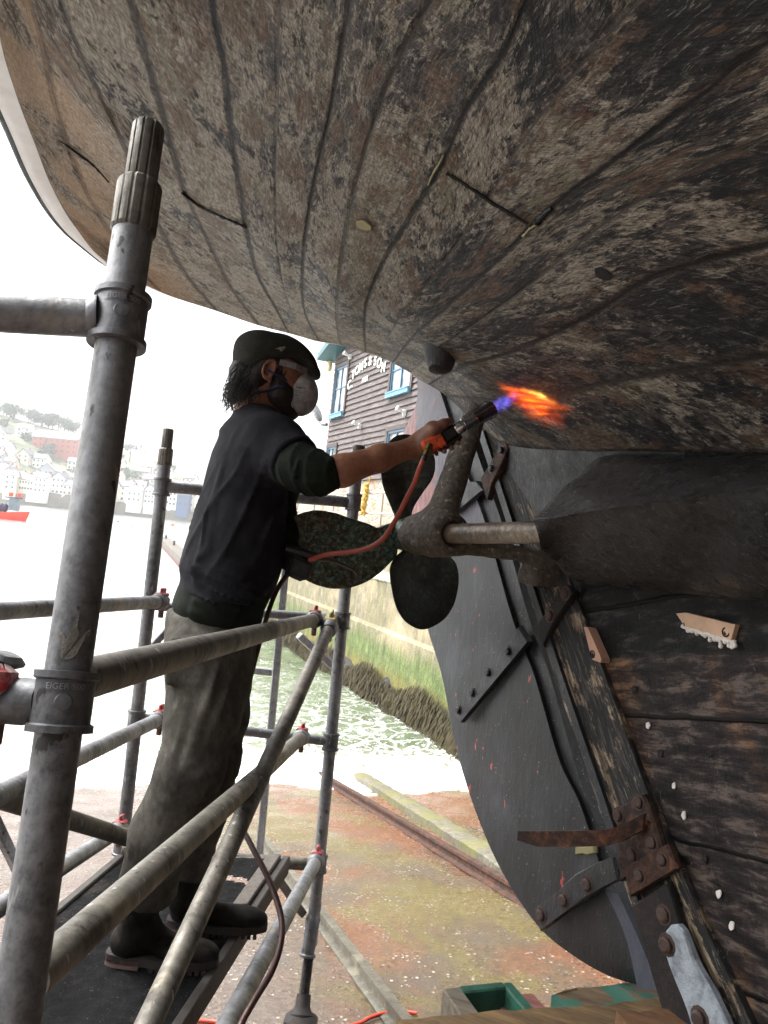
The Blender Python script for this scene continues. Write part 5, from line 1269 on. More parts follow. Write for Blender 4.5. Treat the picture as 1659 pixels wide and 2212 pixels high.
def emboss(txt, c_, r_, h_off, width, ax, parent, mat):
    cu = bpy.data.curves.new('t', 'FONT'); cu.body = txt; cu.size = 1; cu.align_x = 'CENTER'; cu.align_y = 'CENTER'; cu.extrude = .03
    to = bpy.data.objects.new('t', cu); COL.objects.link(to); bpy.context.view_layer.update()
    me = bpy.data.meshes.new_from_object(to.evaluated_get(bpy.context.evaluated_depsgraph_get())); bpy.data.objects.remove(to)
    V = [v.co.copy() for v in me.vertices]; F = [tuple(p.vertices) for p in me.polygons]; wd = max(v.x for v in V)-min(v.x for v in V); k = width/wd
    f_ = (toc(c_)-ax*toc(c_).dot(ax)).normalized(); r3 = ax.cross(f_).normalized(); out = []
    for v in V:
        a = v.x*k/r_; q = f_*math.cos(a)+r3*math.sin(a); out.append(c_+ax*(h_off+v.y*k)+q*(r_+.0012+v.z*k*.6))
    mk('lettering', out, F, mat, parent, False)
    m = MB(); n = 14; w_ = width*1.18; hh_ = k*1.05
    vs = []
    for i in range(n+1):
        a = (-w_/2+w_*i/n)/r_; q = f_*math.cos(a)+r3*math.sin(a)
        for z_ in (-hh_/2, hh_/2): vs.append(c_+ax*(h_off+z_)+q*(r_+.0003))
    m.add(vs, [(i*2, i*2+1, i*2+3, i*2+2) for i in range(n)]).build('name_plate', M['cast'], parent, True)
lite = simple('worn_lettering', '#85868a', .4, .5)
emboss('EIGER 500', cA1, .0318, .017, .040, axA, poleA, lite); emboss('EIGER 500', cA2, .0318, .016, .040, axA, poleA, lite)
# collar lips etc. end-frame transom of pole A going left
uA = (W(-60, 672, .93)-cA1).normalized(); hA = cA1+uA*.03
near_ = cA1+uA*.78; tube_('pole', near_-axA*2.4, near_+axA*.35, M['tube'], RT, 32); collar(near_, axA, .0315, .068)
tube_('transom', hA, near_-uA*.02, M['tube'], RT*.93, 40); m = MB(); m.lathe(hA-uA*.004, hA+uA*.012, [(0, RT*1.16), (.006, RT*1.14), (.012, RT*.98)], 30); m.build('weld', M['cast'], tw)
uA2 = (W(-110, 1515, .90)-cA2).normalized()
# coupler with chipped red cap left of lower collar
m = MB(); m.lathe(cA2+uA2*.025, cA2+uA2*.075, [(0, .022), (.02, .026), (.05, .024)], 24); m.build('stub', M['cast'], tw)
cc_ = cA2+uA2*.088+axA*.012
yy = uA2.cross(axA).normalized()
m = MB(); m.box(cc_, .055, .075, .05, (uA2, yy, axA), .016); jaw = m.build('coupler', M['cast'], tw)
m = MB(); m.box(cc_+axA*.010+toc(cc_)*.022, .044, .058, .05, (uA2, yy, axA), .016); m.build('lever', M['redp'], jaw)
m = MB(); m.box(cc_-axA*.045-uA2*.012, .016, .016, .03, (uA2, yy, axA), .002); m.build('wedge', M['peg'], jaw)
for s_ in (-1, 1):
    m = MB(); m.box(cc_+axA*.034+uA2*(s_*.01), .03, .05, .014, ((uA2*1.0+axA*(-.45*s_)).normalized(), yy, (axA+uA2*.45*s_).normalized()), .005); m.build('jaw_lug', M['cast'], jaw)
B0, B1 = W(250, 1950, 3.1), W(364, 926, 3.15); axB = (B1-B0).normalized()
C0, C1 = W(672, 2040, 3.3), W(776, 962, 3.4); axC = (C1-C0).normalized()
def on(P0, P1, py):
    lo_, hi_ = 0., 1.
    for _ in range(40):
        md = (lo_+hi_)/2; p = P0.lerp(P1, md); y = 1106-FPX*p.dot(CU)/p.dot(FW)
        if y > py: lo_ = md
        else: hi_ = md
    return P0.lerp(P1, lo_)
for (P0, P1, ax, y1, y2, nm, ys_) in ((B0, B1, axB, 1002, 968, 'B', (1052, 1553, 1825)), (C0, C1, axC, 1000, 996, 'C', (1085, 1340, 1602, 1865))):
    o = tube_('pole', P0-ax*(.55 if nm == 'B' else 0), on(P0, P1, y1), M['tube'])
    if nm == 'B':
        m = MB(); ribbed(m, on(P0, P1, 1006), on(P0, P1, 968), RT*1.13, 12, .05); m.build('sleeve', M['tubedark'], o); m = MB(); ribbed(m, on(P0, P1, 970), P1, RT*.86, 11, .09); m.build('spigot', M['tubedark'], o)
    else:
        m = MB(); ribbed(m, on(P0, P1, 1002), P1, RT*1.05, 12, .07); m.build('sleeve', M['tubedark'], o)
    for y in ys_:
        p = on(P0, P1, y); hole = (toc(p)-ax*toc(p).dot(ax)).normalized(); collar(p, ax, .0315, .07, parent=o, hole=(hole*.9+CR*.1).normalized())
    if nm == 'C': poleC = o
    else: poleB = o
# adjustable jack under pole C
jt = on(C0, C1, 1985); jm = W(664, 2060, 3.27); jb_ = W(655, 2160, 3.24); axj = (jt-jb_).normalized()
m = MB(); m.lathe(jm-axj*.01, jt+axj*.06, [(0, .034), (.008, .034), (.012, .028), (.10, .0275), (.14, .032), (.15, .0265), (.2, .026)], 24, rf=lambda a, t: 1-.06*(1 if (a*8/6.283) % 1 < .2 and t > .02 else 0)); m.build('sleeve', M['cast'], poleC)
L = (jm-jb_).length+.02; prof = []; i = 0
while i*.006 < L: prof += [(i*.006, .0185), (i*.006+.003, .0215)]; i += 1
m = MB(); m.lathe(jb_-axj*.01, jb_+axj*L, prof, 20); m.build('screw', M['rustdark'], poleC)
m = MB(); bz = W(650, 2205, 3.2); m.lathe(bz, jb_+axj*.02, [(0, .05), (.02, .05), (.03, .04), (.05, .03), ((jb_-bz).length+.02, .028)], 20); m.box(bz-axj*.01, .13, .13, .07, frame(bz, bz+axj), .02)
m.build('jack_base', M['rustdark'], poleC)
# rails and braces
onB = lambda y: on(B0, B1, y); onC = lambda y: on(C0, C1, y); onAx = onA
def rail_(name, a, b, mat=None, r=RT): return tube_(name, a, b, mat, r)
# right side
rc1 = W(680, 1338, 3.25); rail_('guard_rail', W(168, 1470, .93), rc1, M['tubedark']); claw(rc1, rc1-W(168, 1470, .93), axC, True, .95)
br0, br1 = W(713, 1352, 3.25), W(285, 2290, 1.42); rail_('brace', br1+(br1-br0)*.1, br0, M['tubedark']); claw(br0, br0-br1, axC, True, .95, M['yelp'])
m = MB(); p = onC(1340); m.cyl(W(700, 1337, 3.3), p, .02, .02, 14); m.build('stub', M['cast'], tw)
rc2 = W(652, 1592, 3.2); r2a = W(62, 2120, .93); rail_('ledger', r2a, rc2, M['tubedark']); claw(rc2, rc2-r2a, axC, True, .9)
rc3 = W(684, 1858, 3.2); r3a = W(460, 2270, 1.75); rail_('brace', r3a+(r3a-rc3)*.25, rc3, M['tube']); claw(rc3, rc3-r3a, axC, True, .9)
# left side
lb1 = W(348, 1300, 3.12); l1a = W(-40, 1322, 1.98); ext_ = lambda a, b: b+(a-b)*((b.y-near_.y-.02)/(b.y-a.y)); rail_('guard_rail', ext_(l1a, lb1), lb1); claw(lb1, lb1-l1a, axB, True, .9)
lb2 = W(345, 1553, 3.05); l2a = W(-40, 1735, 1.7); rail_('ledger', ext_(l2a, lb2), lb2); claw(lb2, lb2-l2a, axB, True, .9)
l3a, l3b = W(-40, 1710, 1.75), W(300, 1818, 2.55); rail_('brace', l3a, l3b+(l3b-l3a)*.12, M['tubedark'])
l4a, l4b = W(-40, 1985, 1.95), W(258, 1793, 2.95); rail_('ledger', l4a, l4b, M['tube']); claw(l4b, l4b-l4a, axB, True, .9)
m = MB(); a_, b_ = W(-30, 1735, 2.3), W(62, 1925, 2.5); ax_ = frame(a_, b_); m.box((a_+b_)/2, .03, .03, (b_-a_).length, ax_, .004); m.build('flat_brace', M['tubelite'], tw)
# far end frame
tube_('transom', onB(1052)+CR*.02, onC(1085)-CR*.02, M['tube'], RT*.93)
tube_('transom', W(345, 1310, 3.2), onC(1338)+Vector((0, .03, 0)), M['tube'], .018)
tube_('transom', onB(1550), onC(1602), M['tube'], .019)
tube_('transom', W(262, 1838, 3.05), W(676, 1868, 3.25), M['tubedark'], .024)
tube_('transom', W(330, 1700, 3.4), W(562, 1706, 3.45), M['tube'], .018)
a_, b_ = W(632, 1066, 3.5), W(557, 1880, 3.4); ax_ = frame(a_, b_); m = MB(); m.box((a_+b_)/2, .04, .03, (b_-a_).length, ax_, .004); m.build('inner_upright', M['tubelite'], tw)
m = MB(); p = W(634, 1068, 3.49); m.box(p, .06, .04, .03, ax_, .006); m.build('bracket', M['tubelite'], tw)
for q0, q1, mt in [((645, 1372, 3.5), (722, 1442, 3.6), 'tubelite'), ((325, 1398, 3.3), (415, 1300, 3.4), 'tubelite'), ((540, 1447, 3.5), (590, 1452, 3.5), 'tubelite'), ((588, 1880, 3.2), (655, 1975, 3.3), 'tubedark')]:
    a_, b_ = W(*q0), W(*q1); m = MB(); m.box((a_+b_)/2, .032, .03, (b_-a_).length, frame(a_, b_), .004); m.build('flat_brace', M[mt], tw)
# drips of mortar on the near pole
m = MB(); rr = random.Random(3)
for k_ in range(0):
    y = rr.uniform(720, 2100) if k_ > 16 else rr.uniform(1330, 1440); c = onA(y); a = rr.uniform(-1.1, 1.1); f_ = (toc(c)-axA*toc(c).dot(axA)).normalized(); q = f_*math.cos(a)+axA.cross(f_)*math.sin(a)
    s_ = rr.uniform(.0012, .003); m.ball(c+q*(RT-.0005), s_, 8, 6, (1, rr.uniform(.5, 1.2), rr.uniform(.6, 1.8)))

c = onA(1380); f_ = (toc(c)-axA*toc(c).dot(axA)).normalized(); r3 = axA.cross(f_)
def curved(pts, th, mat, name, parent):
    out = []
    for dx, dy in pts:
        a = dx/RT
        for t in (-.0005, th): out.append(c+axA*dy+(f_*math.cos(a)+r3*math.sin(a))*(RT+t))
    n = len(pts); F = [tuple(range(1, 2*n, 2)), tuple(range(2*n-2, -1, -2))]+[(2*i, 2*((i+1) % n), 2*((i+1) % n)+1, 2*i+1) for i in range(n)]
    return mk(name, out, F, mat, parent, False)
sp = [(-.016, .006), (-.010, .004), (-.006, -.002), (-.002, .008), (.0, .022), (.003, .026), (.003, .012), (.006, .004), (.012, .006), (.017, .010), (.018, .006), (.011, -.001), (.008, -.010), (.006, -.018), (.0, -.023), (-.007, -.024), (-.010, -.018), (-.009, -.008), (-.014, .000)]
curved(sp, .0025, simple('cement_splat', '#6f6c64', .9, 0, .3, 80, .6, .003), 'cement_splat', poleA)
# ---- platform board
pfr = WZ(612, 1852, ZP); pfl = WZ(268, 1850, ZP); pbr = WZ(375, 2212, ZP); pr_dir = (pbr-pfr).normalized(); pbr2 = pfr+pr_dir*2.3; pbl2 = pfl+pr_dir*2.3
def m_plat():
    t = NT('tarry_plywood'); v = t.tc(); f = t.noise(v, 22, 9, .8); b = t.noise(v, 5, 6, .7, .5); s = t.noise(v, 130, 2, .5)
    c = t.ramp(f, [(.35, '#0a0a0b'), (.58, '#1d1c1e'), (.72, '#474342')]); c = t.mix(t.ramp(b, [(.54, 0), (.64, .5)]), c, '#4d4640')
    c = t.mix(t.ramp(s, [(.70, 0), (.73, .6)]), c, '#8a8580')
    return t.fin(c, .85, 0, t.bump(f, 1.0, .03), spec=.15)
pl = thing('platform', tuple((pfr+pbl2)/2), 'black grimy plywood platform board the worker stands on', 'platform')
mp_ = m_plat()
nu, nv_ = 160, 60; V = []; rr = random.Random(6); hole = (WZ(507, 1896, ZP)); 
hx = (hole-pfr).dot(pr_dir); 
for i in range(nu):
    for j in range(nv_):
        p = pfl.lerp(pfr, j/(nv_-1))+pr_dir*(2.3*i/(nu-1)); n_ = mnoise.noise(p*9)*.006+mnoise.noise(p*31)*.004+max(0, mnoise.noise(p*5+Vector((3, 1, 0))))*.012
        e = min(j, nv_-1-j)/4; n_ *= min(1, e); V.append(p+Vector((0, 0, n_-.004)))
ce = (pfr-pfl).normalized(); F = []
hc = ((hole-pfl).dot(ce), 0)
for i in range(nu-1):
    for j in range(nv_-1):
        p = (V[i*nv_+j]+V[(i+1)*nv_+j+1])/2; d = p-hole
        if abs(d.dot(pr_dir)) < .018 and abs(d.dot(ce)) < .045: continue
        F.append((i*nv_+j, i*nv_+j+1, (i+1)*nv_+j+1, (i+1)*nv_+j))
mk('deck_board', V, F, mp_, pl, True)
# aluminium/wood edge strips and frame
for a_, b_, nm in ((pfr+ce*.012, pbr2+ce*.012, 'side_rail'), (pfl-ce*.012, pbl2-ce*.012, 'side_rail')):
    m = MB(); m.box((a_+b_)/2-Vector((0, 0, .028)), .03, .07, 2.3, (ce, Vector((0, 0, 1)), pr_dir), .004); m.build(nm, simple('grimy_edge_'+str(len(bpy.data.materials)), '#3c3732', .7, 0, .4, 30), pl)
a_ = pfr-ce*.03+pr_dir*.02; b_ = pfr-ce*.03+pr_dir*.45
m = MB(); m.box((a_+b_)/2+Vector((0, 0, .012)), .05, .02, .43, (ce, Vector((0, 0, 1)), pr_dir), .003); m.build('edge_batten', simple('ribbed_batten', '#6a635b', .7, 0, .4, 60, .8, .01), pl)
m = MB(); m.box((pfl+pfr)/2-Vector((0, 0, .03)), (pfr-pfl).length, .05, .04, (ce, Vector((0, 0, 1)), pr_dir), .004); m.build('end_rail', M['tubedark'], pl)
# ---- timbers at lower right
def m_wood(name, a, b, c_, paint=None):
    t = NT(name); v = t.tc(); P = t.map(v, (1, 1, 1), rot=(0, 0, R(20))); f = t.noise(t.map(P, (.25, 2.2, 2)), 22, 8, .75, .5); b_ = t.noise(v, 5, 5, .6)
    c = t.ramp(f, [(.3, a), (.5, b), (.7, c_)])
    if paint: c = t.mix(t.ramp(t.noise(t.map(v, loc=(3, 1, 1)), 8, 7, .65), [(.5, 0), (.53, 1)]), c, paint)
    return t.fin(c, .75, 0, t.bump(f, .7, .008))
timb = m_wood('old_oak', '#2e251b', '#6d5638', '#94784e'); 
def timber(name, p_c, ln_, w_, h_, az, mat, label, tilt=0, parent=None, jag=.006):
    a = Vector((math.cos(az), math.sin(az), 0)); b_ = Vector((-a.y, a.x, 0)); m = MB(); rr = random.Random(int(ln_*100)); n = 24; V = []
    for i in range(n+1):
        c = p_c+a*(ln_*(i/n-.5)); ring = [(-.5, -.5), (.5, -.5), (.5, -.1), (.5, .46), (.46, .5), (0, .5), (-.46, .5), (-.5, .46), (-.5, .1)]
        V += [c+b_*(x*w_+rr.uniform(-jag, jag))+Vector((0, 0, z*h_+rr.uniform(-jag, jag))) for x, z in ring]
    k = 9; F = [(i*k+j, i*k+(j+1) % k, i*k+k+(j+1) % k, i*k+k+j) for i in range(n) for j in range(k)]+[tuple(range(k-1, -1, -1)), tuple(range(n*k, n*k+k))]
    return mk(name, V, F, mat, parent, True, sharp=30, label=label, cat='timber')
def spanT(name, q0, q1, ztop, w_, h_, mat, label):
    a, b_ = WZ(q0[0], q0[1], ztop), WZ(q1[0], q1[1], ztop); d = (b_-a); az = math.atan2(d.y, d.x); pv = Vector((d.y, -d.x, 0)).normalized(); pv = pv if pv.y < 0 else -pv
    return timber(name, (a+b_)/2-Vector((0, 0, h_/2))+pv*(w_/2), d.length, w_, h_, az, mat, label)
spanT('timber_baulk', (858, 2202), (1760, 2132), -1.06, .14, .2, timb, 'long rough timber baulk under the heel of the boat, nearest the camera')
gb = thing('hollow_block', tuple(WZ(1080, 2200, -1.3)), 'open green painted wooden box block behind the timber baulk', 'block')
c = WZ(1072, 2168, -1.13); a = Vector((1, .35, 0)).normalized(); b_ = Vector((-a.y, a.x, 0)); Zv = Vector((0, 0, 1))
gr_in = simple('bright_green_paint', '#2c6350', .7, 0, .55, 16); grey_w = m_wood('grey_block_wood', '#4a4238', '#7a7162', '#9b9284')
for dx, dy, sx_, sy_, mt in ((-.085, 0, .05, .17, grey_w), (.075, 0, .03, .17, gr_in), (0, .075, .13, .03, gr_in), (0, -.075, .13, .03, grey_w)):
    m = MB(); m.box(c+a*dx+b_*dy-Zv*.08, sx_, sy_, .16, (a, b_, Zv), .004); m.build('side', mt, gb)
m = MB(); m.box(WZ(1135, 2172, -1.17)-Zv*.06, .13, .14, .1, (a, b_, Zv), .006); m.build('wooden_block', m_wood('pink_block_paint', '#6a4a42', '#a0665f', '#b57f78'), None, True, label='pink topped wooden block between the green box and the baulk', cat='block')
spanT('timber_plank', (1190, 2142), (1760, 2070), -1.14, .26, .07, m_wood('patched_plank', '#463729', '#6d5943', '#8f7a60', '#3f7565'), 'weathered plank with green paint patches below the rudder heel')
spanT('timber_plank', (1330, 2186), (1750, 2150), -1.02, .08, .1, m_wood('brown_plank', '#4d3322', '#6d4d32', '#866247'), 'short brown plank end against the keel')
# red cable on the ground
def g2(px, py, l=.012): return G0(px, py)+SN*l
cab = MB(); cab.tube([Vector(p) for p in crom([tuple(g2(*q)) for q in [(330, 2225), (400, 2213), (460, 2214), (560, 2230), (660, 2240), (770, 2220), (800, 2205), (830, 2196), (868, 2192), (900, 2196)]], 60)], .008, 8)
cab.build('cable', simple('orange_cable', '#c8452e', .45, 0, .1), None, True, label='orange red cable lying across the wet slipway at the bottom', cat='cable')
# ---------------------------------------------------------------- the worker
Zv = Vector((0, 0, 1))
per = thing('person', tuple(WZ(380, 2040, ZP)), 'worker in flat cap, dust mask and black T-shirt burning off paint with a torch', 'person')
def cloth(name, c, dark, lite, rough=.9, sc=1, weave=600):
    t = NT(name); v = t.tc(); a = t.noise(v, 9*sc, 6, .65, .3); b = t.noise(t.map(v, (1, 1, .6)), 60*sc, 5, .7); w = t.noise(v, weave, 2, .5)
    col = t.ramp(t.math('ADD', t.math('MULTIPLY', a, .65), t.math('MULTIPLY', b, .35)), [(.34, dark), (.5, c), (.68, lite)])
    return t.fin(col, rough, 0, t.bump(t.math('ADD', b, t.math('MULTIPLY', w, .6)), .35, .003), spec=.08)
mshirt = cloth('black_tshirt', '#1d1d21', '#131316', '#2a2a30'); mgreen = cloth('dark_green_sweatshirt', '#161a15', '#0f120f', '#222821')
mtrou = cloth('brown_work_trousers', '#474540', '#2c2a27', '#64615a', .95); mboot = cloth('worn_black_leather', '#191715', '#0e0d0c', '#34302c', .7)
msole = simple('boot_sole', '#2c2523', .8, 0, .4, 40); mheel = simple('muddy_heel', '#6b5550', .85, 0, .4, 40)
def m_skin(name='skin', a='#6e483a', b='#8c604c', c='#a5785f', dirt=.5):
    t = NT(name); v = t.tc(); n = t.noise(v, 14, 6, .65); f = t.noise(v, 90, 4, .7)
    col = t.ramp(t.math('ADD', t.math('MULTIPLY', n, .7), t.math('MULTIPLY', f, .3)), [(.34, a), (.5, b), (.66, c)])
    col = t.mix(t.math('MULTIPLY', t.attr('dirt'), dirt), col, '#3b2a26')
    return t.fin(col, .5, 0, t.bump(f, .25, .002), spec=.35, Subsurface_Weight=.08, Subsurface_Radius=(.01, .004, .002))
mskin = m_skin()
Hf = Vector((.965, .26, 0)).normalized(); Hl = Vector((Hf.y, -Hf.x, 0))     # body forward, body right (towards the camera)
def stack(P, rows, fwd=None, pw=2.0):
    # rows: (xl, xr, y, halfwidth, Y): elliptical sections of a soft column
    f = vv(fwd or Hf)[:2]; l = np.array([f[1], -f[0]])
    zz, cx, cy, a, b = [], [], [], [], []
    for xl, xr, y, hw, Y in rows:
        c = W((xl+xr)/2, y, Y); ext = (xr-xl)/2/FPX*Y; aa = math.sqrt(max(.0004, ext**2-(hw*abs(f[1]))**2))/abs(f[0]); zz.append(c.z); cx.append(c.x); cy.append(c.y); a.append(aa); b.append(hw)
    o = np.argsort(zz); zz = np.array(zz)[o]; g = lambda q: np.interp(P[:, 2], zz, np.array(q)[o])
    X, Yy, Aa, Bb = g(cx), g(cy), g(a), g(b); dx, dy = P[:, 0]-X, P[:, 1]-Yy
    u = (dx*f[0]+dy*f[1])/Aa; w = (dx*l[0]+dy*l[1])/Bb; r = (np.abs(u)**pw+np.abs(w)**pw)**(1/pw); d = (r-1)*np.minimum(Aa, Bb)*.9
    ends = np.maximum(zz[0]-P[:, 2], P[:, 2]-zz[-1]); return smax(d, ends, .02)
def bbox(pts, m): a = np.array([vv(p) for p in pts]); return a.min(0)-m, a.max(0)+m
# joints
shR = W(592, 965, 2.17); elR = W(688, 1020, 2.04); wrR = W(888, 968, 2.13)
shL = W(590, 975, 2.5); elL = W(600, 1150, 2.52); wrL = W(628, 1210, 2.38)
TOR = [(515, 590, 893, .085, 2.33), (478, 618, 925, .17, 2.33), (452, 630, 985, .215, 2.33), (433, 626, 1060, .22, 2.33), (415, 619, 1130, .21, 2.33), (399, 617, 1185, .205, 2.33), (385, 606, 1232, .205, 2.33), (388, 598, 1258, .2, 2.33), (382, 580, 1292, .2, 2.33)]
def folds(P, items):
    o = np.zeros(len(P))
    for (a, b, w, h) in items:
        a, b = vv(a), vv(b); ab = b-a; t = np.clip(((P-a)@ab)/(ab@ab), 0, 1); d = np.linalg.norm(P-a-t[:, None]*ab, axis=1); o += h*np.exp(-(d/w)**2)*np.sin(np.pi*np.clip(t, .02, .98))**.5
    return o
def w3(x, y, Y=2.16): return W(x, y, Y)
sf = [(w3(455, 1030), w3(425, 1200), .012, .008), (w3(480, 1000), w3(450, 1200), .012, .009), (w3(515, 985), w3(480, 1130), .01, .008), (w3(540, 960), w3(520, 1080), .012, .011), (w3(560, 985), w3(548, 1090), .009, .010), (w3(585, 1010), w3(560, 1110), .009, .009),
      (w3(545, 905), w3(500, 960), .012, .008), (w3(560, 905), w3(530, 970), .01, .008), (w3(590, 1040), w3(500, 1150), .012, .007), (w3(392, 1232), w3(520, 1262), .010, .015), (w3(392, 1218), w3(470, 1238), .008, .010), (w3(400, 1252), w3(560, 1290), .012, .010), (w3(480, 1170), w3(410, 1215), .012, .007), (w3(605, 1100), w3(560, 1200), .01, .006), (w3(590, 1180), w3(480, 1250), .012, .007)]
slE = W(650, 1004, 2.05)
def f_shirt(P):
    d = stack(P, TOR)
    d = smin(d, s_cap(P, w3(560, 935, 2.28), shR, .075, .083), .05); d = smin(d, s_cap(P, w3(560, 935, 2.4), shL, .075, .083), .05)
    sl = s_chain(P, [shR, W(636, 996, 2.085)], [.083, .072]); cut = (P-vv(W(634, 996, 2.085)))@vv((W(684, 1036, 2.02)-shR).normalized())
    sl = smax(sl, cut-.012, .006); d = smin(d, sl, .03)
    d = smin(d, s_chain(P, [shL, W(600, 1060, 2.53)], [.083, .07]), .04)
    nk = s_cap(P, w3(556, 900, 2.33), w3(575, 850, 2.33), .062, .06); d = smax(d, -nk, .008)
    zf = np.clip((P[:, 2]-hemz-.02)/.12, 0, 1); return d-folds(P, sf)*1.1-zf*creases(P, Hf+Zv*.35, 62, .010, 71)-zf*creases(P, Hf-Zv*.5+Hl*.4, 48, .006, 75)-(1-zf)*creases(P, Zv+Hf*.3, 105, .011, 73, mo=.6)+.002*vnoise(P, 34, 4)
pts = [W(r[0], r[2], 2.33) for r in TOR]+[W(r[1], r[2], 2.33) for r in TOR]
lo, hi = bbox(pts+[shR, shL], .03); lo[1] = 2.33-.33; hi[1] = 2.33+.33; hi[0] = max(hi[0], W(660, 1000, 2.05).x+.03); lo[1] = 1.94
hemz = W(470, 1290, 2.33).z
sdfobj('shirt', f_shirt, lo, hi, .0065, mshirt, per)
# undershirt: hem below the T-shirt and the sleeve
US = [(375, 566, 1345, .175, 2.33), (371, 572, 1310, .19, 2.33), (386, 590, 1270, .19, 2.33), (400, 600, 1240, .185, 2.33)]
def f_under(P): return stack(P, US)-folds(P, [(w3(380, 1290), w3(560, 1330), .01, .008), (w3(375, 1315), w3(500, 1345), .012, .008)])+.002*vnoise(P, 40, 9)
lo, hi = bbox([W(372, 1345, 2.33), W(600, 1240, 2.33)], .04); lo[1], hi[1] = 2.08, 2.58
sdfobj('undershirt_hem', f_under, lo, hi, .008, mgreen, per)
slf = [(W(648, 955, 1.98), W(632, 1050, 1.98), .008, .012), (W(662, 958, 1.96), W(655, 1060, 1.96), .008, .013), (W(676, 968, 1.95), W(672, 1062, 1.95), .007, .009), (W(640, 1040, 1.98), W(700, 1058, 1.97), .010, .010), (W(690, 975, 1.96), W(692, 1050, 1.96), .006, .006), (W(622, 985, 2.0), W(640, 1050, 1.98), .008, .008)]
cuff = W(717, 1020, 2.035)
def f_slv(P):
    d = s_chain(P, [W(600, 978, 2.15), W(650, 1010, 2.06), W(685, 1024, 2.03), cuff], [.066, .057, .050, .0445], .03)
    ax = (wrR-cuff).normalized(); d = smax(d, (P-vv(cuff))@vv(ax), .006)
    return d-folds(P, slf)*.7-creases(P, (cuff-W(600, 978, 2.15)).normalized()+Zv*.35, 75, .0065, 81, mo=.4)+.002*vnoise(P, 50, 6)
lo, hi = bbox([W(595, 960, 2.15), cuff, W(640, 1060, 2.0)], .08)
sdfobj('undershirt_sleeve', f_slv, lo, hi, .006, mgreen, per)
def f_slL(P):
    d = s_chain(P, [shL, elL, W(618, 1198, 2.42)], [.07, .06, .045], .04); return d+.003*vnoise(P, 45, 8)
lo, hi = bbox([shL, elL, W(618, 1198, 2.42)], .09); sdfobj('undershirt_sleeve', f_slL, lo, hi, .009, mgreen, per)
# trousers
hipN = W(448, 1420, 2.24); hipF = W(462, 1420, 2.43); knN = W(410, 1665, 2.16); knF = W(462, 1640, 2.42); anN = W(318, 1895, 2.2); anF = W(405, 1850, 2.44)
TP = [(361, 560, 1322, .16, 2.33), (356, 556, 1365, .18, 2.33), (355, 551, 1420, .185, 2.33), (362, 545, 1480, .17, 2.33), (372, 530, 1530, .12, 2.33)]
tf = [(W(480, 1420, 2.12), W(400, 1660, 2.08), .014, .012), (W(520, 1440, 2.15), W(440, 1620, 2.08), .012, .008), (W(395, 1560, 2.1), W(365, 1680, 2.08), .012, .007), (W(365, 1700, 2.08), W(445, 1668, 2.08), .012, .012), (W(360, 1690, 2.08), W(430, 1640, 2.08), .01, .009), (W(350, 1730, 2.08), W(440, 1720, 2.1), .012, .010), (W(340, 1770, 2.1), W(400, 1750, 2.1), .01, .009), (W(300, 1810, 2.13), W(370, 1790, 2.13), .01, .008), (W(300, 1740, 2.12), W(280, 1880, 2.14), .012, .006), (W(265, 1890, 2.15), W(350, 1860, 2.13), .010, .011), (W(262, 1912, 2.15), W(330, 1915, 2.13), .008, .010), (W(420, 1400, 2.12), W(545, 1375, 2.15), .008, .006), (W(370, 1350, 2.15), W(375, 1470, 2.15), .012, .008)]
def f_trou(P):
    d = stack(P, TP)
    n = s_chain(P, [hipN, W(437, 1550, 2.2), knN, W(352, 1800, 2.18), W(316, 1922, 2.2)], [.115, .098, .086, .084, .078], .03)
    f = s_chain(P, [hipF, W(470, 1540, 2.42), knF, W(425, 1780, 2.44), W(405, 1868, 2.45)], [.115, .09, .075, .072, .066], .03)
    n = smax(n, (P-vv(W(312, 1936, 2.2)))@vv((W(312, 1936, 2.2)-W(352, 1800, 2.18)).normalized()), .01)
    f = smax(f, (P-vv(W(402, 1885, 2.45)))@vv((W(402, 1885, 2.45)-W(425, 1780, 2.44)).normalized()), .01)
    d = smin(d, n, .035); d = smin(d, f, .035)
    d = smin(d, s_box(P, W(402, 1432, 2.13), (.05, .012, .065), .01), .012)
    return d-folds(P, tf)*1.2-creases(P, Zv+Hf*.9, 42, .008, 91, mo=.05, ms=4)-creases(P, Zv*.35-Hf, 40, .009, 95, ms=3, mo=.2)+.003*vnoise(P, 14, 11)
lo, hi = bbox([W(355, 1322, 2.33), W(560, 1322, 2.33), W(256, 1940, 2.2), anF], .04); lo[1], hi[1] = 2.02, 2.62
sdfobj('trousers', f_trou, lo, hi, .0075, mtrou, per)
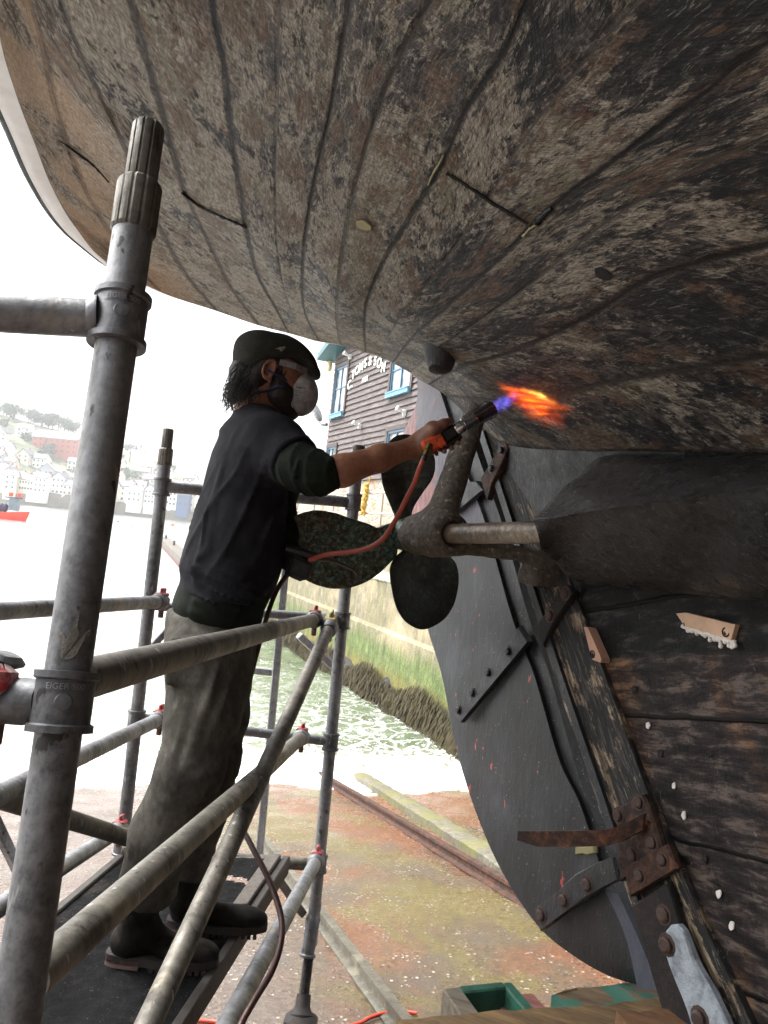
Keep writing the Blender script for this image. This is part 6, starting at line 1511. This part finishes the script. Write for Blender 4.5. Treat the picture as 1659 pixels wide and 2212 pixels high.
# boots
def boot(heel, toe, ank, top, name='boot', up=0):
    h, t_ = WZ(*heel, ZP), WZ(*toe, ZP); ax = (t_-h).normalized(); L = (t_-h).length; sd = Vector((ax.y, -ax.x, 0)); AX = (ax, sd, Zv)
    ank = Vector(ank); top = Vector(top); s = L/.3
    hh = h+ax*.055*s; ba = h+ax*L*.66; to_ = t_-ax*.05
    def f(P):
        d = s_cap(P, hh+Zv*.06, ank, .042*s, .046)
        d = smin(d, s_cap(P, ank, top, .046, .058), .02)
        d = smin(d, s_ell(P, hh+Zv*.06, (.055*s, .035*s, .048*s), AX), .02)
        d = smin(d, s_cap(P, ank-Zv*.035+ax*.02, ba+Zv*.045, .038, .030), .035)
        d = smin(d, s_ell(P, ba+Zv*.045, (.075*s, .044*s, .032*s), AX), .02)
        d = smin(d, s_ell(P, to_+Zv*.042, (.056*s, .042*s, .032*s), AX), .02)
        d = smax(d, -(P[:, 2]-ZP-.028), .006)
        cr = folds(P, [(ba+Zv*.075-sd*.06+ax*-.03, ba+Zv*.075+sd*.06-ax*.03, .008, -.006), (ank+sd*.06, ank-sd*.06+ax*.05, .01, -.006), (ank+Zv*-.03+ax*.07+sd*.04, ank-Zv*.05+ax*.06-sd*.05, .009, -.006)])
        return d-cr-creases(P, ax+Zv*.8, 70, .005, 15, mo=.3)+.0012*vnoise(P, 60, 14)
    lo, hi = bbox([h, t_, top, ank], .09); lo[2] = ZP-.01; o = sdfobj(name, f, lo, hi, .0065, mboot, per)
    m = MB(); out = []
    for u in np.linspace(0, 2*math.pi, 48, endpoint=False):
        cx = math.cos(u); x = L/2-cx*(L/2+.006); f_ = x/L; w_ = (.04 if f_ < .35 else .04+.014*math.sin((f_-.35)/.65*math.pi))*s*abs(math.sin(u))**.55*(1 if math.sin(u) > 0 else -1); out.append(h+ax*x+sd*w_)
    m.prism([p+Zv*.012 for p in out], Zv*.022); m.build('sole', msole, o, False)
    m = MB(); hp = [p for p in out if (p-h).dot(ax) < L*.32]; hp.sort(key=lambda p: math.atan2((p-hh).dot(sd), (p-hh).dot(ax))); m.prism([p+Zv*.001 for p in hp], Zv*.024); m.build('heel', mheel, o, False)
    m = MB()
    for k in range(9): m.box(h+ax*(L*(.42+.06*k))+Zv*.007, .011, .09, .013, AX)
    m.box(h+ax*(L*.66)+Zv*.0095, L*.5, .02, .01, AX)
    m.build('tread', msole, o, False)
    return o
bN = boot((232, 2078), (466, 2092), WZ(300, 1985, ZP+.13)*1.0, W(318, 1905, 2.2)); 
bF = boot((362, 2005), (572, 2016), W(398, 1935, 2.44), W(402, 1860, 2.45))
m = MB(); q = W(254, 1925, 2.2); pts = [q+Hf*(.012*math.cos(a))-Hf*.0+Zv*(.028*math.sin(a)) for a in np.linspace(0, 2*math.pi, 14)]; m.tube(pts, .004, 6); m.build('pull_tab', M['bolt'], bN)
# ---- body: head, neck, arms, hands as one surface
hdc = W(590, 808, 2.33); Ff = Vector((.955, .27, -.10)).normalized(); Fl = Vector((Ff.y, -Ff.x, 0)).normalized(); Fu = Fl.cross(Ff).normalized()
if Fu.z < 0: Fu = -Fu
def HL(a, b, c): return hdc+Ff*a+Fl*b+Fu*c
HA = (Ff, Fl, Fu)
# torch geometry first: the hand closes on it
tE, tT = W(912, 972, 2.09), W(1088, 868, 2.12); tax = (tT-tE).normalized()
tgr = tE.lerp(tT, .30)
tup = (Zv-tax*tax.z).normalized(); tsd = tax.cross(tup).normalized()
if tsd.y < 0: tsd = -tsd            # away from the camera
# gripping hand: palm lies over the top and far side of the handle, fingers go down the far side and curl back under
palm0 = wrR+Vector((.0, .01, .012)); pk = tE+tax*.055+tup*.030+tsd*.012
def finger(P, base, mid, tip_, end, r=.0095):
    return s_chain(P, [base, mid, tip_, end], [r*1.1, r, r*.92, r*.78], .006)
def f_hand(P):
    d = s_chain(P, [wrR, palm0+Vector((.03, 0, .008)), pk], [.026, .030, .026], .02)
    d = smin(d, s_cap(P, wrR+Vector((.02, .012, -.004)), tE+tax*.03+tsd*.022+tup*.004, .024, .022), .02)
    for k in range(4):
        b = tE+tax*(.035+.0215*k)+tup*(.034-.001*k)+tsd*.014; l = (1, 1.08, 1.0, .86)[3-k]
        m1 = b-tup*.012+tsd*(.026); m2 = tE+tax*(.03+.0215*k)-tup*(.022*l)+tsd*.022; e = tE+tax*(.027+.0215*k)-tup*(.033*l)-tsd*.006
        d = smin(d, finger(P, b, m1, m2, e, .0098-(.0012 if k == 0 else 0)), .004)
    # thumb along the near top of the handle
    th0 = palm0+Vector((.03, -.014, .012)); d = smin(d, s_chain(P, [th0, tE+tax*.052+tup*.03-tsd*.014, tE+tax*.082+tup*.031-tsd*.012, tE+tax*.105+tup*.029-tsd*.006], [.016, .0125, .0115, .009], .012), .012)
    return d
def f_body(P):
    d = s_ell(P, HL(-.012, 0, .028), (.098, .076, .092), HA)
    d = smin(d, s_ell(P, HL(.045, 0, -.035), (.048, .052, .07), HA), .04)
    d = smin(d, s_cap(P, HL(.055, 0, -.085), HL(-.02, 0, -.06), .026, .045), .03)
    d = smin(d, s_cap(P, HL(-.035, 0, -.05), w3(548, 915, 2.33), .052, .062), .03)
    # nose, brow, lips, eye sockets, ears
    d = smin(d, s_cap(P, HL(.088, 0, .02), HL(.112, 0, -.018), .008, .0125), .012)
    d = smin(d, s_cap(P, HL(.08, -.035, .03), HL(.08, .035, .03), .010, .010), .012)
    for s_ in (-1, 1):
        d = smax(d, -s_ell(P, HL(.098, .030*s_, .012), (.016, .016, .011), HA), .008); d = smin(d, s_ell(P, HL(.078, .030*s_, .012), (.0115, .0115, .0115), HA), .002)
        ec = HL(-.022, .076*s_, -.005); q = P-vv(ec); u = q@vv(Ff)-.15*(q@vv(Fu)); v = q@vv(Fu); w = q@vv(Fl)
        ring = np.sqrt((np.sqrt((u/.85)**2+(v/1.35)**2)-.019)**2+(w-s_*(.004+.25*np.maximum(0, -u)))**2)-.0052; d = smin(d, ring, .006)
        d = smin(d, s_ell(P, HL(-.016, .073*s_, -.005), (.012, .006, .016), HA), .006); d = smin(d, s_ell(P, HL(-.014, .074*s_, -.033), (.008, .005, .009), HA), .005)
    d = smin(d, s_cap(P, HL(.098, -.018, -.052), HL(.098, .018, -.052), .008, .008), .01)
    # right forearm, muscular, tapering to the wrist
    d2 = s_chain(P, [W(650, 1005, 2.07), elR, W(738, 1017, 2.045), W(820, 990, 2.09), wrR], [.03, .034, .0405, .034, .0265], .02)
    d2 = smin(d2, f_hand(P), .012)
    d2 = smax(d2, -((P-vv(wrR))@vv((wrR-cuff).normalized())*0+1), .001) if False else d2
    d = np.minimum(d, d2)
    # hidden link so that the body is one piece: upper arm, trunk
    d = smin(d, s_chain(P, [elR, shR, w3(548, 915, 2.33), shL], [.042, .05, .06, .05], .02), .01)
    d = smin(d, s_chain(P, [shL, elL, wrL], [.05, .042, .028], .02), .01)
    return d+.0006*vnoise(P, 120, 20)+folds(P, [(W(735, 985, 1.99), W(752, 1045, 1.99), .0035, -.0015)])
lo, hi = bbox([HL(.13, 0, .12), HL(-.12, 0, 0), shR, shL, elR, elL, tE+tax*.12, wrL], .06); 
V, F = surfnet(f_body, lo, hi, .0052)
dirt = np.clip((V[:, 0]-W(800, 980, 2.1).x)/.18, 0, 1)*(V[:, 2] > elR.z-.05)
dirt[(V[:, 0] < hdc.x+.2) & (V[:, 2] > hdc.z-.14)] = .25
mk('body', V, F, mskin, per, True, attrs={'dirt': dirt})
# thumbnail
def hb(a0, a1, b0, c0, c1, m=.012): return bbox([HL(a, b, c) for a in (a0, a1) for b in (-b0, b0) for c in (c0, c1)], m)
# beard and hair
mhair = simple('dark_brown_hair', '#1a1411', .6, 0, .5, 60, .8, .004)
def f_hair(P):
    d = s_ell(P, HL(-.028, 0, .02), (.088, .083, .088), HA)
    d = smin(d, s_cap(P, HL(-.075, .0, -.03), HL(-.085, 0, -.075), .055, .034), .03)
    d = smin(d, s_cap(P, HL(-.055, .055, -.03), HL(-.07, .045, -.075), .028, .02), .02)
    d = smin(d, s_cap(P, HL(-.055, -.055, -.03), HL(-.07, -.045, -.075), .028, .02), .02)
    q = P-vv(hdc); d = smax(d, q@vv(Ff)-.02-.35*(q@vv(Fu)), .01)
    for s_ in (-1, 1): d = smax(d, -s_ell(P, HL(-.014, .085*s_, -.012), (.022, .03, .032), HA), .006)
    return d+.004*vnoise(P, 95, 31)+.002*vnoise(P, 220, 32)
lo, hi = hb(-.14, .09, .10, -.12, .125); hair = sdfobj('hair', f_hair, lo, hi, .0055, mhair, per)
rr = random.Random(9); m = MB()
for k in range(480):
    b_ = rr.uniform(-.06, .08); s0_ = HL(rr.uniform(-.112, -.04), b_, rr.uniform(-.075, .005)); P_ = [s0_]; dr = (-Zv+(-Ff)*rr.uniform(-.1, .5)+Fl*rr.uniform(-.2, .2)).normalized(); ph = rr.uniform(0, 6); 
    n = rr.randint(4, 8); rad = rr.uniform(.004, .009)
    for i in range(n):
        t = i/n; P_.append(P_[-1]+dr*.011+(-Ff*math.sin(ph+i*1.1)+Fl*math.cos(ph+i*1.1)+Zv*math.cos(ph+i*.9)*.6)*rad*.8)
    m.tube(P_, [.0015*(1-.7*i/len(P_)) for i in range(len(P_))], 5)
for k in range(60):
    b_ = rr.uniform(.04, .074); s0_ = HL(rr.uniform(-.01, .03), b_, rr.uniform(.0, .03)); P_ = [s0_]
    for i in range(4): P_.append(P_[-1]+(-Zv*.009+Ff*rr.uniform(-.004, .003)+Fl*rr.uniform(-.001, .002)))
    m.tube(P_, [.002*(1-.7*i/len(P_)) for i in range(len(P_))], 4)
m.build('curls', mhair, hair)
def f_beard(P):
    d = s_cap(P, HL(.065, 0, -.085), HL(.005, 0, -.06), .036, .052); d = smin(d, s_ell(P, HL(.035, 0, -.05), (.05, .066, .05), HA), .02); d = smin(d, s_cap(P, HL(.004, .064, .0), HL(.02, .05, -.065), .013, .026), .02); d = smin(d, s_cap(P, HL(.004, -.064, .0), HL(.02, -.05, -.065), .013, .026), .02)
    d = smin(d, s_cap(P, HL(.07, 0, -.10), HL(.06, 0, -.122), .02, .008), .02)
    return d+.0025*vnoise(P, 150, 33)
lo, hi = hb(-.07, .12, .085, -.14, .03); sdfobj('beard', f_beard, lo, hi, .0045, mhair, per)
# cap
def m_tweed():
    t = NT('herringbone_tweed'); v = t.tc(); P = t.map(v, rot=(.2, .3, R(15))); x, y, z = t.sep(P)
    zig = t.math('PINGPONG', t.math('MULTIPLY', x, 1), .006); s_ = t.math('SINE', t.math('MULTIPLY', t.math('ADD', z, t.math('MULTIPLY', zig, 1.4)), 2200)); n = t.noise(v, 300, 3, .7); a = t.noise(v, 25, 4, .6)
    f = t.math('ADD', t.math('MULTIPLY', s_, .22), t.math('ADD', t.math('MULTIPLY', n, .5), t.math('MULTIPLY', a, .35)))
    c = t.ramp(f, [(.25, '#141412'), (.45, '#2b2c28'), (.7, '#504f48')]); return t.fin(c, .95, 0, t.bump(f, .4, .002), spec=.08)
CPu = (Fu+Ff*.16).normalized(); CPf = Fl.cross(CPu).normalized(); 
if CPf.dot(Ff) < 0: CPf = -CPf
CA = (CPf, Fl, CPu)
def f_cap(P):
    c = HL(.0, 0, .055)
    d = s_ell(P, HL(-.018, 0, .05), (.108, .094, .066), CA)
    d = smin(d, s_ell(P, HL(.055, 0, .068), (.076, .072, .036), (( CPf-CPu*.30).normalized(), Fl, (CPu+CPf*.30).normalized())), .03)
    d = smin(d, s_ell(P, HL(-.062, 0, .018), (.058, .082, .066), CA), .03)
    q = P-vv(hdc); qa_ = q@vv(Ff); d = smax(d, np.interp(qa_, [-.13, -.08, -.03, .03, .09, .125], [-.035, -.012, .024, .042, .034, .016])-q@vv(Fu), .006)
    # peak
    q2 = P-vv(HL(.098, 0, .034)); pax = ((CPf-CPu*.42).normalized(), Fl, (CPu+CPf*.42).normalized())
    pk_ = s_ell(P, HL(.098, 0, .044), (.046, .070, .017), pax); d = smin(d, pk_, .008)
    return d+folds(P, [(HL(.02, .09, .045), HL(.09, .055, .052), .004, .005), (HL(.09, .055, .052), HL(.125, 0, .055), .004, .005)])-creases(P, CPf+CPu*.3, 60, .003, 99)+.0012*vnoise(P, 45, 40)
lo, hi = hb(-.14, .155, .105, -.07, .13); capo = sdfobj('cap', f_cap, lo, hi, .0048, m_tweed(), per)
def sdf_hit(px, py, f, Y0=1.9, Y1=2.6):
    r = vv(ray(px, py)); Y = np.linspace(Y0, Y1, 700); P = r[None]/r[1]*Y[:, None]; g = f(P); i = np.where(g < 0)[0]
    return Vector(P[i[0]]) if len(i) else None
def decal(name, polys, f, mat, parent, th=.0012, Y0=1.9, Y1=2.6):
    V, F = [], []
    for pl_ in polys:
        h = [sdf_hit(x, y, f, Y0, Y1) for x, y in pl_]
        if any(q is None for q in h): continue
        n0 = len(V); n = len(h); V += h+[p-p.normalized()*th for p in h]; F += [tuple(range(n0+n, n0+2*n)), tuple(range(n0+n-1, n0-1, -1))]+[(n0+i, n0+(i+1) % n, n0+n+(i+1) % n, n0+n+i) for i in range(n)]
    if V: return mk(name, V, F, mat, parent, False)
decal('bird_pin', [[(594, 753), (600, 752), (604, 749.5), (611, 749), (614, 748), (617, 750), (615, 752.5), (613, 755), (608, 757), (604, 756), (602, 754.5)], [(606, 756), (607.4, 756), (606.5, 759.5), (605, 759)], [(609, 756), (610.2, 756), (610.5, 759), (609.2, 759.2)]], f_cap, simple('pewter_pin', '#a9a698', .35, .6), capo, .002)
# neck cloth tail under the cap at the back
m = MB(); m.prism([W(540, 805, 2.28), W(544, 820, 2.28), W(520, 850, 2.29), W(508, 857, 2.29), W(506, 848, 2.29), W(522, 825, 2.28)], Vector((.0, .012, 0))); m.build('hair_tie_tail', simple('grey_pink_cloth', '#84736f', .9), capo, False)
# respirator
mmask = (lambda t: t.fin(t.mix(t.ramp(t.noise(t.tc(), 22, 6, .65), [(.45, 0), (.65, .6)]), t.ramp(t.noise(t.tc(), 60, 5, .6), [(.3, '#8f8e92'), (.7, '#b8b7ba')]), '#57565a'), .85, 0, t.bump(t.noise(t.tc(), 250, 3, .6), .3, .002)))(NT('dirty_dust_mask'))
def f_mask(P):
    d = s_ell(P, HL(.088, 0, -.038), (.056, .064, .066), ((Ff+Fu*.18).normalized(), Fl, (Fu-Ff*.18).normalized())); d = smin(d, s_cap(P, HL(.088, 0, -.01), HL(.108, 0, -.012), .02, .014), .02)
    q = P-vv(HL(.060, 0, -.038)); d = smax(d, -(q@vv(Ff))-.25*np.abs(q@vv(Fl))-.25*(q@vv(Fu)), .006)
    rg = np.abs(q@vv(Ff)-.004+.25*np.abs(q@vv(Fl))+.25*(q@vv(Fu))); d = d-.0035*np.exp(-(rg/.005)**2)
    d = d-.002*np.exp(-((q@vv(Fl))/.0022)**2)
    return d+.0008*vnoise(P, 70, 41)
lo, hi = hb(.02, .155, .07, -.12, .05); mko = sdfobj('dust_mask', f_mask, lo, hi, .004, mmask, per)
def text_decal(txt, cx, cy, wpx, rot, f, mat, parent, name='printing'):
    cu = bpy.data.curves.new('t', 'FONT'); cu.body = txt; cu.size = 1; cu.align_x = 'CENTER'; cu.align_y = 'CENTER'; cu.offset = .02
    to = bpy.data.objects.new('t', cu); COL.objects.link(to); bpy.context.view_layer.update()
    me = bpy.data.meshes.new_from_object(to.evaluated_get(bpy.context.evaluated_depsgraph_get())); bpy.data.objects.remove(to)
    V = [v.co.copy() for v in me.vertices]; F = [tuple(p.vertices) for p in me.polygons]; wd = max(v.x for v in V)-min(v.x for v in V); k = wpx/wd; out = []
    for v in V:
        x, y = v.x*k, -v.y*k; X_ = cx+x*math.cos(rot)-y*math.sin(rot); Y_ = cy+x*math.sin(rot)+y*math.cos(rot); h = sdf_hit(X_, Y_, f)
        if h is None: return
        out.append(h-h.normalized()*.0008)
    mk(name, out, F, mat, parent, False)
ink = simple('mask_ink', '#2a2a30', .6)
text_decal('TIMCO', 650, 838, 22, .10, f_mask, ink, mko); text_decal('PREMIUM RESPIRATOR', 649, 844.5, 26, .12, f_mask, ink, mko); text_decal('FFP2 VALVED', 649, 848.5, 22, .12, f_mask, ink, mko); text_decal('CE 2797', 644, 853, 13, .12, f_mask, ink, mko)
navy = simple('navy_strap', '#1f2b4a', .7)
m = MB()
fh = lambda x, y: sdf_hit(x, y, lambda P: np.minimum(np.minimum(f_body(P), f_hair(P)), np.minimum(f_beard(P), f_mask(P))))
def strap_(pts, w_=.0042):
    P_ = [];
    for x, y in pts:
        h = fh(x, y)
        if h is not None: P_.append(tuple(h-h.normalized()*.003))
    if len(P_) > 2: m.tube([Vector(p) for p in crom(P_, 30)], w_, 6)
strap_([(579, 800), (590, 806), (602, 811), (611, 817), (618, 822)]); strap_([(612, 834), (600, 835), (588, 840), (575, 845), (560, 847), (548, 850), (538, 856)])
m.build('head_strap', navy, mko)
# goggles
gg = MB(); tmp = [HL(.004, .083, .022), HL(.05, .078, .022), HL(.088, .060, .020)]
for p, q in zip(tmp[:-1], tmp[1:]): gg.box((p+q)/2, .003, .018, (q-p).length*1.05, frame(p, q, Fu)[:1]+(Fu, frame(p, q, Fu)[2]), .001)
go = gg.build('goggles', simple('smoke_plastic', '#77777c', .3), per)
V, F = [], []; n = 24
for i in range(n+1):
    a = R(-78+156*i/n)
    for c_ in (-.016, 0, .022, .034): V.append(HL(.062+.062*math.cos(a)**.8 if math.cos(a) > 0 else .062, .074*math.sin(a), .012+c_))
F = [(i*4+j, i*4+j+1, i*4+5+j, i*4+4+j) for i in range(n) for j in range(3)]
gl = NT('clear_visor'); tr = gl.n('ShaderNodeBsdfTransparent'); gs = gl.n('ShaderNodeBsdfGlossy'); gs.inputs['Roughness'].default_value = .05; mx = gl.n('ShaderNodeMixShader'); mx.inputs[0].default_value = .12; gl.l(tr.outputs[0], mx.inputs[1]); gl.l(gs.outputs[0], mx.inputs[2]); gl.l(mx.outputs[0], gl.out.inputs['Surface'])
mk('visor', V, F, gl.m, go, True)
# left glove holding hose and scraper
gc = W(640, 1214, 2.32); 
def f_glove(P):
    d = s_ell(P, gc, (.042, .034, .036)); d = smin(d, s_cap(P, W(618, 1200, 2.4), gc, .032, .034), .02)
    for k in range(4):
        b = W(632+9*k, 1196+4*k, 2.30); d = smin(d, s_chain(P, [b, b+Vector((.012, -.028, -.018)), b+Vector((.008, -.03, -.045)), b+Vector((-.006, -.016, -.055))], [.0125, .012, .011, .0095], .008), .004)
    d = smin(d, s_chain(P, [W(628, 1200, 2.3), W(645, 1192, 2.28), W(668, 1196, 2.28)], [.015, .0125, .010], .01), .008)
    return d+.0012*vnoise(P, 90, 50)
lo, hi = bbox([gc], .11); sdfobj('glove', f_glove, lo, hi, .005, simple('black_glove', '#141416', .65, 0, .4, 40, .5, .003), per)
# ---- gas torch held in the right hand
to_ = thing('gas_torch', tuple(tgr), 'orange and chrome gas torch in the worker\'s right hand, burning against the hull', 'torch')
org = simple('orange_plastic', '#c4491f', .45, 0, .12, 30); blk = simple('black_plastic', '#151517', .4, 0, .3, 40); chrome = simple('chrome', '#c9c9cc', .16, 1, .12, 20, .1, .001); heat = simple('heat_stained_steel', '#4b4340', .35, .8, .4, 30)
AXt = (tsd, tup, tax)
m = MB(); m.box(tE+tax*.035, .030, .040, .062, AXt, .007); m.box(tE+tax*.052-tup*.006-tsd*.012, .014, .03, .022, AXt, .004); m.build('handle', org, to_)
m = MB(); m.box(tE+tax*.05+tup*.002-tsd*.0165, .004, .010, .016, AXt, .001); m.build('switch', blk, to_)
m = MB(); m.box(tE+tax*.085, .030, .036, .045, AXt, .006); m.box(tE+tax*.082-tup*.022+tsd*.004, .022, .020, .06, AXt, .008); m.build('grip', blk, to_)
m = MB(); m.lathe(tE+tax*.10, tE+tax*.17, [(0, .014), (.004, .0165), (.03, .0165), (.031, .019), (.066, .019), (.07, .016)], 24); m.build('burner_tube', chrome, to_)
m = MB(); m.lathe(tE+tax*.162, tE+tax*.215, [(0, .017), (.02, .0165), (.04, .0175), (.062, .0195), (.065, .018), (.0651, .015), (.055, .014)], 24); m.build('nozzle', heat, to_)
for k in range(5):
    a = k*2*math.pi/5+.4; q = tsd*math.cos(a)+tup*math.sin(a); m = MB(); m.tube([tE+tax*.14+q*.021, tE+tax*.19+q*.023, tE+tax*.212+q*.027, tE+tax*.224+q*.020], [.002, .002, .0018, .001], 6); m.build('guard_prong', chrome, to_)
cn0 = tE+tax*.012-tup*.012-tsd*.012; cn1 = W(926, 966, 2.06); cn2 = W(918, 985, 2.05); hs0 = W(914, 994, 2.05)
m = MB(); m.tube([cn0, cn1], .010, 12); m.lathe(cn1+(cn1-cn2).normalized()*.008, cn2, [(0, .011), (.018, .011), (.019, .008), ((cn1-cn2).length+.008, .0075)], 6); m.build('brass_fitting', simple('old_brass', '#6a5836', .4, .8), to_)
m = MB(); m.cyl(cn2, hs0, .007, .0085, 14); m.build('ferrule', simple('ferrule_steel', '#4c4a48', .35, .8), to_)
# flame: glowing gas, a real volume spread along the planking
fb0 = tE+tax*.21; hit1 = onhull(1150, 858)
def flame(name, f, lo, hi, h, c, st, parent, sc):
    V, F = surfnet(f, lo, hi, h)
    t = NT(name+'_glow'); t.t.nodes.remove(t.b); vo = t.n('ShaderNodeEmission'); 
    v = t.tc(); P = t.map(v, sc[0], sc[1]); n = t.noise(P, sc[2], 6, .65, .6)
    t.si(vo.inputs['Strength'], t.math('MULTIPLY', t.ramp(n, [(.40, 0), (.56, .5), (.72, 1.6)]), st)); t.si(vo.inputs['Color'], t.ramp(n, c)); t.l(vo.outputs[0], t.out.inputs['Volume'])
    return mk(name, V, F, t.m, parent, True)
tdir = (W(1170, 862, 2.1)-fb0).normalized()
jet_end = W(1125, 850, 2.13)
def f_jet(P): return s_chain(P, [fb0-tax*.008, fb0.lerp(jet_end, .5), jet_end], [.013, .016, .012], .01)+.003*vnoise(P, 120, 60)
lo, hi = bbox([fb0, jet_end], .03)
for o_, st_ in ((.005, 1.6), (0.0, 4.0), (-.006, 7.0)):
    flame('blue_flame', lambda P: f_jet(P)-o_, lo-.01, hi+.01, .0028, [(.3, '#3a50ff'), (.6, '#7c70ff'), (.8, '#c9a0ff')], st_, to_, ((1, 1, 1), (0, 0, 0), 30))
# orange sheet, a fan lying just under the planks
tong = []
rr = random.Random(12); src = W(1112, 852, 2.12)
for (x, y, Y, r0_, r1_) in [(1078, 824, 2.15, .009, .002), (1100, 818, 2.14, .010, .002), (1128, 826, 2.1, .012, .003), (1165, 832, 2.05, .020, .006), (1194, 846, 2.02, .020, .005), (1216, 862, 2.0, .018, .004), (1230, 882, 1.99, .015, .003), (1216, 904, 2.0, .014, .002), (1196, 902, 2.02, .016, .003), (1170, 893, 2.05, .016, .003), (1142, 880, 2.09, .012, .002), (1212, 920, 2.0, .009, .002), (1180, 915, 2.04, .008, .002)]:
    tong.append((src, src.lerp(W(x, y, Y), .55)-Vector((0, .0, .004)), W(x, y, Y), r0_, r1_))
def f_fan(P):
    d = None
    for a, b, c, r0_, r1_ in tong:
        e = s_chain(P, [a, b, c], [r0_*.7, r0_*.9, r1_], .01); d = e if d is None else smin(d, e, .010)
    return d+.002*vnoise(P, 110, 61)
lo, hi = bbox([t_[2] for t_ in tong]+[src], .045)
fa = math.atan2(-(W(1215, 880, 2.0)-src).z, (W(1215, 880, 2.0)-src).x)
for o_, st_ in ((.012, 1.0), (.005, 3.2), (0.0, 6.0), (-.005, 12.0)):
    flame('orange_flame', lambda P: f_fan(P)-o_, lo, hi, .004, [(.35, '#ff2600'), (.5, '#ff4406'), (.64, '#ff7a14'), (.78, '#ffc840')], st_, to_, ((.16, 1.2, 2.0), (0, fa, 0), 46))
def f_core(P): return s_chain(P, [W(1130, 842, 2.06), W(1165, 854, 2.03), W(1196, 872, 2.01)], [.003, .0055, .002], .01)+.001*vnoise(P, 150, 66)
lo, hi = bbox([W(1130, 842, 2.06), W(1196, 872, 2.01)], .03)
for o_, st_ in ((.007, 5.0), (.002, 16.0), (-.001, 50.0)):
    flame('flame_core', lambda P: f_core(P)-o_, lo, hi, .0025, [(.3, '#ff9a20'), (.7, '#ffe070')], st_, to_, ((.4, 1, 1), (0, fa, 0), 40))
# hose from torch through the glove, down behind the legs, off the platform
hp = [tuple(hs0), tuple(W(907, 1010, 2.05)), tuple(W(896, 1042, 2.07)), tuple(W(878, 1078, 2.10)), tuple(W(855, 1122, 2.14)), tuple(W(828, 1163, 2.18)), tuple(W(798, 1183, 2.2)), tuple(W(759, 1192, 2.22)), tuple(W(720, 1196, 2.23)), tuple(W(694, 1201, 2.25)), tuple(W(668, 1210, 2.27))]
hose = thing('gas_hose', tuple(WZ(540, 2000, ZP)), 'orange red rubber gas hose running from the torch through the gloved hand and down', 'hose')
m = MB(); m.tube([Vector(p) for p in crom(hp, 70)], .0068, 14); m.build('hose_upper', simple('red_rubber_hose', '#99402f', .45, 0, .25, 50), hose)
hp2 = [W(640, 1222, 2.3), W(618, 1245, 2.32), W(598, 1275, 2.36), W(582, 1315, 2.4), W(566, 1370, 2.45), W(545, 1450, 2.5), W(520, 1540, 2.5), W(508, 1600, 2.48), W(503, 1680, 2.45), W(512, 1760, 2.3), W(545, 1830, 2.15), W(585, 1910, 2.0), W(608, 1985, 1.92), W(606, 2040, 1.86), W(586, 2100, 1.82), W(550, 2160, 1.8), W(520, 2215, 1.76), W(505, 2270, 1.7)]
m = MB(); m.tube([Vector(p) for p in crom([tuple(p) for p in hp2], 150)], .0075, 12); m.build('hose_lower', simple('dark_red_hose', '#3e1f1b', .5, 0, .35, 30), hose)
# scraper in the gloved hand
sc_ = thing('scraper', tuple(W(680, 1200, 2.3)), 'black handled paint scraper with hooked blade in the gloved left hand', 'scraper')
a_, b_ = W(612, 1184, 2.27), W(690, 1206, 2.28); m = MB(); m.box((a_+b_)/2, .02, .026, (b_-a_).length, frame(a_, b_), .008); m.box(W(655, 1181, 2.27), .022, .016, .022, frame(a_, b_), .006); m.build('handle', blk, sc_)
P_ = [W(688, 1206, 2.28), W(720, 1212, 2.3), W(750, 1224, 2.31), W(770, 1236, 2.32), W(776, 1246, 2.32)]
m = MB(); m.tube([Vector(p) for p in crom([tuple(p) for p in P_], 20)], [.0075-.0002*i for i in range(20)], 8); m.build('shank', heat, sc_)
p0 = W(775, 1240, 2.32); m = MB(); m.prism([p0, W(778, 1252, 2.32), W(766, 1262, 2.31), W(762, 1256, 2.31)], Vector((.003, .004, 0))); m.build('blade', chrome, sc_, False)
# ---------------------------------------------------------------- added mist volume, stands in for the overexposed white of the far shore
m = MB(); m.box(Vector((0, 1970, 45)), 6004, 4064, 110.0, None)
hzm = bpy.data.materials.new('veil_air'); hzm.use_nodes = True; nt_ = hzm.node_tree; nt_.nodes.clear(); pv_ = nt_.nodes.new('ShaderNodeVolumePrincipled'); ov_ = nt_.nodes.new('ShaderNodeOutputMaterial')
pv_.inputs['Color'].default_value = (.93, .95, .97, 1); pv_.inputs['Density'].default_value = .00055; nt_.links.new(pv_.outputs[0], ov_.inputs['Volume'])
m.build('added_veil', hzm, None, False, kind='stuff', label='added pale mist volume that whitens the far shore', cat='added_veil')
